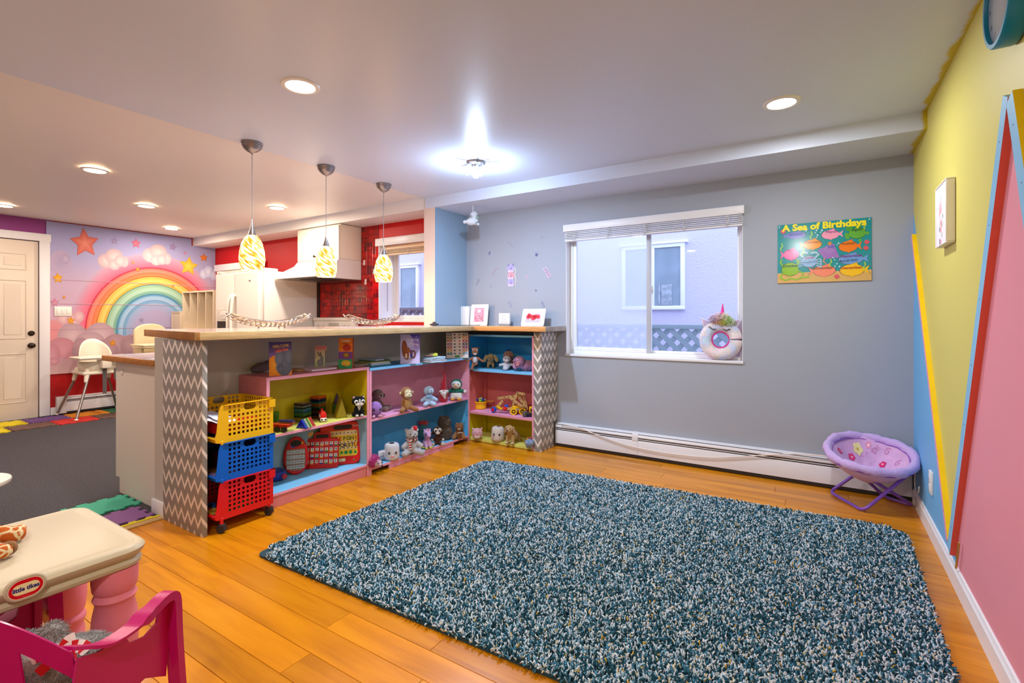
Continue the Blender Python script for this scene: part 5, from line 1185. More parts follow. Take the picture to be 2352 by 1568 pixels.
G1, G2, G3, G4, G5, G6 = 'toys on the pink shelf of the middle bookcase', 'toys on the lower shelf of the middle bookcase', 'plush toys on the blue top shelf of the corner bookcase', 'toys on the red bay of the corner bookcase', 'plush toys on the yellow bottom shelf', 'toys on the yellow shelf of the first bookcase'
# ---- bookcase 1, yellow shelf
t = toy('cat_plush', 'black and white cat plush with big eyes on the yellow shelf', 823, 956, Z1, 50, .25, G6)
B(t, 'body', '#17171c', [E(0, .02, .28, .2, .19, .26), *S(C(.1, -.13, .38, .11, -.16, .1, .075, .08)), *S(E(.17, .06, .1, .12, .2, .1)), C(.15, .2, .1, .3, .15, .2, .05, .04)])
B(t, 'head', '#17171c', [E(0, -.03, .7, .31, .25, .23), *S(C(.18, 0, .85, .24, .0, .95, .08, .03))])
B(t, 'bib', '#efece6', [E(0, -.13, .42, .09, .07, .16), E(0, -.22, .58, .2, .1, .08), E(0, -.26, .72, .05, .05, .12), *S(E(.11, -.2, .07, .075, .09, .07))], vox=.022)
eyes(t, .15, -.26, .7, .062, '#f4f0e8', 1.5); ball(t, 'nose', (0, -.31, .62), (.03, .02, .02), plas('#d98a9a'))
for s in (1, -1): ball(t, 'inner_ear', (s*.215, -.06, .88), (.05, .025, .06), plush('#e9b0bc'))
def tiles_stack(lab, u0, u1, vb, hp, seed, cols, dp=0):
    p = onZ((u0+u1)/2, vb, Z1); fc_ = -sin(YAW)*p.x+cos(YAW)*p.y; w = (u1-u0)*fc_/F*.8; h = hp*fc_/F; d = Vector((p.x, p.y, 0)).normalized()*(w*.5); p += d
    t = T('tile_stack', lab, 'building toy', (p.x, p.y, Z1+.001), pi/2+.28, G6); n = len(cols)
    for k, c in enumerate(cols):
        m = mat('magnet_'+c.lstrip('#'), c, .12, trans=.35, coat=.3); ring_m = m
        o = MB().rbox(-w/2, w/2, -w/2, w/2, h*k/n+.0004, h*(k+1)/n-.0004, .0015, 1).build('magnetic_tile', m, t, smooth=0)
    return t
tiles_stack('shorter stack of dark green and amber translucent magnetic tiles', 678, 712, 970, 44, 1, ['#8a7a20', '#9a8a28', '#a8922a', '#2c3018', '#3c6a34', '#3f7a3c', '#2c5a66', '#2f6a78', '#3a7a88', '#1e2a2a', '#7f8a84', '#3a2a30', '#5a4a48'])
tiles_stack('taller stack of translucent magnetic tiles with an orange top', 714, 747, 962, 52, 2, ['#7a2a20', '#6a4418', '#181420', '#241a28', '#5a3a1c', '#3a241c', '#181a18', '#2a5a2a', '#8a4a1c', '#8c501e', '#2a6a58', '#141a38', '#1a2450', '#c2501c', '#d8641e'])
t = toy('fire_engine', 'small red toy fire engine between the tile stacks', 742, 968, Z1, 32, .15, G6, 'toy vehicle')
R_ = plas('#d21a1a'); MB().rbox(-.2, .2, -.25, .75, .12, .62, .04).build('truck_body', R_, t); MB().rbox(-.21, .21, -.28, -.1, .05, .3, .03).build('bumper', plas('#e8e4dc'), t)
for s in (1, -1): ball(t, 'headlight', (s*.12, -.28, .18), .06, BLACK)
for s in (1, -1):
    for y in (-.08, .55): MB(TR(s*.2, y, .1) @ RY(pi/2)).lathe([(.03, -.05), (.1, -.05), (.1, .05), (.03, .05)], 16).build('wheel', BLACK, t)
MB().rbox(-.13, .13, -.18, .1, .6, .72, .03).build('light_bar', plas('#e8362c'), t); MB(TR(0, .4, .66) @ RX(R(28))).rbox(-.08, .08, -.5, .3, 0, .05, .01).build('ladder', plas('#c9341c'), t)
b = MB(); b.rbox(-.21, -.2, -.05, .5, .3, .5, .005).rbox(.2, .21, -.05, .5, .3, .5, .005); b.build('decal', plas('#e3dfd6'), t, kind='stuff')
def tri_prism(lab, u, v, hp, cols, turn, wr=.9, sep=.12, name='triangle_tile', dp=0):
    t = toy(name, lab, u, v, Z1, hp, turn, G6, 'building toy', depth=dp)
    for k, c in enumerate(cols):
        m = mat('magnet_'+c.lstrip('#'), c, .12, trans=.3, coat=.3); y = k*sep
        MB(RX(0)).prism([(-wr/2, 0), (wr/2, 0), (0, 1)], sep*.8, TR(0, y+sep*.8, 0) @ RX(pi/2)).build('tile', m, t, smooth=0, bevel=.01)
        if k == 0: MB().tube([(-wr/2*.9, -.005, .04), (wr/2*.9, -.005, .04), (0, -.005, .95)], .012, 6, closed=True).tube([(-wr*.2, -.005, .04), (wr*.22, -.005, .5)], .008, 6).build('tile_rib', m, t)
    return t
tri_prism('row of leaning triangular tiles with a blue one in front', 691, 984, 20, ['#1522b4', '#2a6a9a', '#c9c29a', '#3c7a2c', '#b8c048', '#c22818', '#c43018'], -.7, 1.4, .25)
tri_prism('amber translucent pyramid of triangular tiles', 785, 960, 45, ['#a88e18', '#9a801a'], .3, .58, .3, 'pyramid_tile')
t = tri_prism('tall purple triangle tile leaning behind the amber pyramid', 775, 951, 24, ['#3c1844', '#5a2a3a'], .25, .75, .2, 'peaked_tile_house')
for o in list(t.children): o.location.z = 1.0
MB().rbox(-.36, .36, .05, .6, 0, 1.0, .03).build('green_cube', mat('magnet_2f6a28', '#2f6a28', .12, trans=.3, coat=.3), t)
t = toy('toy_plane', 'red toy plane with black wheels at the left of the yellow shelf', 640, 990, Z1, 22, -.6, G6, 'toy vehicle')
MB().rbox(-.9, 1.3, -.5, .5, .45, .8, .12, 3).build('fuselage', R_, t); MB().rbox(-.3, 1.5, -.62, .62, .78, .86, .03).build('wing', plas('#c8451c'), t); MB().rbox(.1, 1.7, -.3, .3, 1.0, 1.12, .02).rbox(.2, 1.6, -.25, .25, 1.12, 1.2, .02).build('loose_tiles', plas('#2c2a5a'), t, kind='stuff')
for x, y in ((.2, -.55), (.95, -.5), (.2, .5)): MB(TR(x, y, .3) @ RX(pi/2)).lathe([(.02, -.1), (.3, -.1), (.3, .1), (.02, .1)], 24).build('wheel', BLACK, t)
MB().rbox(-1.0, -.2, -.45, .45, 0, .12, .03).build('base_tile', plas('#d85018'), t)
t = toy('green_block', 'translucent green plastic block behind the red toy plane', 633, 978, Z1, 29, 0, G6, 'toy block', depth=.05)
MB().rbox(-.25, .25, -.2, .2, 0, 1, .05).build('block_body', mat('green_clear', '#5fae2c', .15, trans=.5), t); MB().rbox(-.1, .1, -.22, -.19, .2, .8, .02).build('block_window', plas('#3f7a24'), t)
# ---- bookcase 1, blue shelf : letter boards
RB = plas('#d3111a', .3)
def rpoly(w, h, r, n=6, top=None): return [(cx_+r*cos(a), cy_+r*sin(a)) for cx_, cy_, a0 in ((w/2-r, h-r, 0), (-w/2+r, h-r, pi/2), (-w/2+r, r, pi), (w/2-r, r, 3*pi/2)) for a in [a0+pi/2*k/n for k in range(n+1)]]
UP = RX(pi/2)
def board_toy(name, lab, A, Bp, zb, hgt, lean, cat='learning toy'):
    """A,Bp floor points of its lower edge (left,right seen from the front)"""
    A, Bp = Vector(A), Vector(Bp); c = (A+Bp)/2; w = (Bp-A).length; ang = atan2((Bp-A).y, (Bp-A).x)
    t = T(name, lab, cat, (c.x, c.y, zb+.001)); t.rotation_euler = (Matrix.Rotation(ang, 4, 'Z') @ Matrix.Rotation(-lean, 4, 'X')).to_euler(); return t, w
PA, PB = onZ(698, 1078, Z1B), onZ(776, 1074, Z1B)
t, w = board_toy('letter_board', 'red letter board with rows of small white alphabet cards', PA, PB, Z1B, .3, .22); fcm = 2.98; hgt = 92*fcm/F
MB(UP).prism(rpoly(w, hgt*.86, .02), .022, z0=-.022+.0).build('board_body', RB, t, bevel=.004)
MB(UP).prism([(x, y+hgt*.8) for x, y in rpoly(w*.5, hgt*.24, .018)][:], .018, z0=-.02).build('handle', RB, t, bevel=.003)
pr = Print((0, -.0004, 0), (1, 0, 0), (0, 0, 1)); 
MB(UP).prism([(x, y+hgt*.87) for x, y in rpoly(w*.38, hgt*.1, .01)], .002, z0=.0004).build('handle_slot', DARK, t)
cc = ['#d8432a', '#e8b02c', '#2f8a48', '#1f2f9a']; L26 = 'ABCDEFGHIJKLMNOPQRSTUVWXYZ'; seq = 'ABCDEFGHIJKLMNOPQRSTU*VWXYZ&'
pr.O = Vector((0, -.0225, 0)) if False else Vector((0, -.0004, 0))
for k, ch in enumerate(seq):
    i, j = k % 7, k//7; x = -w*.42+w*.84*i/6; y = hgt*(.70-.17*j); s = w*.048
    pr.l = 2; pr.rect(x-s, y-s*1.35, x+s, y+s*1.35, '#e9e4da'); pr.rect(x-s, y-s*1.35, x+s, y-s*.55, cc[(k*3+j) % 4]); pr.text(ch, x, y+s*.45, s*1.9, '#20242c', .02)
def front(o): return o
pr.build('card_print', PRT, t)
PA, PB = Vector((-3.05, 2.235, Z1B)), Vector((-2.885, 2.458, Z1B))
t, w = board_toy('phonics_board', 'large red and yellow phonics desk with handle behind the letter board', PA, PB, Z1B, .3, .1); hgt = .308
MB(UP).prism(rpoly(w, hgt, .045, 8), .025, z0=-.026).build('board_body', RB, t, bevel=.006)
MB(UP).prism([(x+w*.06, y+hgt*.83) for x, y in rpoly(w*.46, hgt*.1, hgt*.045)], .002, z0=.0002).build('handle_slot', DARK, t)
pr = Print((0, -.0006, 0), (1, 0, 0), (0, 0, 1)); pr.poly([(x, y+hgt*.2) for x, y in rpoly(w*.86, hgt*.6, .02)], '#e6c02c'); pr.rect(-w*.42, hgt*.69, w*.41, hgt*.79, '#dfc79a'); pr.rect(-w*.42, hgt*.50, w*.42, hgt*.555, '#e3cd8c', keep=True); pr.rect(-w*.42, hgt*.355, w*.42, hgt*.41, '#e3cd8c', keep=True)
for row, (s_, y) in enumerate((('ABCDEFGHI', .61), ('LMNOPQRSTU', .45))):
    for k, ch in enumerate(s_): pr.text(ch, -w*.39+w*.78*k/(len(s_)-1), hgt*y, hgt*.125, '#c22a20' if ch in 'AEIOU' else ('#27562e' if row == 0 else '#1c3c6a'), .03, keep=k > 0)
pr.text('Z', -w*.08, hgt*.28, hgt*.12, '#3a2a20', .03); pr.star(w*.03, hgt*.285, hgt*.05, '#128a4a'); pr.disc(w*.14, hgt*.285, hgt*.043, None, '#128a4a', keep=True); pr.rect(w*.215, hgt*.245, w*.29, hgt*.325, '#128a4a', keep=True); pr.poly([(w*.33, hgt*.245), (w*.42, hgt*.245), (w*.375, hgt*.33)], '#128a4a', keep=True)
random.seed(6)
for y in (.74, .53, .385):
    for k in range(9): pr.disc(-w*.38+w*.76*k/8, hgt*y, w*.02, hgt*.014, ('#3a2c20', '#7a3a20', '#2a2a30', '#6a5a30')[k % 4], n=6, keep=k > 0)
pr.text('Phonics', w*.38, hgt*.9, .017, '#efd8d0', .01, sx=.8); pr.rect(-w*.3, hgt*.08, w*.12, hgt*.15, '#e8d8a0'); pr.text('WORDS', -w*.05, hgt*.115, .014, '#40505a', .01); pr.disc(w*.34, hgt*.1, .006, None, '#2f8a48'); pr.build('board_print', PRT, t)
t2 = T('toy_plaque', 'tan scalloped plaque on the back of the blue shelf', 'plaque', (-3.0, 2.12, .355), pi/2+.5); MB(UP).prism(pill(.035, .014), .006).build('plaque_body', plas('#c9a05a'), t2)
PA, PB = onZ(660, 1098, Z1B), onZ(697, 1084, Z1B)
t, w = board_toy('oval_letter_toy', 'red oval learning toy with letter windows leaning at the left', PA, PB, Z1B, .3, .12); hgt = 101*2.85/F
t.rotation_euler = (Matrix.Rotation(.9, 4, 'Z') @ Matrix.Rotation(-.12, 4, 'X')).to_euler(); w = .16
ov = [(w/2*cos(a)*(1-.12*sin(a)), hgt/2+hgt/2*sin(a)) for a in [2*pi*k/40 for k in range(40)]]
MB(UP).prism(ov, .045, z0=-.045).build('toy_body', RB, t, bevel=.01)
MB(UP).prism([(x*.45, hgt*.83+.022*sin(2*pi*k/20)) for k, x in enumerate([w/2*cos(2*pi*k/20) for k in range(20)])], .002, z0=.0002).build('handle_slot', DARK, t)
pr = Print((0, -.0006, 0), (1, 0, 0), (0, 0, 1)); pr.poly([(-w*.36, hgt*.68), (-w*.4, hgt*.3), (-w*.22, hgt*.12), (w*.22, hgt*.1), (w*.4, hgt*.3), (w*.36, hgt*.68)][::1], '#8a6a5c')
for j in range(4):
    for i in range(6): x = -w*.3+w*.6*i/5; y = hgt*(.6-.13*j); pr.l = 3; pr.rect(x-.008, y-.012, x+.008, y+.012, '#b9c4c0'); pr.text('ABCDEFGHIJKLMNOPQRSTUVWX'[j*6+i], x, y, .015, '#2a2a30', .02)
pr.disc(-w*.1, hgt*.78, .016, None, '#1f4fb4'); pr.disc(w*.25, hgt*.83, .01, None, '#e8a020'); pr.build('letter_print', PRT, t)
t = toy('toy_train', 'dark blue toy engine low behind the baskets', 640, 1108, Z1B, 30, .3, None, 'toy vehicle', depth=.04)
MB().rbox(-.5, .5, -.3, 1.2, .1, .7, .1).build('engine_body', plas('#16349a'), t); MB(TR(.3, -.32, .35) @ RX(pi/2)).lathe([(.02, 0), (.2, 0), (.2, .1), (.02, .12)], 20).build('wheel', plas('#b81c28'), t)
# ---- bookcase 2, pink shelf
t = toy('sloth_plush', 'brown sloth plush sitting at the left of the pink shelf', 868, 944, Z2, 50, .75, G1)
B(t, 'body', ('#7a5a52', '#96766c'), [E(-.05, .1, .3, .25, .22, .3), C(.12, 0, .4, .28, -.1, .12, .1, .09), C(0, -.05, .1, .1, -.4, .12, .13, .13), C(.1, .1, .12, .4, -.3, .12, .13, .13)], fur=.03)
B(t, 'head', ('#7a5a52', '#8f7068'), [E(-.02, 0, .76, .27, .26, .24)], fur=.02); B(t, 'face_patch', '#cdb6ab', [E(.02, -.2, .72, .17, .1, .13), E(.02, -.28, .66, .08, .08, .06)], vox=.022); eyes(t, .09, -.3, .75, .035, '#5a3f38', 1.7, .02); ball(t, 'nose', (.02, -.37, .69), (.04, .03, .03), NOSE)
t = toy('narwhal_plush', 'round purple sequined plush with pink fins in front of the sloth', 862, 958, Z2, 36, .3, G1)
B(t, 'body', ('#8a52b4', '#b98ad8'), [E(0, 0, .53, .44, .42, .48)], fur=.02); B(t, 'fin', '#eaa0c4', [*S(C(.18, -.32, .12, .3, -.5, .1, .1, .06), C(.35, -.1, .15, .55, -.3, .12, .08, .05))], vox=.03); eyes(t, .22, -.38, .55, .08)
t = toy('monkey_plush', 'tan monkey plush with a cream face grinning on the pink shelf', 934, 945, Z2, 55, .35, G1)
B(t, 'body', ('#8f5a20', '#a56c2a'), [E(-.03, .03, .34, .2, .2, .3), *S(C(.13, -.05, .16, .32, -.3, .1, .1, .1)), *S(C(.17, 0, .45, .2, -.08, .22, .06, .055)), E(0, .05, .78, .25, .22, .24), *S(E(.25, .06, .78, .07, .04, .09))])
B(t, 'belly', '#cfa468', [E(0, -.1, .34, .14, .12, .26)], vox=.025); B(t, 'face_patch', '#e9d6a8', [E(0, -.14, .82, .16, .1, .13), E(0, -.2, .68, .17, .14, .12)], vox=.022)
for s in (1, -1): ball(t, 'inner_ear', (s*.265, .02, .78), (.045, .03, .06), plush('#e9d6a8'))
eyes(t, .06, -.24, .83, .02, '#f7f3ea', 1.7); smile(t, 0, -.34, .63, .12, .05); ball(t, 'nose', (0, -.335, .74), (.03, .015, .012), NOSE)
t = toy('snow_baby_plush', 'pale blue smiling baby plush on the pink shelf', 985, 932, Z2, 46, .15, G1)
B(t, 'body', ('#a8c8ec', '#c2dcf4'), [E(0, 0, .3, .22, .19, .25), *S(C(.16, 0, .42, .36, -.08, .3, .09, .09)), *S(C(.13, -.1, .12, .22, -.28, .12, .12, .12)), E(0, 0, .75, .26, .23, .24), C(0, 0, .97, .03, 0, 1.0, .03, .02)], fur=.012)
B(t, 'neck_bow', '#8fc0e4', [C(0, -.2, .52, -.14, -.22, .5, .04, .05), C(0, -.2, .52, .14, -.22, .5, .04, .05), C(0, -.2, .52, .08, -.24, .38, .03, .02), C(0, -.2, .52, -.08, -.24, .38, .03, .02)], vox=.02)
eyes(t, .08, -.225, .78, .025); smile(t, 0, -.235, .66, .13, .07)
t = toy('orange_plush', 'small orange plush half hidden behind the pale blue baby', 975, 915, Z2, 30, 0, G1, depth=.1); B(t, 'body', ('#c8581c', '#a83c14'), [E(0, 0, .35, .3, .25, .34), E(0, -.02, .78, .24, .2, .22)], fur=.03); eyes(t, .09, -.2, .8, .04)
t = toy('gnome_plush', 'red gnome plush with tall pointed hat and white beard', 1018, 923, Z2, 72, .1, G1)
B(t, 'body', '#b80f22', [E(0, 0, .12, .15, .14, .13), C(0, 0, .1, 0, 0, .45, .15, .12)], vox=.02)
B(t, 'pointed_hat', '#c01024', [C(0, 0, .4, .01, .0, .62, .13, .085), C(.01, 0, .62, .05, 0, .8, .085, .04), C(.05, 0, .8, .03, 0, .91, .04, .022), C(.03, 0, .91, -.06, 0, .98, .022, .016)], vox=.016)
B(t, 'beard', '#e6e2e0', [E(0, -.11, .33, .12, .06, .08), C(0, -.12, .3, .04, -.14, .12, .1, .02), *S(E(.08, -.13, .36, .07, .04, .04))], vox=.014, fur=.01); ball(t, 'nose', (0, -.18, .38), (.035, .03, .03), plush('#e0a898')); ball(t, 'button', (.04, -.1, .52), (.015, .01, .015), plas('#4a2a4a'))
t = toy('penguin_plush', 'penguin plush in a green hooded sweater with orange feet', 1048, 919, Z2, 48, -.1, G1)
B(t, 'body', '#ece8e4', [E(0, 0, .25, .3, .22, .22), *S(E(.16, -.05, .14, .14, .16, .13))]); B(t, 'sweater', ('#1f5a4a', '#2f7a62'), [E(0, 0, .43, .27, .2, .14), *S(C(.2, 0, .48, .36, -.04, .42, .09, .08)), E(0, .06, .76, .28, .22, .25)], fur=.012)
B(t, 'face_patch', '#efebe6', [E(0, -.1, .74, .24, .16, .2)], vox=.022); B(t, 'foot', '#f0a022', [*S(E(.16, -.2, .08, .1, .12, .08))], vox=.022)
for s in (1, -1): ball(t, 'paw', (s*.42, -.06, .42), .085, plush('#ece8e8'))
MB(TR(0, -.26, .74) @ RX(pi/2)).lathe([(.05, -.02), (.04, .05), (.01, .1)], 12).build('beak', plas('#ee9a20'), t); eyes(t, .11, -.24, .8, .03); smile(t, 0, -.24, .63, .12, .05, th=.01)
# ---- bookcase 2, blue shelf
t = toy('hedgehog_plush', 'hot pink hedgehog plush with pale face at the left of the blue shelf', 862, 1073, Z2B, 27, .5, G2)
B(t, 'body', ('#e0189a', '#b80f7c'), [E(-.1, .2, .5, .5, .6, .48)], fur=.12, fs=.15); B(t, 'face_patch', '#e8c6cc', [E(.1, -.3, .36, .36, .3, .34), C(.12, -.5, .3, .16, -.75, .26, .18, .08)], vox=.035); eyes(t, .2, -.62, .48, .07, cx=.12); ball(t, 'nose', (.17, -.83, .27), .08, NOSE)
furry('spines', t, [((-.1, .2, .5), (.5, .6, .48))], 700, .18, .02, plush('#ee2aa6'), 3)
t = toy('paper_roll_plush', 'white toilet paper roll plush with smiling face and loose sheet', 900, 1055, Z2B, 38, .1, G2)
MB().lathe([(.02, 0), (.36, .01), (.44, .07), (.46, .2), (.45, .5), (.44, .8), (.40, .93), (.32, .985), (.02, .99)], 40).build('body', plush('#e6e4ea'), t, smooth=60)
MB().lathe([(.16, .985), (.17, 1.0), (.15, .985), (.12, .96)], 24).build('roll_hole', plush('#23202c'), t); ball(t, 'roll_core', (0, 0, .985), (.15, .15, .02), plush('#1f1c28'))
b = MB(); vs = [(-.3+(-.52)*k/8, -.25+.1*sin(k*.5), z) for k in range(9) for z in (.1, .66)]; b.add(vs, [(2*k, 2*k+2, 2*k+3, 2*k+1) for k in range(8)]); o = b.build('loose_sheet', plush('#e4e2ea'), t, smooth=180); q = o.modifiers.new('t', 'SOLIDIFY'); q.thickness = .02
pr = Print((-.62, -.235, .4), (1, 0, 0), (0, 0, 1), eps=.001); pr.text("I'm on", 0, .08, .13, '#33303a', .01, rot=.1).text('a roll', 0, -.08, .13, '#33303a', .01, rot=.1); pr.build('sheet_print', PRT, t)
eyes(t, .2, -.42, .5, .07); MB().rbox(-.1, .1, -.46, -.4, .22, .36, .05).build('mouth', plas('#d8486c', .7), t); MB().rbox(-.08, .08, -.47, -.42, .3, .34, .01).build('teeth', plas('#f0eeee'), t)
t = toy('teddy_plush', 'grey teddy bear plush with striped scarf and santa hat on the blue shelf', 946, 1043, Z2B, 64, .15, G2)
GB = ('#a9a3a3', '#c1bbba'); B(t, 'body', GB, [E(0, .03, .3, .21, .19, .27), *S(C(.16, 0, .42, .31, -.1, .3, .085, .095)), *S(C(.13, -.08, .11, .3, -.32, .11, .1, .115)), E(0, 0, .72, .23, .2, .2), *S(E(.19, .02, .87, .07, .04, .07))], fur=.018)
B(t, 'muzzle', '#b9b3b1', [E(.02, -.17, .68, .1, .09, .08)], vox=.02); ball(t, 'nose', (.02, -.265, .69), (.04, .025, .045), plas('#5a4a4c')); eyes(t, .08, -.19, .76, .022)
B(t, 'santa_hat', '#c0101c', [C(.1, 0, .9, .16, .02, .97, .12, .05)], vox=.02); B(t, 'hat_trim', '#efecea', [C(0, -.06, .93, .2, -.06, .86, .035, .035), C(.2, 0, .86, .02, .08, .95, .035, .03)], vox=.018, fur=.01)
def scarf(t, ring_pts, tail, nseg=14):
    for k in range(len(ring_pts)-1):
        MB().cap(ring_pts[k], ring_pts[k+1], .034, n=8).build('scarf_stripe', plush('#c0101c' if k % 2 else '#efe8e4'), t)
    for k in range(7): z0 = tail[2]-.045*k; MB().rbox(tail[0]-.05+.003*k, tail[0]+.05+.003*k, tail[1]-.012, tail[1]+.012, z0-.045, z0, .008).build('scarf_stripe', plush('#c0101c' if k % 2 else '#efe8e4'), t)
scarf(t, [(.19*cos(a), .03-.19*sin(a), .54) for a in [-.3+3.8*k/12 for k in range(13)]], (-.1, -.2, .54))
t = toy('unicorn_plush', 'rainbow tie dyed unicorn plush with yellow hooves', 981, 1029, Z2B, 49, .35, G2)
B(t, 'body', ('#e89ac0', '#b9a8e4'), [E(0, .05, .25, .2, .22, .22), *S(C(.1, -.1, .3, .1, -.16, .1, .075, .08)), C(0, 0, .35, 0, -.02, .55, .13, .12), E(0, -.03, .68, .2, .2, .2), E(0, -.2, .62, .12, .12, .1), *S(C(.13, 0, .82, .16, 0, .92, .05, .025))]); B(t, 'mane', ('#e8609c', '#8a9ae8'), [C(0, .02, .85, 0, .16, .5, .07, .08), E(0, -.05, .86, .1, .08, .06)], fur=.02, vox=.024)
B(t, 'hoof', '#d8d830', [*S(E(.1, -.2, .05, .075, .1, .055), E(.2, -.02, .06, .08, .12, .06))], vox=.02); MB().tube([(0, -.14, .84), (0, -.2, 1.0)], [.03, .004], 10).build('horn', plas('#d89a3c'), t); eyes(t, .13, -.2, .7, .045)
t = toy('parrot_plush', 'plush with a red and orange crest behind the unicorn', 972, 1016, Z2B, 46, 0, G2, depth=.09); B(t, 'body', '#3a8a8c', [E(0, 0, .4, .24, .22, .4)]); 
for k in range(14): a = 2*pi*k/14; r_ = .22 if k % 2 else .3; B(t, 'crest_feather', ('#d83a3c', '#e8702c', '#c82a5c')[k % 3], [C(0, 0, .82, r_*cos(a), -.03, .86+r_*.55*sin(a), .06, .03)], vox=.03)
t = toy('monkey_plush', 'dark brown monkey plush with large white ringed eyes', 1005, 1021, Z2B, 43, .05, G2)
B(t, 'body', ('#40281f', '#55382a'), [E(0, .02, .28, .19, .17, .24), *S(C(.14, 0, .4, .28, -.06, .26, .06, .055)), *S(C(.1, -.06, .1, .24, -.24, .1, .08, .08)), E(0, 0, .74, .25, .22, .25), *S(E(.26, .02, .62, .08, .04, .1))]); B(t, 'face_patch', '#e9e2d6', [*S(E(.1, -.16, .8, .11, .08, .11)), E(0, -.17, .66, .13, .09, .1)], vox=.02)
for s in (1, -1): ball(t, 'paw', (s*.29, -.08, .27), .075, plush('#d9d0c0')); ball(t, 'foot', (s*.26, -.3, .1), (.1, .06, .1), plush('#d9d0c0'))
eyes(t, .1, -.245, .8, .055); smile(t, 0, -.26, .6, .07, .03, th=.008)
t = toy('bear_plush', 'shaggy taupe bear plush standing behind the dark monkey', 1020, 1014, Z2B, 55, 0, G2, depth=.08)
B(t, 'body', ('#6e5c4c', '#86725e'), [E(0, 0, .3, .3, .22, .32), E(0, 0, .72, .22, .2, .22), *S(E(.15, 0, .92, .07, .05, .07))], fur=.03); furry('shag', t, [((0, 0, .3), (.3, .22, .32)), ((0, 0, .72), (.22, .2, .22))], 1600, .1, .012, plush('#7c6854'), 5, .3); ball(t, 'nose', (0, -.25, .7), (.04, .03, .03), NOSE); eyes(t, .08, -.2, .78, .02)
for s in (1, -1): ball(t, 'inner_ear', (s*.15, -.05, .92), (.04, .02, .04), plush('#3a2c26'))
t = toy('bear_plush', 'ginger brown bear plush at the right end of the blue shelf', 1055, 1008, Z2B, 39, -.1, G2)
B(t, 'body', ('#8a5420', '#a3692c'), [E(0, .04, .3, .24, .2, .3), *S(C(.2, 0, .3, .3, -.18, .12, .11, .12)), E(0, 0, .7, .22, .2, .22), *S(E(.15, .02, .9, .07, .04, .07))], fur=.03); B(t, 'muzzle', '#e0c9a8', [E(0, -.18, .62, .1, .08, .075)], vox=.02); ball(t, 'nose', (0, -.26, .65), (.035, .02, .025), NOSE); eyes(t, .08, -.19, .73, .02); furry('shag', t, [((0, .04, .3), (.24, .2, .3)), ((0, 0, .7), (.22, .2, .22))], 900, .07, .012, plush('#96602a'), 6, .3)
MB().tube([(-.1, -.2, .36), (0, -.24, .42), (.12, -.23, .44), (.2, -.2, .38)], .025, 8).build('ribbon', plush('#c9c4c0'), t)
# ---- bookcase 3 top bay
z = Z3[2]
dp_ = onY(1091, 852, 3.70); fcd = cos(YAW)*dp_.y-sin(YAW)*dp_.x; t = T('deer_plush', 'reddish brown deer plush hanging its legs over the blue shelf corner', 'plush toy', dp_, face(dp_), G3); t.scale = (56*fcd/F,)*3
B(t, 'body', ('#8e4e2c', '#a8653c'), [E(0, .02, .42, .13, .12, .18), *S(C(.1, 0, .54, .33, -.1, .4, .055, .045)), C(-.06, -.02, .3, -.14, -.12, .06, .06, .05), C(.05, -.02, .28, .08, -.2, .24, .06, .06), E(0, 0, .8, .14, .13, .17), *S(C(.1, 0, .92, .16, 0, .99, .045, .02))], vox=.022)
B(t, 'belly', '#cdd0da', [E(0, -.09, .46, .1, .06, .14)], vox=.02); B(t, 'muzzle', '#f0ece6', [E(0, -.12, .72, .07, .05, .06), *S(E(.08, -.1, .86, .035, .03, .05))], vox=.015); eyes(t, .07, -.125, .86, .02); ball(t, 'nose', (0, -.165, .77), (.03, .02, .02), NOSE)
ball(t, 'hoof', (-.14, -.13, .04), (.06, .06, .035), plush('#2e1c16')); ball(t, 'hoof', (.08, -.25, .25), (.06, .035, .06), plush('#2e1c16'))
t = toy('spaniel_plush', 'golden spaniel plush with curly ears on the blue shelf', 1127, 844, z, 34, 0, G3)
DG = ('#c9ab74', '#b08f58'); B(t, 'body', DG, [E(0, .2, .38, .24, .4, .24), *S(C(.15, -.05, .32, .17, -.12, .08, .1, .09), C(.15, .45, .32, .18, .5, .08, .1, .09)), E(0, -.15, .68, .27, .24, .27), E(0, -.36, .58, .15, .12, .12)], fur=.012)
B(t, 'ear', ('#d3b985', '#c0a36c'), [*S(C(.28, -.1, .78, .42, -.12, .5, .1, .14))], fur=.08, fs=.09, vox=.03); eyes(t, .12, -.37, .68, .035); ball(t, 'nose', (0, -.48, .62), (.05, .03, .04), NOSE)
t = toy('lamb_plush', 'white lamb plush slumped on the blue shelf', 1163, 850, z, 33, .15, G3)
B(t, 'body', ('#ddd6da', '#c9c4cc'), [E(0, 0, .28, .26, .22, .28), *S(C(.2, 0, .42, .45, -.08, .36, .09, .1)), E(-.1, -.2, .12, .18, .2, .12), E(.02, -.02, .76, .28, .24, .25)], fur=.03); eyes(t, .1, -.25, .82, .03); B(t, 'muzzle', '#e8dcd8', [E(0, -.24, .66, .13, .08, .1)], vox=.03); ball(t, 'nose', (0, -.32, .68), (.03, .02, .02), plas('#d8a0a0'))
t = toy('baby_doll', 'small brown faced baby plush with green ear ring behind the white lamb', 1168, 848, z, 42, 0, G3, depth=.03)
B(t, 'head', '#a87058', [E(0, 0, .72, .3, .24, .27)]); B(t, 'body', '#b06a58', [E(0, 0, .28, .3, .22, .3)]); eyes(t, .1, -.22, .68, .03)
MB().tube([(.36+.12*cos(a), -.05, .66+.14*sin(a)) for a in [2*pi*k/20 for k in range(20)]], .03, 8, closed=True).build('ear_ring', plush('#3f9a6a'), t)
for k in range(5): MB().tube([(.02*k-.04, 0, .96), (.07*k-.12, -.02, 1.12)], [.02, .004], 6).build('hair_tuft', plush('#1c1820'), t)
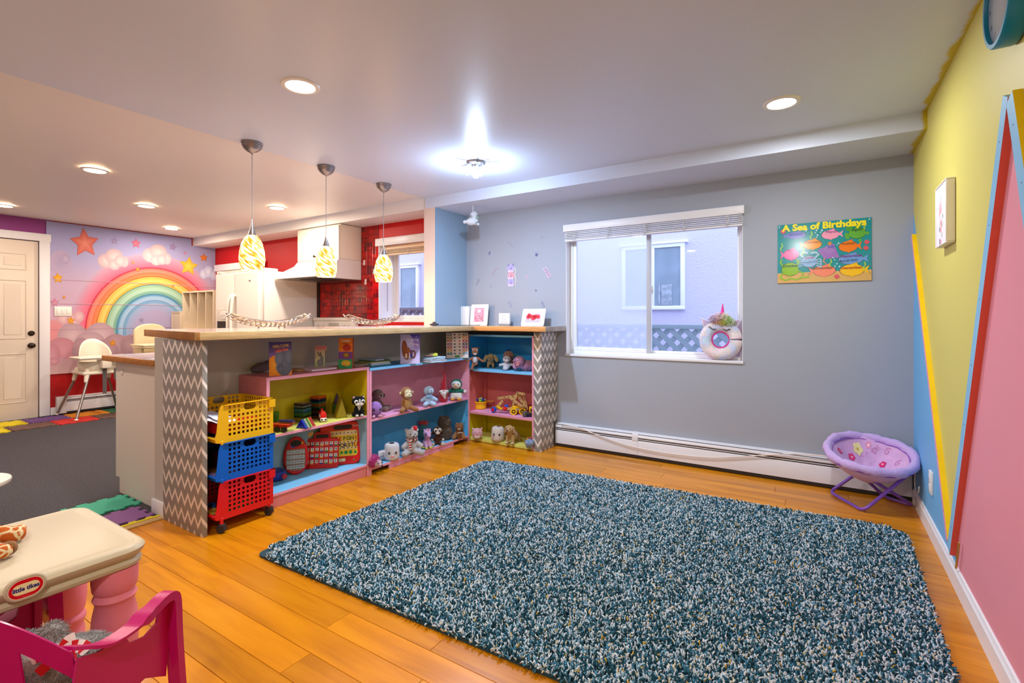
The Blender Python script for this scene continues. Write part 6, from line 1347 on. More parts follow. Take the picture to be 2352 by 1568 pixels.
t = toy('poodle_plush', 'curly pink poodle plush lying on the blue shelf', 1200, 852, z, 36, -.15, G3)
PKC = ('#d88ab0', '#eab0d0'); B(t, 'body', PKC, [E(.35, .1, .33, .45, .32, .32), E(-.2, -.1, .55, .34, .3, .36), E(-.45, -.15, .35, .15, .15, .25), E(.05, -.1, .4, .12, .12, .3)], fur=.1, fs=.09, vox=.035)
B(t, 'face_patch', '#d8808c', [E(-.22, -.38, .5, .18, .12, .18), E(-.25, -.48, .4, .12, .1, .09)], vox=.03); eyes(t, .09, -.5, .55, .03, cx=-.22); furry('curls', t, [((.35, .1, .33), (.45, .32, .32)), ((-.2, -.1, .6), (.34, .3, .32))], 1400, .09, .022, plush('#df98bc'), 8, .4)
t = toy('mint_plush', 'small mint green plush partly hidden by the chevron post', 1233, 856, z, 25, -.2, G3); B(t, 'body', ('#86c9bc', '#a0d8cc'), [E(0, 0, .38, .4, .34, .38), E(0, -.02, .78, .3, .26, .22), *S(C(.2, 0, .9, .26, 0, 1.0, .05, .03))]); B(t, 'belly', '#dfe0d4', [E(-.05, -.2, .35, .25, .18, .24)]); eyes(t, .14, -.25, .82, .04)
# ---- bookcase 3 red bay
z = Z3[1]
t = toy('toy_saucepan', 'yellow toy saucepan heaped with coloured blocks', 1103, 940, z, 17, 0, G4, 'toy', depth=.05); YP = plas('#edb412', .3)
MB().lathe([(.75, .0), (.85, .08), (.88, .75), (1.02, .85), (1.05, 1.0), (.95, 1.02), (.8, .9), (.78, .12), (.0, .1)], 40, cap=False).build('pan_body', YP, t); MB(TR(.95, .15, .95) @ RZ(.1)).rbox(0, .85, -.16, .16, -.06, .06, .05).build('pan_handle', YP, t)
random.seed(31)
for k in range(26):
    a = random.uniform(0, 2*pi); r_ = .62*sqrt(random.random()); zz = .95+.45*(1-r_)+random.uniform(-.1, .1)
    o = MB(TR(r_*cos(a), r_*sin(a), zz) @ RZ(a*3) @ RX(a*2)).rbox(-.17, .17, -.11, .11, -.1, .1, .03, 1).build('toy_block', plas(('#1d3fc4', '#2f8a3c', '#d8281c', '#e8d020', '#1d3fc4', '#c8ccd8')[k % 6]), t)
WOODT = mat('beech_toy_wood', '#d3a56a', .5, var=.25, vs=30, stretch=(1, 1, 6)); HOLE = plas('#2c1c14', .6)
def pw(u, v, dy=0): return onY(u, v, 3.84+dy)
ct = onY(1175, 958, 3.84); t = T('wooden_construction_set', 'wooden strip construction with red and yellow wheels on the pink shelf', 'construction toy', (ct.x, ct.y, z+.001), group=G4); L0 = t.location
def strip(u1, v1, u2, v2, dy, n, w=.027, th=.009):
    a, c = pw(u1, v1, dy)-L0, pw(u2, v2, dy)-L0; a.z = max(a.z, .014); c.z = max(c.z, .014); d = c-a; l = d.length; ang = atan2(d.z, d.x); M = Matrix.Translation(a) @ Matrix.Rotation(-ang, 4, 'Y')
    o = MB(M).rbox(-w*.4, l+w*.4, -th/2, th/2, -w/2, w/2, .004).build('wooden_strip', WOODT, t); b = MB(M)
    for k in range(n): x = l*k/max(1, n-1); b.cyl((x, -th/2-.0006, 0), (x, th/2+.0006, 0), .0052, n=12)
    b.build('strip_hole', HOLE, o, kind='stuff')
strip(1144, 915, 1195, 908, .0, 4); strip(1169, 911, 1199, 934, -.03, 4); strip(1188, 903, 1182, 918, -.012, 2); strip(1190, 908, 1206, 934, .0, 4); strip(1189, 902, 1204, 905, -.02, 2); strip(1202, 906, 1210, 938, .012, 4); strip(1153, 922, 1139, 938, -.05, 3); strip(1150, 938, 1176, 939, -.03, 3); strip(1181, 920, 1178, 936, .02, 2); strip(1177, 938, 1205, 940, .03, 3)
def disc_at(u, v, dy, r, cols, nm, th=.016):
    p = pw(u, v, dy)-L0; p.z = max(p.z, r+.001); o = MB(TR(*p) @ RX(pi/2)).lathe([(r*.3, -th/2), (r, -th/2), (r, th/2), (r*.3, th/2)], 24).build(nm, plas(cols[0]), t); MB(TR(*p) @ RX(pi/2)).lathe([(.001, th/2), (r*.62, th/2), (r*.6, th/2+.006), (.001, th/2+.008)], 20).build('hub', plas(cols[1]), o)
disc_at(1134, 940, -.07, .024, ('#1f58c4', '#d8141c'), 'wheel', .025); disc_at(1160, 938, -.05, .018, ('#d8141c', '#e8302c'), 'wheel'); disc_at(1163, 933, -.02, .018, ('#1f58c4', '#2f68d4'), 'wheel')
p = pw(1147, 936, -.06)-L0; MB(TR(*p) @ RY(.5)).rbox(-.03, .03, -.01, .01, -.009, .009, .004).build('yellow_peg', YP, t)
t = toy('toy_truck', 'small yellow wheeled toy truck on the pink shelf', 1188, 951, z, 19, .1, G4, 'toy vehicle')
MB().rbox(-.75, .75, -.35, .5, .45, .75, .08).build('chassis', plas('#8a8478'), t); MB().rbox(-.6, .3, -.3, .45, .7, 1.0, .06).rbox(.3, .8, -.3, .45, .6, .85, .05).build('truck_body', YP, t)
for x in (-.5, .55):
    for y in (-.45, .5): o = MB(TR(x, y, .42) @ RX(pi/2)).lathe([(.2, -.13), (.42, -.13), (.42, .13), (.2, .13)], 24).build('wheel', YP, t); MB(TR(x, y, .42) @ RX(pi/2)).lathe([(.01, .1), (.24, .1), (.24, .14), (.01, .12)], 16).build('hub', BLACK, o)
t = toy('toy_loader', 'toy tracked loader with yellow cab beside the chevron post', 1222, 956, z, 22, .1, G4, 'toy vehicle')
MB().rbox(-.75, .75, -.4, .4, 0, .45, .18, 3).build('track', plas('#3a3838', .6), t); MB().rbox(-.3, .35, -.3, .35, .42, 1.0, .08).rbox(.3, .95, -.3, .35, .42, .62, .05).build('truck_body', YP, t); MB().rbox(-.2, .2, -.33, -.28, .55, .85, .02).build('cab_window', DARK, t); MB().rbox(-1.0, -.65, -.45, .45, .05, .5, .05).build('shovel', plas('#55524e'), t)
b = MB()
for k in range(9): b.rbox(-.72+.17*k, -.62+.17*k, -.42, -.38, .03, .42, .01, 1)
b.build('track_tread', BLACK, t, kind='stuff')
# ---- bookcase 3 yellow bay
z = Z3[0]
t = toy('pig_plush', 'round pink pig plush on the yellow bottom shelf', 1096, 1008, z, 27, 0, G5)
B(t, 'body', ('#dea0a8', '#e8b0b4'), [E(0, 0, .47, .48, .42, .47), *S(C(.32, 0, .82, .42, 0, .92, .09, .07))]); B(t, 'belly', '#ecd0c0', [E(0, -.25, .24, .3, .2, .2)]); eyes(t, .2, -.38, .62, .03); smile(t, 0, -.43, .5, .08, .04, th=.01)
t = toy('marshmallow_plush', 'cream cylindrical plush with drawn face on the yellow bottom shelf', 1142, 1012, z, 33, .05, G5)
MB().lathe([(.02, 0), (.36, .01), (.44, .08), (.46, .25), (.45, .6), (.43, .82), (.38, .94), (.3, .985), (.02, .99)], 40, TR(.05, 0, 0)).build('body', plush('#ddd0c0', '#e8ded4'), t, smooth=60); ball(t, 'roll_core', (.08, 0, .975), (.14, .14, .03), plush('#3a1c16')); [ (ball(t, 'eye', (x_, y_, .52), (.07, .05, .07), EYEB), ball(t, 'eye_glint', (x_-.02, y_-.05, .545), .018, EYEW, n=8)) for x_, y_ in ((-.24, -.35), (.12, -.45))]; smile(t, -.05, -.42, .34, .14, .03, th=.012)
for s in (1, -1): ball(t, 'cheek', (-.05+s*.26, -.37, .38), (.06, .02, .04), plush('#e79ab0'))
t = toy('puppy_plush', 'tan standing puppy plush with floppy ears on the bottom shelf', 1172, 1019, z, 44, -.35, G5)
B(t, 'body', ('#b78d54', '#c7a068'), [E(.12, .3, .4, .2, .42, .22), *S(C(.14, 0, .38, .15, -.04, .08, .1, .095)), C(.25, .55, .35, .28, .6, .08, .1, .1), C(0, -.02, .5, 0, -.1, .68, .15, .16), E(0, -.12, .8, .21, .2, .2), E(0, -.3, .74, .12, .12, .11)], fur=.01); B(t, 'ear', '#b88c56', [*S(C(.2, -.06, .88, .25, -.08, .62, .06, .08))], vox=.024)
for s in (1, -1): ball(t, 'paw', (s*.15, -.1, .065), (.1, .13, .065), plush('#d9bf94'))
ball(t, 'nose', (0, -.42, .78), (.045, .03, .035), NOSE); eyes(t, .1, -.3, .84, .025)
t = toy('unicorn_ball_plush', 'round blue plush with tiny horn and red tuft near the post', 1216, 1028, z, 26, -.15, G5)
B(t, 'body', ('#6f8fbc', '#88a4cc'), [E(0, 0, .42, .42, .4, .4), *S(E(.2, -.15, .05, .1, .1, .05))]); MB().tube([(-.12, -.2, .78), (-.16, -.26, 1.0)], [.06, .01], 10).build('horn', plas('#e8a82c'), t); B(t, 'mane', '#a8402c', [E(.08, 0, .84, .2, .14, .1)], fur=.04); eyes(t, .2, -.36, .46, .055, '#e8dfe4', 1.4)
# ================================================================ books and cards above the bookcases
ZT1, ZT2 = .8005, .7905
def upright(name, lab, cat, uL, uR, vb, vt, z, th, body, turn=None, grp=None, depth=0, lean=.06):
    """thin upright thing whose lower edge runs between two points of the shelf top; returns (root, width, height)"""
    c = onZ((uL+uR)/2, vb, z); fc_ = -sin(YAW)*c.x+cos(YAW)*c.y
    if depth: c += Vector((c.x, c.y, 0)).normalized()*depth
    w = (uR-uL)*fc_/F; h = (vb-vt)*fc_/F; a = face(c, turn or 0); w /= max(.5, cos(turn or 0))
    t = T(name, lab, cat, (c.x, c.y, z), 0, grp); t.rotation_euler = (Matrix.Rotation(a, 4, 'Z') @ Matrix.Rotation(-lean, 4, 'X')).to_euler()
    if body: MB().rbox(-w/2, w/2, 0, th, .0005, h, .0015, 1).build('cover', body, t, smooth=0)
    return t, w, h
def canvas(w, h, y=-.0002): q = Print((-w/2, y, 0), (w, 0, 0), (0, 0, h), eps=3e-5); q.clip = True; return q
t, w, h = upright('picture_book', 'picture book with grey elephants and Welcome title standing on the pink bookcase', 'book', 621, 668, 862, 785, ZT1, .016, plas('#3f86b4', .5), .12)
p = canvas(w, h); p.rect(0, 0, 1, 1, '#ee8a22', '#3b2f86').rect(0, .55, 1, 1, '#7a5a9a', '#34307c').disc(.25, .3, .3, .3, '#f4a62c', '#e8861c')
p.disc(.68, .35, .36, .38, '#6c7286', '#5a6074', 28).disc(.45, .5, .2, .22, '#7a8096', '#646a80').disc(.86, .55, .2, .22, '#7a8096', '#62687c').disc(.5, .2, .14, .16, '#6c7286', '#565c70').stroke([(.42, .5), (.36, .36), (.32, .22), (.38, .14)], .07, '#747a90').disc(.6, .42, .02, .012, '#1c1c22').disc(.44, .24, .02, .012, '#1c1c22')
p.text('WELCOME', .52, .87, .13, '#f2c83c', .03, .05, sx=1.15).text('Little One', .55, .75, .12, '#f0683c', .03, .1, sx=1.1).build('cover_print', PRT, t)
t, w, h = upright('number_card', 'card shaped like a number one with a grey rabbit', 'card', 724, 750, 847, 794, ZT1, .003, None, -.1, depth=.035)
MB(UP).prism([(-w*.5, 0), (w*.32, 0), (w*.32, h*.78), (w*.45, h*.8), (w*.5, h*.87), (w*.46, h*.97), (w*.36, h), (-w*.5, h)], .004, z0=-.0045).build('card_body', plas('#e8dcc8', .7), t, smooth=0)
p = Print((0, -.0002, 0), (1, 0, 0), (0, 0, 1)); p.rect(-w*.48, .002, w*.31, h*.4, '#8fae52', '#c9c890').rect(-w*.48, h*.4, w*.31, h*.78, '#d8ccaa', '#e6d0b4').rect(-w*.48, h*.78, w*.46, h*.985, '#e8a8a0', '#d87080').disc(-w*.05, h*.25, w*.28, h*.17, '#8f8890', '#7a747c').disc(w*.08, h*.42, w*.16, h*.11, '#8f8890', '#7c767e').disc(-w*.16, h*.62, w*.07, h*.13, '#8a848c', '#777', rot=.5).disc(-w*.0, h*.62, w*.06, h*.12, '#8a848c', '#777', rot=.3).disc(w*.14, h*.43, .0016, None, '#222').build('card_print', PRT, t)
t, w, h = upright('snack_box', 'tall narrow orange, purple and green box standing at the end of the pink bookcase', 'box', 778, 808, 846, 776, ZT1, .045, plas('#a0431e', .5), -.25)
p = canvas(w, h); p.rect(0, 0, 1, 1, '#e8801e').rect(0, .3, 1, .55, '#7a3f96').rect(0, 0, 1, .3, '#2c9a5c').disc(.6, .68, .32, .12, '#a82418', '#c43a1c').disc(.55, .44, .25, .09, '#caa43a', '#6a3a1c').disc(.55, .17, .35, .1, '#e8c83c', '#d8a82c').text('Yumtastic', .5, .91, .11, '#f4ead8', .02, sx=1.5).text('Words', .5, .82, .07, '#7a2a14', .02, sx=2)
for k in range(9): p.disc(.35+.06*(k % 5), .06+.04*(k//5), .025, .012, '#1c2c54', n=8, keep=k > 0)
p.build('box_print', PRT, t)
t, w, h = upright('picture_book', 'lilac picture book with two brown squirrels on the blue topped bookcase', 'book', 920, 964, 835, 768, ZT2, .012, plas('#b9a8dc', .5), .0)
p = canvas(w, h); p.rect(0, 0, 1, 1, '#cdbfe6', '#8f8fe0').rect(.4, .5, 1, 1, '#b49be0', '#3a34c0').disc(.2, .6, .5, .5, '#c9c0ee', '#b3aeea', arc=(0, 2*pi)); p.disc(.45, .25, .42, .24, '#d6cbec', '#cbbde8')
p.disc(.22, .5, .15, .3, '#9a4f28', '#7a3a1c', rot=.1).disc(.32, .3, .12, .17, '#a85a30', '#8a4624').disc(.4, .46, .1, .1, '#a85a30', '#8f4a28').disc(.3, .26, .05, .1, '#e8d4b8').disc(.68, .32, .11, .14, '#7a3f3a', '#6a3430').disc(.66, .32, .06, .09, '#cbbde8').disc(.56, .38, .07, .1, '#a0583a', '#2f2a8a').disc(.56, .27, .05, .08, '#3a34a0').stroke([(.15, .18), (.5, .165), (.72, .19)], .02, '#5a3a6a')
p.text('I Love My', .62, .83, .12, '#f4f0fa', .02, -.06, sx=1.35).text('Mommy', .72, .67, .1, '#efe8fa', .02, -.06, sx=1.4).disc(.82, .93, .02, .014, '#fff', n=10).disc(.86, .62, .02, .014, '#fff', n=10).build('cover_print', PRT, t)
t, w, h = upright('vocabulary_board', 'activity board with coloured word labels leaning in the shelf corner', 'board', 1026, 1076, 822, 764, ZT2, .006, plas('#e0d2c8', .5), .25, depth=.0)
p = canvas(w, h); p.rect(.0, .0, 1, 1, '#e0d0c8')
lc = ['#5a6068', '#8a7a4c', '#b8503c', '#6a2a5c', '#b03a3c', '#c98a2c', '#2a5a5c']; rc_ = ['#5a5a40', '#d8801c', '#b8303c', '#2a3060', '#8a3a9a', '#d08a7a', '#6aa8c8']
for k in range(7):
    y = .93-.125*k
    p.rect(.04, y-.045, .26, y+.045, lc[k], keep=k > 0); p.rect(.74, y-.045, .96, y+.045, rc_[k], keep=True)
    p.disc(.38, y, .05, .03, ('#3a2028', '#5a5a5c', '#8a7a6c', '#2a3430', '#2a6a68', '#7a3a6a', '#2a5a7c')[k], n=7, keep=True); p.disc(.6, y, .05, .03, ('#6a5a30', '#6a5040', '#d8582c', '#8a2020', '#5a6a6c', '#6a3a5c', '#4a4a8a')[k], n=6, keep=True)
p.rect(.38, .02, .6, .11, '#4a9a5c'); p.stroke([(.2, .47), (.75, .47)], .008, '#3a3038'); 
for k in range(7): p.rect(.08, .93-.125*k-.012, .22, .93-.125*k+.012, '#e8dcc8', keep=k > 0); p.rect(.79, .93-.125*k-.012, .91, .93-.125*k+.012, '#f0e4dc', keep=True)
p.build('board_print', PRT, t)
def pile(lab0, uL, uR, vb, z, items, grp, turn=0, depth=.0, dscale=.2):
    """flat books one on the other; items = (label, colour, thickness, width factor, dx, drot, page colour)"""
    c = onZ((uL+uR)/2, vb, z); fc_ = -sin(YAW)*c.x+cos(YAW)*c.y; w = (uR-uL)*fc_/F; c += Vector((-1, .0, 0))*(depth+.085); zz = z
    for lab, col, th, wf, dx, dr, pg in items:
        t = T('flat_book', lab, 'book', (c.x, c.y+dx, zz+.0004), pi/2+turn+dr, grp); ww = w*wf
        MB().rbox(-ww/2, ww/2, -.085, .085, 0, th*.18, .0008, 1).rbox(-ww/2, ww/2, -.085, .085, th*.82, th, .0008, 1).rbox(-ww/2, ww/2, .08, .085, 0, th, .0008, 1).build('cover', plas(col, .5), t, smooth=0)
        MB().box(-ww/2+.003, ww/2-.003, -.082, .08, th*.18, th*.82).build('pages', plas(pg, .8), t, smooth=0)
        zz += th+.0006
    return zz
g = 'books lying flat above the bookcases'
pile('', 712, 780, 850, ZT1, (('pale pink board book lying flat under the rabbit card', '#dcb6c8', .012, 1, 0, 0, '#e8dcec'),), g)
c = onZ(694, 853, ZT1); t = T('wooden_tray', 'round edged tan wooden tray lying beside the elephant book', 'tray', (c.x-.09, c.y, ZT1), pi/2); MB().prism([(.055*cos(a), .08*sin(a)) for a in [2*pi*k/32 for k in range(32)]], .014).build('tray_body', mat('tan_wood', '#b98a5c', .55, var=.2, vs=12), t, bevel=.003)
pile('', 818, 862, 842, ZT1, (('thin dark covered book behind the snack box, bottom of two', '#4a3a34', .008, 1, 0, .1, '#b09a84'), ('thin tan book on top behind the snack box', '#8a6a52', .007, .9, .01, -.1, '#c0a890')), g, depth=.05)
pile('', 846, 906, 838, ZT2, (('teal spined book at the bottom of the small pile left of the squirrel book', '#4aa0a8', .011, 1, 0, 0, '#cfe6ea'), ('white book with pink print second in the small pile', '#d8c8dc', .011, .98, -.005, .04, '#e6dce8'), ('yellow green book near the top of the small pile', '#b8b43c', .006, 1.08, .0, -.05, '#8aa05a'), ('dark green thin book in the small pile', '#2f5a44', .006, .9, .01, -.12, '#4a6a5a'), ('grey blue booklet on top of the small pile', '#8f9aae', .011, .5, -.02, .1, '#b4bccc')), g)
zz = pile('', 984, 1034, 831, ZT2, (('white book with rainbow spine at the bottom beside the vocabulary board', '#a8c4d8', .017, 1.08, 0, 0, '#e4e4ec'), ('blue white book second from the bottom beside the vocabulary board', '#7fb0d4', .014, 1, -.01, -.05, '#dfe8f0'), ('thin pale blue book on top beside the vocabulary board', '#bcd2e8', .008, 1, .0, .04, '#e8eef4')), g)
c = onZ(1010, 831, ZT2); t = T('yellow_mitt', 'floppy yellow green felt leaf with brown piece on the book pile', 'toy', (c.x-.07, c.y, zz), .3); blob('felt_leaf', [E(0, 0, .012, .035, .055, .012), E(0, .03, .022, .025, .03, .01)], plush('#c9c81e'), t, .004, 3); blob('felt_piece', [E(-.01, -.06, .01, .04, .04, .01), E(-.02, .0, .026, .03, .05, .006)], plush('#6a4a3c'), t, .004, 3)
t = toy('dusky_plush', 'dusky mauve knitted plush slumped behind the elephant book', 601, 858, ZT1, 30, 0, None, depth=.06); B(t, 'body', ('#6a5058', '#80626a'), [E(0, 0, .4, .55, .4, .38), E(.45, 0, .6, .35, .3, .35), E(-.45, -.1, .3, .3, .3, .25), C(-.2, -.3, .6, .5, -.3, .8, .12, .12), C(-.5, -.3, .4, .3, -.35, .55, .1, .1)], fur=.08, fs=.15, vox=.04)
# ================================================================ things on the bar
def photo_frame(name, lab, uL, uR, vb, vt, y, mat_fn, skew=0, lean=.12):
    a, b_ = onY(uL, vb, y), onY(uR, vb, y); z = BZ1+.002; w = b_.x-a.x; h = (vb-vt)/F*(cos(YAW)*y-sin(YAW)*(a.x+b_.x)/2)
    t = T(name, lab, 'picture', ((a.x+b_.x)/2, y, z)); t.rotation_euler = (-lean, 0, .0); r = .012
    P = [(x+skew*(yy-h/2), yy) for x, yy in rpoly(w, h, r)]
    MB(UP).prism(P, .008, z0=-.008).build('frame', WHITEP, t, bevel=.0015)
    MB(TR(0, .008, h*.5) @ RX(.35)).rbox(-.02, .02, 0, .004, -h*.5, h*.25, .001).build('easel_leg', WHITEP, t)
    p = Print((0, -.0003, 0), (1, 0, 0), (0, 0, 1)); mat_fn(p, w, h, skew); p.build('photo_print', PRT, t); return t
random.seed(15)
def blossom(p, w, h, s):
    x0, x1, y0, y1 = -w*.28, w*.28, h*.17, h*.83; p.rect(x0, y0, x1, y1, '#e88aa4', '#eea0ba')
    for k in range(60): p.disc(random.uniform(x0+.004, x1-.004), random.uniform(y0+.004, y1-.004), .0045, None, random.choice(['#f6ccd8', '#f3b3c8', '#e2708c', '#fbe4ea']), n=6, keep=k > 0)
    p.stroke([(x1, y0+.004), (x0+w*.2, y0+h*.36)], .004, '#6a3428').stroke([(x1-.02, y0+.025), (x1-.018, y0+h*.35)], .003, '#8a4a3c').stroke([(x1-.03, y0+.03), (x0+.015, y0+.03)], .003, '#a86a4c')
def tulips(p, w, h, s):
    x0, x1, y0, y1 = -w*.33, w*.33, h*.2, h*.78; q = lambda x, y: (x+s*(y-h/2), y); p.poly([q(x0, y0), q(x1, y0), q(x1, y1), q(x0, y1)], '#d9c3d8')
    for k in range(30): x = x0+.004+(x1-x0-.008)*k/29; p.stroke([q(x, y0+.001), q(x+.002, y0+h*.26)], .0022, ('#6a8a68', '#8fa694', '#a8a8a0')[k % 3], keep=k > 0)
    for k, (fx, fy) in enumerate(((-.72, .55), (-.38, .62), (0, .42), (.05, .7), (.4, .6), (.72, .58), (.2, .5), (-.6, .7))): a = q(x1*fx*.95, y0+(y1-y0)*fy); p.disc(a[0], a[1], w*.08, h*.13, '#f0404c', '#e03a52', n=12, keep=k > 0)
photo_frame('photo_frame', 'upright white rounded frame with a pink blossom print on the bar', 1079.3, 1118.7, 748.5, 700, 3.93, blossom)
photo_frame('photo_frame', 'wide tilted white frame with red tulips on the bar near the window', 1197.5, 1250, 750.5, 711, 3.9, tulips, .1)
a, b_ = onY(1145.5, 748, 3.91), onY(1170, 748, 3.91); w = b_.x-a.x; t = T('verse_block', 'small white block printed with a verse on a grey stand', 'sign', ((a.x+b_.x)/2, 3.91, BZ1+.002)); MB().rbox(-w/2, w/2, 0, .02, .0, .017, .001).build('stand', plas('#8e8c92'), t); MB().rbox(-w/2, w/2, 0, .022, .017, .118, .002).build('block_body', WHITEP, t)
p = Print((0, -.0002, 0), (1, 0, 0), (0, 0, 1))
for k in range(6): y = .1-.0145*k; x = -w*.36+(k % 2)*.006; p.stroke([(x+(.012 if k == 0 else 0), y), (w*(.2+.18*((k*7) % 3)/2), y)], .0028, '#9c9cae', keep=k > 0)
p.build('verse_print', PRT, t)
q = onZ(1071, 748, BZ1); t = T('white_speaker', 'white boxy device behind the blossom frame', 'device', (onY(1071, 740, 3.955).x, 3.955, BZ1+.002)); MB().rbox(-.05, .05, -.03, .03, 0, .19, .006, 3).build('device_body', WHITEP, t); MB().rbox(-.052, -.049, -.012, .012, .05, .11, .001).build('side_port', plas('#c9c6cc'), t)
c = onZ(987, 747.5, BZ1); t = T('power_adapter', 'black power plug with cord lying on the bar by the pier', 'adapter', (-3.06, 3.47, BZ1+.0015), .9); MB().ell((0, 0, .012), (.045, .022, .012)).ell((0, 0, .026), (.018, .016, .013)).build('plug_body', plas('#3a3336', .4), t)
MB().tube(spline([(.04, 0, .006), (.09, -.02, .004), (.16, -.02, .004), (.22, -.07, .004), (.3, -.1, .004), (.4, -.16, .006)]), .003, 6).build('plug_cord', plas('#22303c', .5), t)
tag(MB().rbox(-.05, .05, -.035, .035, 0, .002, .0005).build('paper_note', plas('#eef2f8', .8)), 'small white paper note under the farther silver bowl', 'paper', None, (-3.2, 3.12, BZ1+.002), .2)
tag(MB().rbox(-.16, .16, -.1, .1, 0, .004, .001).build('clear_mat', mat('clear_sheet', '#e9dfe0', .05, trans=.4, coat=.5)), 'clear glossy sheet lying on the bar between the bowls', 'sheet', None, (-3.1, 2.55, BZ1+.002), 1.5)
# openwork bowls
def bowl_mesh():
    rnd = random.Random(5); b = MB(); Lb, Wb = .305, .1
    def P(s, q):   # s along -1..1, q across -1..1
        wid = sqrt(max(0, 1-s*s))*.98+.02; x = s*Lb; y = q*Wb*wid; z = .012+.052*abs(s)**2.1+.035*(abs(q)**2.2)*(1-.2*s*s)+.02*abs(s)**6; return Vector((x, y, z))
    nodes = {}; rows = 7; cols = 19
    for j in range(rows):
        for i in range(cols):
            s = -1+2*(i+.5*(j % 2))/(cols-.5); q = -1+2*j/(rows-1)
            jit = .35 if 0 < j < rows-1 else 0; nodes[i, j] = (max(-1, min(1, s+rnd.uniform(-jit, jit)/cols*1.4)), q+(rnd.uniform(-jit, jit)/rows*1.2))
    # honeycomb: dual of the staggered grid -> centroids of triangles
    tri = []
    def T3(a, c, d): return tuple(sum(nodes[k][m] for k in (a, c, d))/3 for m in (0, 1))
    edges = {}; cent = {}
    for j in range(rows-1):
        for i in range(cols-1):
            o = j % 2; tr = [((i, j), (i+1, j), (i+o, j+1))] if not o else [((i, j), (i+1, j), (i+1, j+1))]
            tr += [((i+1, j), (i, j+1), (i+1, j+1))] if not o else [((i, j), (i, j+1), (i+1, j+1))]
            for t_ in tr:
                cent[t_] = T3(*t_)
                for e in ((t_[0], t_[1]), (t_[1], t_[2]), (t_[0], t_[2])): edges.setdefault(tuple(sorted(e)), []).append(t_)
    for e, ts in edges.items():
        if len(ts) == 2:
            a, c = cent[ts[0]], cent[ts[1]]; m = ((a[0]+c[0])/2, (a[1]+c[1])/2); b.tube([P(*a), P(*m), P(*c)], [.0042, .0034, .0042], 6)
        else:
            n1, n2 = e; mm = ((nodes[n1][0]+nodes[n2][0])/2, (nodes[n1][1]+nodes[n2][1])/2); b.tube([P(*cent[ts[0]]), P(*mm)], .0036, 6)
    for q in (1, -1): b.tube([P(-1+2*k/40, q*(1 if 0 < k < 40 else 0)) for k in range(41)], .0042, 6)
    return b
SILV = mat('hammered_silver', '#a39a90', .22, metal=.95, bump=.3, bs=80)
bm_ = bowl_mesh(); rb = None
for (x, y, rz, lab) in ((-3.27, 2.0, pi/2, 'long openwork silver bowl nearer the viewer on the bar'), (-3.33, 2.98, pi/2, 'long openwork silver bowl farther along the bar by the stove')):
    if rb is None:
        t = T('silver_bowl', lab, 'bowl', (x, y, BZ1+.003), rz, 'openwork silver bowls on the bar'); bm_.build('lattice', SILV, t)
        for sx, sy_ in ((-.09, 0), (.08, -.035), (.08, .035)): MB().tube([(sx, sy_, .022), (sx, sy_, .0)], [.007, .0045], 8).build('foot', SILV, t)
        rb = t
    else: t = copy_tree(rb); t.location = (x, y, BZ1+.003); t['label'] = lab
# ================================================================ wall stickers
YW = YB-.0012
def wc(x, y): q = onY(960+x/4.4806, 430+y/4.4806, YW); return (q.x, q.z)
def sticker(name, lab, cat, fn, cx_, cy_, grp=None):
    ox, oz = wc(cx_, cy_); t = T(name, lab, cat, (ox, YW, oz), group=grp); p = Print((-ox, 0, -oz), (1, 0, 0), (0, 0, 1), eps=4e-5); fn(p); p.build('sticker_print', PRT, t)
K = 1/(4.4806*F/4.35)
def cats(p):
    for yc, c, e, n_ in ((830, '#9a92c4', '#b8b0dc', 0), (905, '#c48a9c', '#d8a4ac', 1), (975, '#9a8fd0', '#b4acd8', 2)):
        x, y = wc(955, yc); r = 46*K; p.disc(x, y-r*.1, r*1.0, r*.98, c, e); p.disc(x-r*.45, y-r*.75, r*.4, r*.28, '#d8ccec').disc(x+r*.4, y-r*.75, r*.38, r*.28, '#d3c4e8'); p.disc(x-r*.3, y-r*.05, r*.45, r*.4, '#cbc6e8', c); p.disc(x, y-r*.1, r*.12, r*.08, '#4a3a6a').stroke([(x-r*.1, y-r*.25), (x, y-r*.18), (x+r*.1, y-r*.25)], r*.07, '#4a3a6a')
    x, y = wc(955, 830); r = 46*K
    for s in (-1, 1): p.poly([(x+s*r*.9, y+r*.3), (x+s*r*.85, y+r*1.15), (x+s*r*.3, y+r*.7)][::s], '#8a80b8')
    p.stroke([wc(1000, 1010), wc(1008, 950), wc(995, 900), wc(1006, 850), wc(992, 830)], 7*K, '#f2dfd8').stroke([wc(1000, 1005), wc(1004, 950), wc(991, 900), wc(1000, 855)], 4*K, '#b88aa0')
sticker('cat_sticker', 'wall sticker of three stacked lilac and pink kittens', 'wall sticker', cats, 955, 910)
def sprig(p, pts, w, col, leaves=0, lc=None, ll=12):
    Q = [wc(*a) for a in pts]; p.stroke(Q, w*K, col)
    if leaves:
        for k in range(leaves):
            f = (k+.5)/leaves*(len(Q)-1); i = int(f); f -= i; x = Q[i][0]*(1-f)+Q[i+1][0]*f; y = Q[i][1]*(1-f)+Q[i+1][1]*f; dx, dy = Q[-1][0]-Q[0][0], Q[-1][1]-Q[0][1]; a = atan2(dy, dx)
            for s in (1, -1): aa = a+s*.8; p.disc(x+ll*K*.6*cos(aa), y+ll*K*.6*sin(aa), ll*K*.6, ll*K*.17, lc or col, rot=aa, n=8, keep=True)
SG = 'leaf and petal stickers on the grey wall'
def sp_(lab, pts, w, col, lv=0, lc=None, ll=12): sticker('leaf_sticker', lab, 'wall sticker', lambda p: sprig(p, pts, w, col, lv, lc, ll), pts[0][0], pts[0][1], SG)
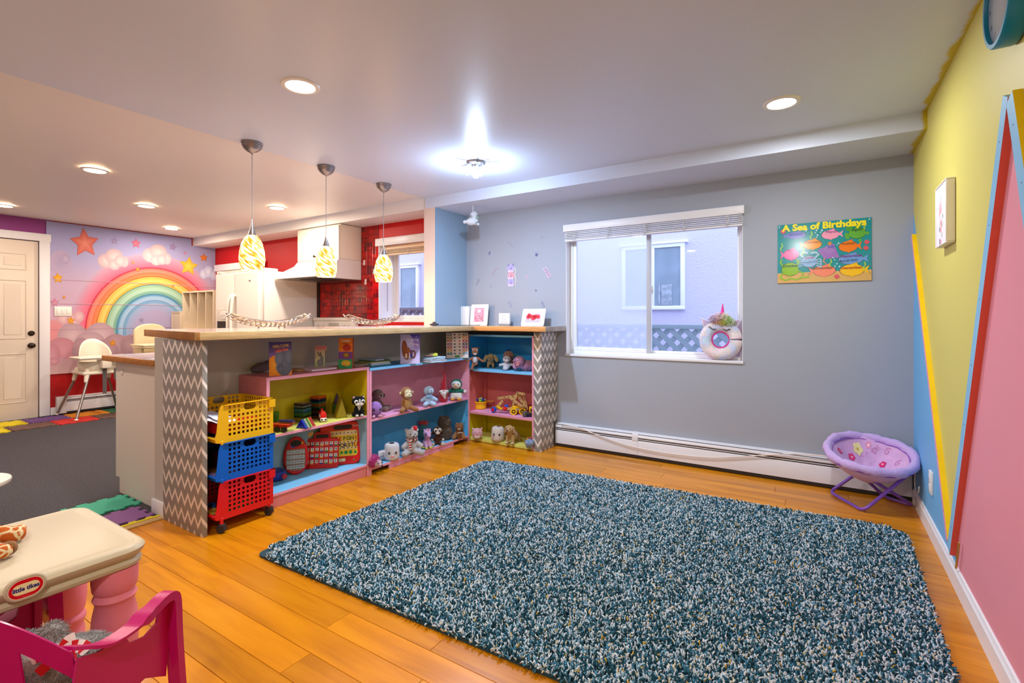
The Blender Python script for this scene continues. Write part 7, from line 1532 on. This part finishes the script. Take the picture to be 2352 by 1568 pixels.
sp_('large pale pink leaf sticker near the window', [(1362, 940), (1340, 890), (1305, 835)], 3, '#8a5a7a', 5, '#d8b0cc', 32)
sp_('pink blossom twig sticker left of the kittens', [(764, 912), (775, 880), (800, 845), (822, 828)], 3, '#8a6a9a', 3, '#d99ab4', 14)
sp_('thin dark twig sticker above the kittens', [(922, 560), (950, 582), (985, 620)], 2.5, '#7a6a8a')
sp_('small dark purple sprig sticker at the upper left of the kittens', [(733, 700), (738, 665)], 4, '#5c5a9c', 3, None, 16)
sp_('dark winged sprig sticker at the upper right of the kittens', [(1215, 715), (1222, 685)], 4, '#4f4f8a', 3, None, 20)
sp_('grey blue sprig sticker at the lower left of the kittens', [(598, 1010), (620, 970), (622, 945)], 3, '#6f7aa8', 3, None, 16)
sp_('branching grey sprig sticker under the kittens', [(965, 1245), (955, 1205), (935, 1180)], 3, '#8c8fb0', 2, None, 26)
sp_('grey fern sticker above the tulip frame', [(1302, 1240), (1285, 1205), (1275, 1180)], 3, '#7a80a8', 3, None, 18)
sp_('small pale pink flower sticker right of the kittens', [(1125, 940), (1122, 915)], 5, '#d8a8c4', 2, None, 18)
sp_('tiny dark sticker at the lower right of the kittens', [(1208, 1050), (1218, 1070)], 5, '#4c4c84', 1, None, 14)
sp_('tiny dark bud sticker at the lower left of the kittens', [(745, 1028), (753, 1018)], 5, '#6a6a9a', 1, None, 12)
sp_('faint narrow sprig sticker above the verse block', [(783, 1250), (788, 1210)], 3, '#8a8ab0', 3, None, 9)
sp_('faint bud sticker high near the window blind', [(1273, 530), (1278, 508)], 3, '#7a80a4', 2, None, 10)
# ================================================================ birthday poster
def pc(x, y): q = onY(1740+x/5.88, 450+y/5.88, YB-.006); return (q.x, q.z)
TLp, BRp = pc(263, 415), pc(1545, 1125); px0, px1 = pc(272, 800)[0], pc(1540, 800)[0]; pz1, pz0 = (pc(263, 415)[1]+pc(1527, 268)[1])/2, (pc(283, 1190)[1]+pc(1545, 1125)[1])/2
t = T('birthday_poster', 'glossy sea animal birthday poster pinned on the grey wall', 'poster', (px0, YB-.003, pz0)); pw_, ph_ = px1-px0, pz1-pz0
def curl(x, y, l): f = max(0, 1-y/ph_); return (x, -.002-.004*f*f-l, y)
p = Print((0, 0, 0), (1, 0, 0), (0, 0, 1), wrap=curl, eps=5e-5)
def g2(n, m, y0, y1, c): 
    pts = [(pw_*i/n, ph_*(y0+(y1-y0)*j/m)) for j in range(m+1) for i in range(n+1)]; p.add(pts, [[j*(n+1)+i, j*(n+1)+i+1, (j+1)*(n+1)+i+1, (j+1)*(n+1)+i] for j in range(m) for i in range(n)], c)
g2(12, 4, 0, .17, '#d3a860'); g2(12, 12, .17, 1, '#0f8f96')
def m_(x, y): q = pc(x, y); return (q[0]-px0, q[1]-pz0)
def fish(x, y, rx, ry_, col, tail=1, ol=None):
    c = m_(x, y); a = abs(m_(x+rx, y)[0]-c[0]); b_ = abs(m_(x, y-ry_)[1]-c[1]); ol = ol or '#5a3a4a'; s = -tail
    for k, f in ((ol, 1.05), (col, 1.0)):
        p.disc(c[0], c[1], a*f, b_*f, k, n=24); p.poly([(c[0]+tail*a*.8, c[1]), (c[0]+tail*a*1.45*f, c[1]+b_*.75*f), (c[0]+tail*a*1.25, c[1]), (c[0]+tail*a*1.45*f, c[1]-b_*.75*f)][::(-1 if tail > 0 else 1)], k, keep=True); p.poly([(c[0]-a*.4, c[1]+b_*.85), (c[0]+a*.5, c[1]+b_*.8), (c[0]+a*.4*f, c[1]+b_*1.3*f)], k, keep=True); p.poly([(c[0]+a*.1, c[1]-b_*.9), (c[0]-a*.2, c[1]-b_*.9), (c[0]+a*.15, c[1]-b_*1.28*f)][::-1], k, keep=True)
def word(s_, x, y, size, col, bold=.02, rot=0, sx=1): q = m_(x, y); p.text(s_, q[0], q[1], size, col, bold, rot, sx)
fish(520, 530, 130, 45, '#7a7cc8', -1); fish(985, 520, 120, 62, '#ee9ab8', 1); fish(740, 655, 125, 65, '#f29a1c', -1); fish(455, 790, 105, 72, '#ee6aa8', -1); fish(1225, 680, 128, 72, '#ee7a1c', 1); fish(1260, 850, 170, 68, '#6a9cd8', 1); fish(900, 1010, 150, 72, '#ee8468', -1); fish(1275, 1000, 165, 78, '#f0bc14', 1)
def dd(x, y, rx, ry_, c, rot=0, keep=False): q = m_(x, y); a = abs(m_(x+rx, y)[0]-q[0]); b_ = abs(m_(x, y-ry_)[1]-q[1]); p.disc(q[0], q[1], a, b_, c, n=20, rot=rot, keep=keep)
dd(1345, 500, 122, 78, '#2a5a2c'); dd(1345, 500, 116, 72, '#5ca83c'); dd(1240, 440, 48, 38, '#4a9a3c'); dd(1210, 540, 30, 46, '#5ca83c', .3); dd(1480, 500, 30, 22, '#5ca83c'); dd(1385, 600, 22, 24, '#5ca83c'); dd(1360, 400, 50, 22, '#5ca83c')
p.poly([m_(810, 730), m_(1030, 640), m_(1105, 830), m_(900, 850)], '#9a6cb8'); dd(975, 720, 75, 60, '#a078be'); p.stroke([m_(905, 840), m_(890, 885), m_(925, 910)], .006, '#ee8468'); dd(975, 640, 26, 22, '#d8802c')
dd(700, 885, 112, 82, '#3a4a6a'); dd(700, 885, 105, 76, '#8ab4dc')
for s_ in (-1, 1):
    for k in range(4): p.stroke([m_(700+s_*95, 860+k*25), m_(700+s_*150, 850+k*35), m_(700+s_*165, 890+k*30)], .008, '#9ab8d4', keep=k > 0)
    p.stroke([m_(700+s_*80, 830), m_(700+s_*125, 790), m_(700+s_*90, 760), m_(700+s_*20, 770)], .012, '#a8c4dc')
dd(440, 990, 118, 92, '#4a6a1c'); dd(440, 990, 112, 86, '#86b81e')
for pts in ([(340, 1040), (310, 1110), (380, 1140), (450, 1110), (520, 1130), (600, 1100)], [(500, 1060), (560, 1010), (620, 1050), (570, 1110), (700, 1090)], [(345, 950), (310, 900), (330, 860)], [(530, 930), (560, 890), (520, 860)]): p.stroke([m_(*a) for a in pts], .011, '#86b81e')
for x, y in ((345, 480), (1475, 620), (1465, 700), (1070, 1085)):
    for k in range(6): a = pi*(k+.5)/6; p.stroke([m_(x, y+30), m_(x+38*cos(a), y-40*sin(a)+10)], .006, '#dd5468', keep=k > 0)
for x, y in ((725, 520), (1450, 390), (985, 890), (1445, 930), (615, 740), (325, 680)): p.stroke([m_(x, y+60), m_(x-14, y+30), m_(x+14, y), m_(x, y-40)], .008, '#9fc84a')
for x, y, r in ((655, 470, 10), (797, 465, 12), (870, 465, 12), (810, 528, 11), (780, 495, 9), (852, 490, 9), (800, 555, 8), (290, 435, 6), (1095, 637, 11), (1075, 660, 7), (580, 720, 8), (1017, 832, 9), (1040, 860, 8), (1072, 915, 9), (1045, 950, 10), (1107, 952, 11), (912, 437, 6)): dd(x, y, r, r, '#bfe4f0', keep=True)
word('A Sea of Birthdays', 882, 400, .062, '#f4e426', .045, .0, 1.06)
for s_, x, y, c in (('January', 515, 515, '#3a4ab0'), ('February', 745, 622, '#a85a1c'), ('March', 1000, 483, '#5a2a8a'), ('April', 1338, 455, '#2a5a34'), ('May', 435, 738, '#a02a7c'), ('June', 700, 832, '#b02a4c'), ('July', 995, 683, '#3a5ab8'), ('August', 1225, 640, '#8a5a1c'), ('September', 1262, 808, '#7a3a8a'), ('October', 440, 945, '#2c3c3c'), ('November', 878, 972, '#8a5a2c'), ('December', 1268, 968, '#b83c1c')): word(s_, x, y, .024, c, .02, .0, 1.15)
word('Melanie', 702, 892, .024, '#5a7aa4', 0, .12, 1.2); word('Andrew', 1225, 870, .027, '#33436a', 0, .08, 1.2); p.build('poster_print', PRG, t)
for x, y in ((.012, ph_-.012), (pw_-.012, ph_-.012)): MB(TR(x, -.004, y) @ RX(pi/2)).lathe([(.004, 0), (.004, .003), (.001, .004)], 10).build('push_pin', WHITEP, t)
# ================================================================ unicorn letter pillow on the sill
c = onY(1657, 775, 4.055); sc_ = 4.055/1.09*1; t = T('letter_pillow', 'sequined letter e pillow with pink horn and rainbow mane on the window sill', 'pillow', (onY(1655, 828, 4.04).x, 4.035, WZ0+.001), .12); t.rotation_euler = (-.08, 0, .05)
fcp = cos(YAW)*4.04-sin(YAW)*t.location.x; ro = 48*fcp/F*.98; ri = ro*.38; cz_ = ro*1.0
def seq():
    m = bpy.data.materials.new('flip_sequins'); m.use_nodes = True; nt = m.node_tree; N = nt.nodes; L = nt.links; b = N['Principled BSDF']; b.inputs['Metallic'].default_value = .15; b.inputs['Roughness'].default_value = .3; b.inputs['Coat Weight'].default_value = .5
    tc = N.new('ShaderNodeTexCoord'); v = N.new('ShaderNodeTexVoronoi'); v.inputs['Scale'].default_value = 330; L.new(tc.outputs['Object'], v.inputs['Vector']); n = N.new('ShaderNodeTexNoise'); n.inputs['Scale'].default_value = 9; L.new(tc.outputs['Object'], n.inputs['Vector'])
    cr = N.new('ShaderNodeValToRGB'); e = cr.color_ramp.elements; e[0].position = .3; e[0].color = hx('#ecd0e6')+(1,); e[1].position = .72; e[1].color = hx('#c0f2ea')+(1,)
    for q, c_ in ((.42, '#f2e4e6'), (.52, '#dcd8da'), (.6, '#ccd4fa')): k = e.new(q); k.color = hx(c_)+(1,)
    L.new(n.outputs['Fac'], cr.inputs[0]); mx = N.new('ShaderNodeMix'); mx.data_type = 'RGBA'; mx.blend_type = 'MULTIPLY'; mx.inputs['Factor'].default_value = .35; L.new(cr.outputs[0], mx.inputs['A'])
    hs = N.new('ShaderNodeHueSaturation'); hs.inputs['Saturation'].default_value = .15; hs.inputs['Value'].default_value = 1.6; L.new(v.outputs['Color'], hs.inputs['Color']); L.new(hs.outputs[0], mx.inputs['B']); L.new(mx.outputs['Result'], b.inputs['Base Color'])
    bp = N.new('ShaderNodeBump'); bp.inputs['Strength'].default_value = .7; bp.inputs['Distance'].default_value = .004; L.new(v.outputs['Distance'], bp.inputs['Height']); L.new(bp.outputs['Normal'], b.inputs['Normal']); return m
SEQ = seq(); PKV = plush('#e0409a'); rm, rt = (ro+ri)/2, (ro-ri)/2
def ring_body(f, y, mt, nm, a0=.06, a1=2*pi-.02):
    vs = []; fs = []; na_, nb = 60, 14
    for i in range(na_+1):
        a = a0+(a1-a0)*i/na_
        for k in range(nb): b_ = 2*pi*k/nb; r = rm+rt*f*cos(b_)*1.0; vs.append((r*cos(a), y+.038*sin(b_)*f, cz_+r*sin(a)))
    for i in range(na_):
        for k in range(nb): fs.append((i*nb+k, (i+1)*nb+k, (i+1)*nb+(k+1) % nb, i*nb+(k+1) % nb))
    fs += [tuple(range(nb)), tuple(na_*nb+k for k in range(nb))[::-1]]
    MB().add(vs, [q[::-1] for q in fs]).build(nm, mt, t, smooth=180)
ring_body(1.0, .018, PKV, 'pink_backing'); ring_body(.985, .0, SEQ, 'sequin_front')
pipe = [(ri*cos(a), -.012, cz_+ri*sin(a)) for a in [.12+(2*pi-.2)*k/40 for k in range(41)]]; MB().tube([(ro*.97, -.012, cz_+.02)]+pipe, .006, 8).build('pink_piping', PKV, t)
for s_, a in ((1, .95), (-1, 2.25)):
    x, z_ = ro*1.0*cos(a), cz_+ro*1.0*sin(a); P = [(-.034, 0), (.034, 0), (.012+.01*s_, .078)]
    e = MB(TR(x, 0, z_-.01) @ RY(-(a-pi/2)*1.0) @ RX(pi/2)).prism(P, .016, z0=-.008).build('ear', plush('#e8dcec'), t, bevel=.006); MB(TR(x, 0, z_-.006) @ RY(-(a-pi/2)*1.0) @ RX(pi/2)).prism([(q*.6, r*.7) for q, r in P], .004, z0=.008).build('inner_ear', plush('#cdb6d8'), e, bevel=.001)
MB().tube([(.01, -.02, cz_+ro-.01), (.012, -.015, cz_+ro+.05), (.014, -.01, cz_+ro+.12)], [.019, .014, .003], 14).build('horn', mat('pink_foil', '#e8368c', .25, metal=.5), t)
for k, (x, z_, c_) in enumerate(((-.03, .01, '#f0b8d0'), (-.005, -.005, '#e8c49c'), (.02, -.01, '#d8d860'), (.045, .0, '#b8e07c'), (-.05, .02, '#e6dcf4'), (.03, .025, '#f4ecd8'), (-.01, .03, '#fae6ec'), (.07, -.01, '#e0ecd0'))):
    furry('mane_tuft', t, [((x, -.02, cz_+ro+z_-.01), (.02, .018, .018))], 260, .032, .0022, mat('mane_'+c_.lstrip('#'), c_, .8, spec=.2), 10+k, .2)
for s_, cx2 in ((1, .045), (-1, -.055)):
    P = [(cx2-.024, cz_+ro*.52+(.02 if s_ < 0 else 0)), (cx2, cz_+ro*.52-.01+(.008 if s_ < 0 else 0)), (cx2+.024, cz_+ro*.52+(.0 if s_ < 0 else .002))]
    b = MB().tube([(x, -.04, z_) for x, z_ in P], .0028, 6)
    for k in range(5): f = k/4; i = 0 if f < .5 else 1; g_ = f*2-i; x = P[i][0]*(1-g_)+P[i+1][0]*g_; z_ = P[i][1]*(1-g_)+P[i+1][1]*g_; b.tube([(x, -.041, z_), (x+.006*(f-.5)*2, -.043, z_-.011)], [.002, .0008], 5)
    b.build('eyelash', BLACK, t)
# ================================================================ hanging white monkey
c = onY(1082.5, 518, 3.66); fm = cos(YAW)*c.y-sin(YAW)*c.x; s = 34*fm/F
t = T('hanging_monkey', 'small white toy monkey hanging from the soffit by a cord', 'toy', (c.x, c.y, c.z), face(c)); t.scale = (s, s, s)
WM = ('#eceef4', '#dde0ea')
B(t, 'body', WM, [E(.19, 0, .68, .27, .26, .3), E(0, .02, .27, .36, .27, .25), E(.1, 0, .45, .24, .24, .22), E(-.43, .05, .25, .14, .14, .13), C(.1, -.12, .2, .3, -.22, .12, .12, .11), C(.15, .1, .2, .46, -.02, .1, .11, .1), C(.2, -.15, .42, .4, -.2, .3, .07, .07)], vox=.03)
B(t, 'muzzle', '#a3bfae', [E(.38, -.08, .47, .14, .15, .13), E(.36, -.1, .6, .12, .12, .1)], vox=.022)
ball(t, 'ear', (.0, -.2, .58), (.09, .05, .12), plush('#c3ccc6')); ball(t, 'inner_ear', (-.0, -.245, .58), (.05, .02, .07), plush('#9fb2a6'))
for x_ in (.3, .42): ball(t, 'eye', (x_, -.2 if x_ < .4 else -.16, .66), .03, BLACK)
ball(t, 'foot_pad', (.31, -.33, .12), (.08, .025, .1), plush('#aab6ae'))
zt_ = (SZ-c.z)/s; MB().tube([(.1, 0, .93), (.105, 0, (.95+zt_)/2), (.1, 0, zt_-.004)], .018, 6).build('hanging_cord', plas('#f0eef2', .7), t)
# ================================================================ grey teddy on the chair, giraffe on the table
tc_ = Vector((-1.533, .282, 0)); t = T('teddy_bear', 'fluffy grey teddy with red and white striped bow slumped in the magenta chair', 'plush toy', (-1.533, .282, .262), .5)
FG = mat('teddy_fur_grey', '#a89f99', .95, var=.3, vs=30, sheen=.4, bump=.9, bs=120, bdist=.006)
ells = [((.055, .15, .048), (.10, .085, .052)), ((-.06, .12, .06), (.085, .08, .065)), ((.012, .14, .122), (.03, .022, .03)), ((-.09, .06, .05), (.06, .06, .05))]
blob('body', [('e', c_, r_) for c_, r_ in ells]+[('c', (-.02, .13, .07), (.06, .13, .06), .06, .055)], FG, t, .007, 5, fur=.005, fs=.015)
furry('fur', t, ells, 15000, .013, .0008, FG, 44, .25)
RS, WS = mat('ribbon_red', '#d0161c', .7), mat('ribbon_white', '#f3e3da', .7)
NV = Vector((.65, -.62, .45)).normalized(); E1 = Vector((.998, .065, 0)); E2 = NV.cross(E1)*1.0; B0 = Vector((.075, .098, .112))
if E2.z < 0: E2 = -E2
def ribbon(pts, wd, n):
    P = [B0+E1*a+E2*b_+NV*c_ for a, b_, c_ in pts]; P = spline(P, 8); m = len(P); parts = {0: MB(), 1: MB()}
    for k in range(n):
        a, b_ = int((m-1)*k/n), int((m-1)*(k+1)/n); q = parts[k % 2]
        for i in range(a, b_):
            def sd(i): d = (P[min(i+1, m-1)]-P[max(i-1, 0)]).normalized(); return (NV.cross(d)).normalized()*wd/2*(.55+.45*min(1, i/(m*.25), (m-1-i)/(m*.12)+.5))
            s0, s1 = sd(i), sd(i+1); vs = [P[i]-s0, P[i]+s0, P[i+1]+s1, P[i+1]-s1]; nn = NV*.0012; q.add(vs+[v+nn for v in vs], [(0, 1, 2, 3), (7, 6, 5, 4), (0, 4, 5, 1), (1, 5, 6, 2), (2, 6, 7, 3), (3, 7, 4, 0)])
    for k in (0, 1): parts[k].build('ribbon_stripe', (RS, WS)[k], t, smooth=0)
ribbon([(0, 0, 0), (-.02, .004, .012), (-.045, -.004, .014), (-.062, -.016, .006)], .03, 6)
ribbon([(0, 0, .002), (.022, .014, .014), (.045, .016, .016), (.064, .004, .008)], .026, 6)
ribbon([(0, 0, .0), (-.012, -.022, .008), (-.03, -.05, .01)], .022, 3); ribbon([(.0, 0, .0), (.03, -.006, .01), (.042, -.028, .006), (.058, -.04, .002)], .015, 2); ribbon([(.0, 0, .0), (.004, .03, .006), (.02, .042, .004)], .018, 2)
MB().ell(tuple(B0+NV*.006), (.011, .01, .012)).build('bow_knot', RS, t)
def giraffe_fur():
    m = bpy.data.materials.new('giraffe_plush'); m.use_nodes = True; nt = m.node_tree; N = nt.nodes; L = nt.links; b = N['Principled BSDF']; b.inputs['Roughness'].default_value = .95
    tc = N.new('ShaderNodeTexCoord'); v = N.new('ShaderNodeTexVoronoi'); v.feature = 'DISTANCE_TO_EDGE'; v.inputs['Scale'].default_value = 30; L.new(tc.outputs['Object'], v.inputs['Vector'])
    cr = N.new('ShaderNodeValToRGB'); e = cr.color_ramp.elements; e[0].position = .05; e[0].color = hx('#e8cfa0')+(1,); e[1].position = .11; e[1].color = hx('#c25a12')+(1,); L.new(v.outputs['Distance'], cr.inputs[0]); L.new(cr.outputs[0], b.inputs['Base Color'])
    n = N.new('ShaderNodeTexNoise'); n.inputs['Scale'].default_value = 250; L.new(tc.outputs['Object'], n.inputs['Vector']); bp = N.new('ShaderNodeBump'); bp.inputs['Strength'].default_value = .8; bp.inputs['Distance'].default_value = .004; L.new(n.outputs['Fac'], bp.inputs['Height']); L.new(bp.outputs['Normal'], b.inputs['Normal']); return m
GF = giraffe_fur(); ga = onZ(40, 1225, TZ+.025); gb = onZ(8, 1268, TZ+.02); t = T('giraffe_plush', 'spotted orange giraffe plush lying on the cream table at the left edge', 'plush toy', (ga.x-.04, ga.y-.09, TZ+.001)); G0 = t.location
def gl(p, z): return (p.x-G0.x, p.y-G0.y, z)
blob('body', [('e', (-.06, -.03, .055), (.1, .07, .055), None), ('c', (-.05, -.01, .04), gl(ga, .022), .03, .021), ('c', gl(onZ(48, 1212, TZ+.02), .018), gl(ga, .024), .014, .02), ('c', (-.02, -.07, .035), gl(gb, .021), .026, .02), ('c', (-.1, -.05, .07), (-.12, -.14, .12), .035, .025), ('e', (-.1, -.16, .13), (.035, .05, .03), None)], GF, t, .006, 5, fur=.003, fs=.01)
blob('hoof', [('e', gl(onZ(20, 1262, TZ+.018), .021), (.022, .02, .02), None)], plush('#8a5a22'), t, .005, 3)
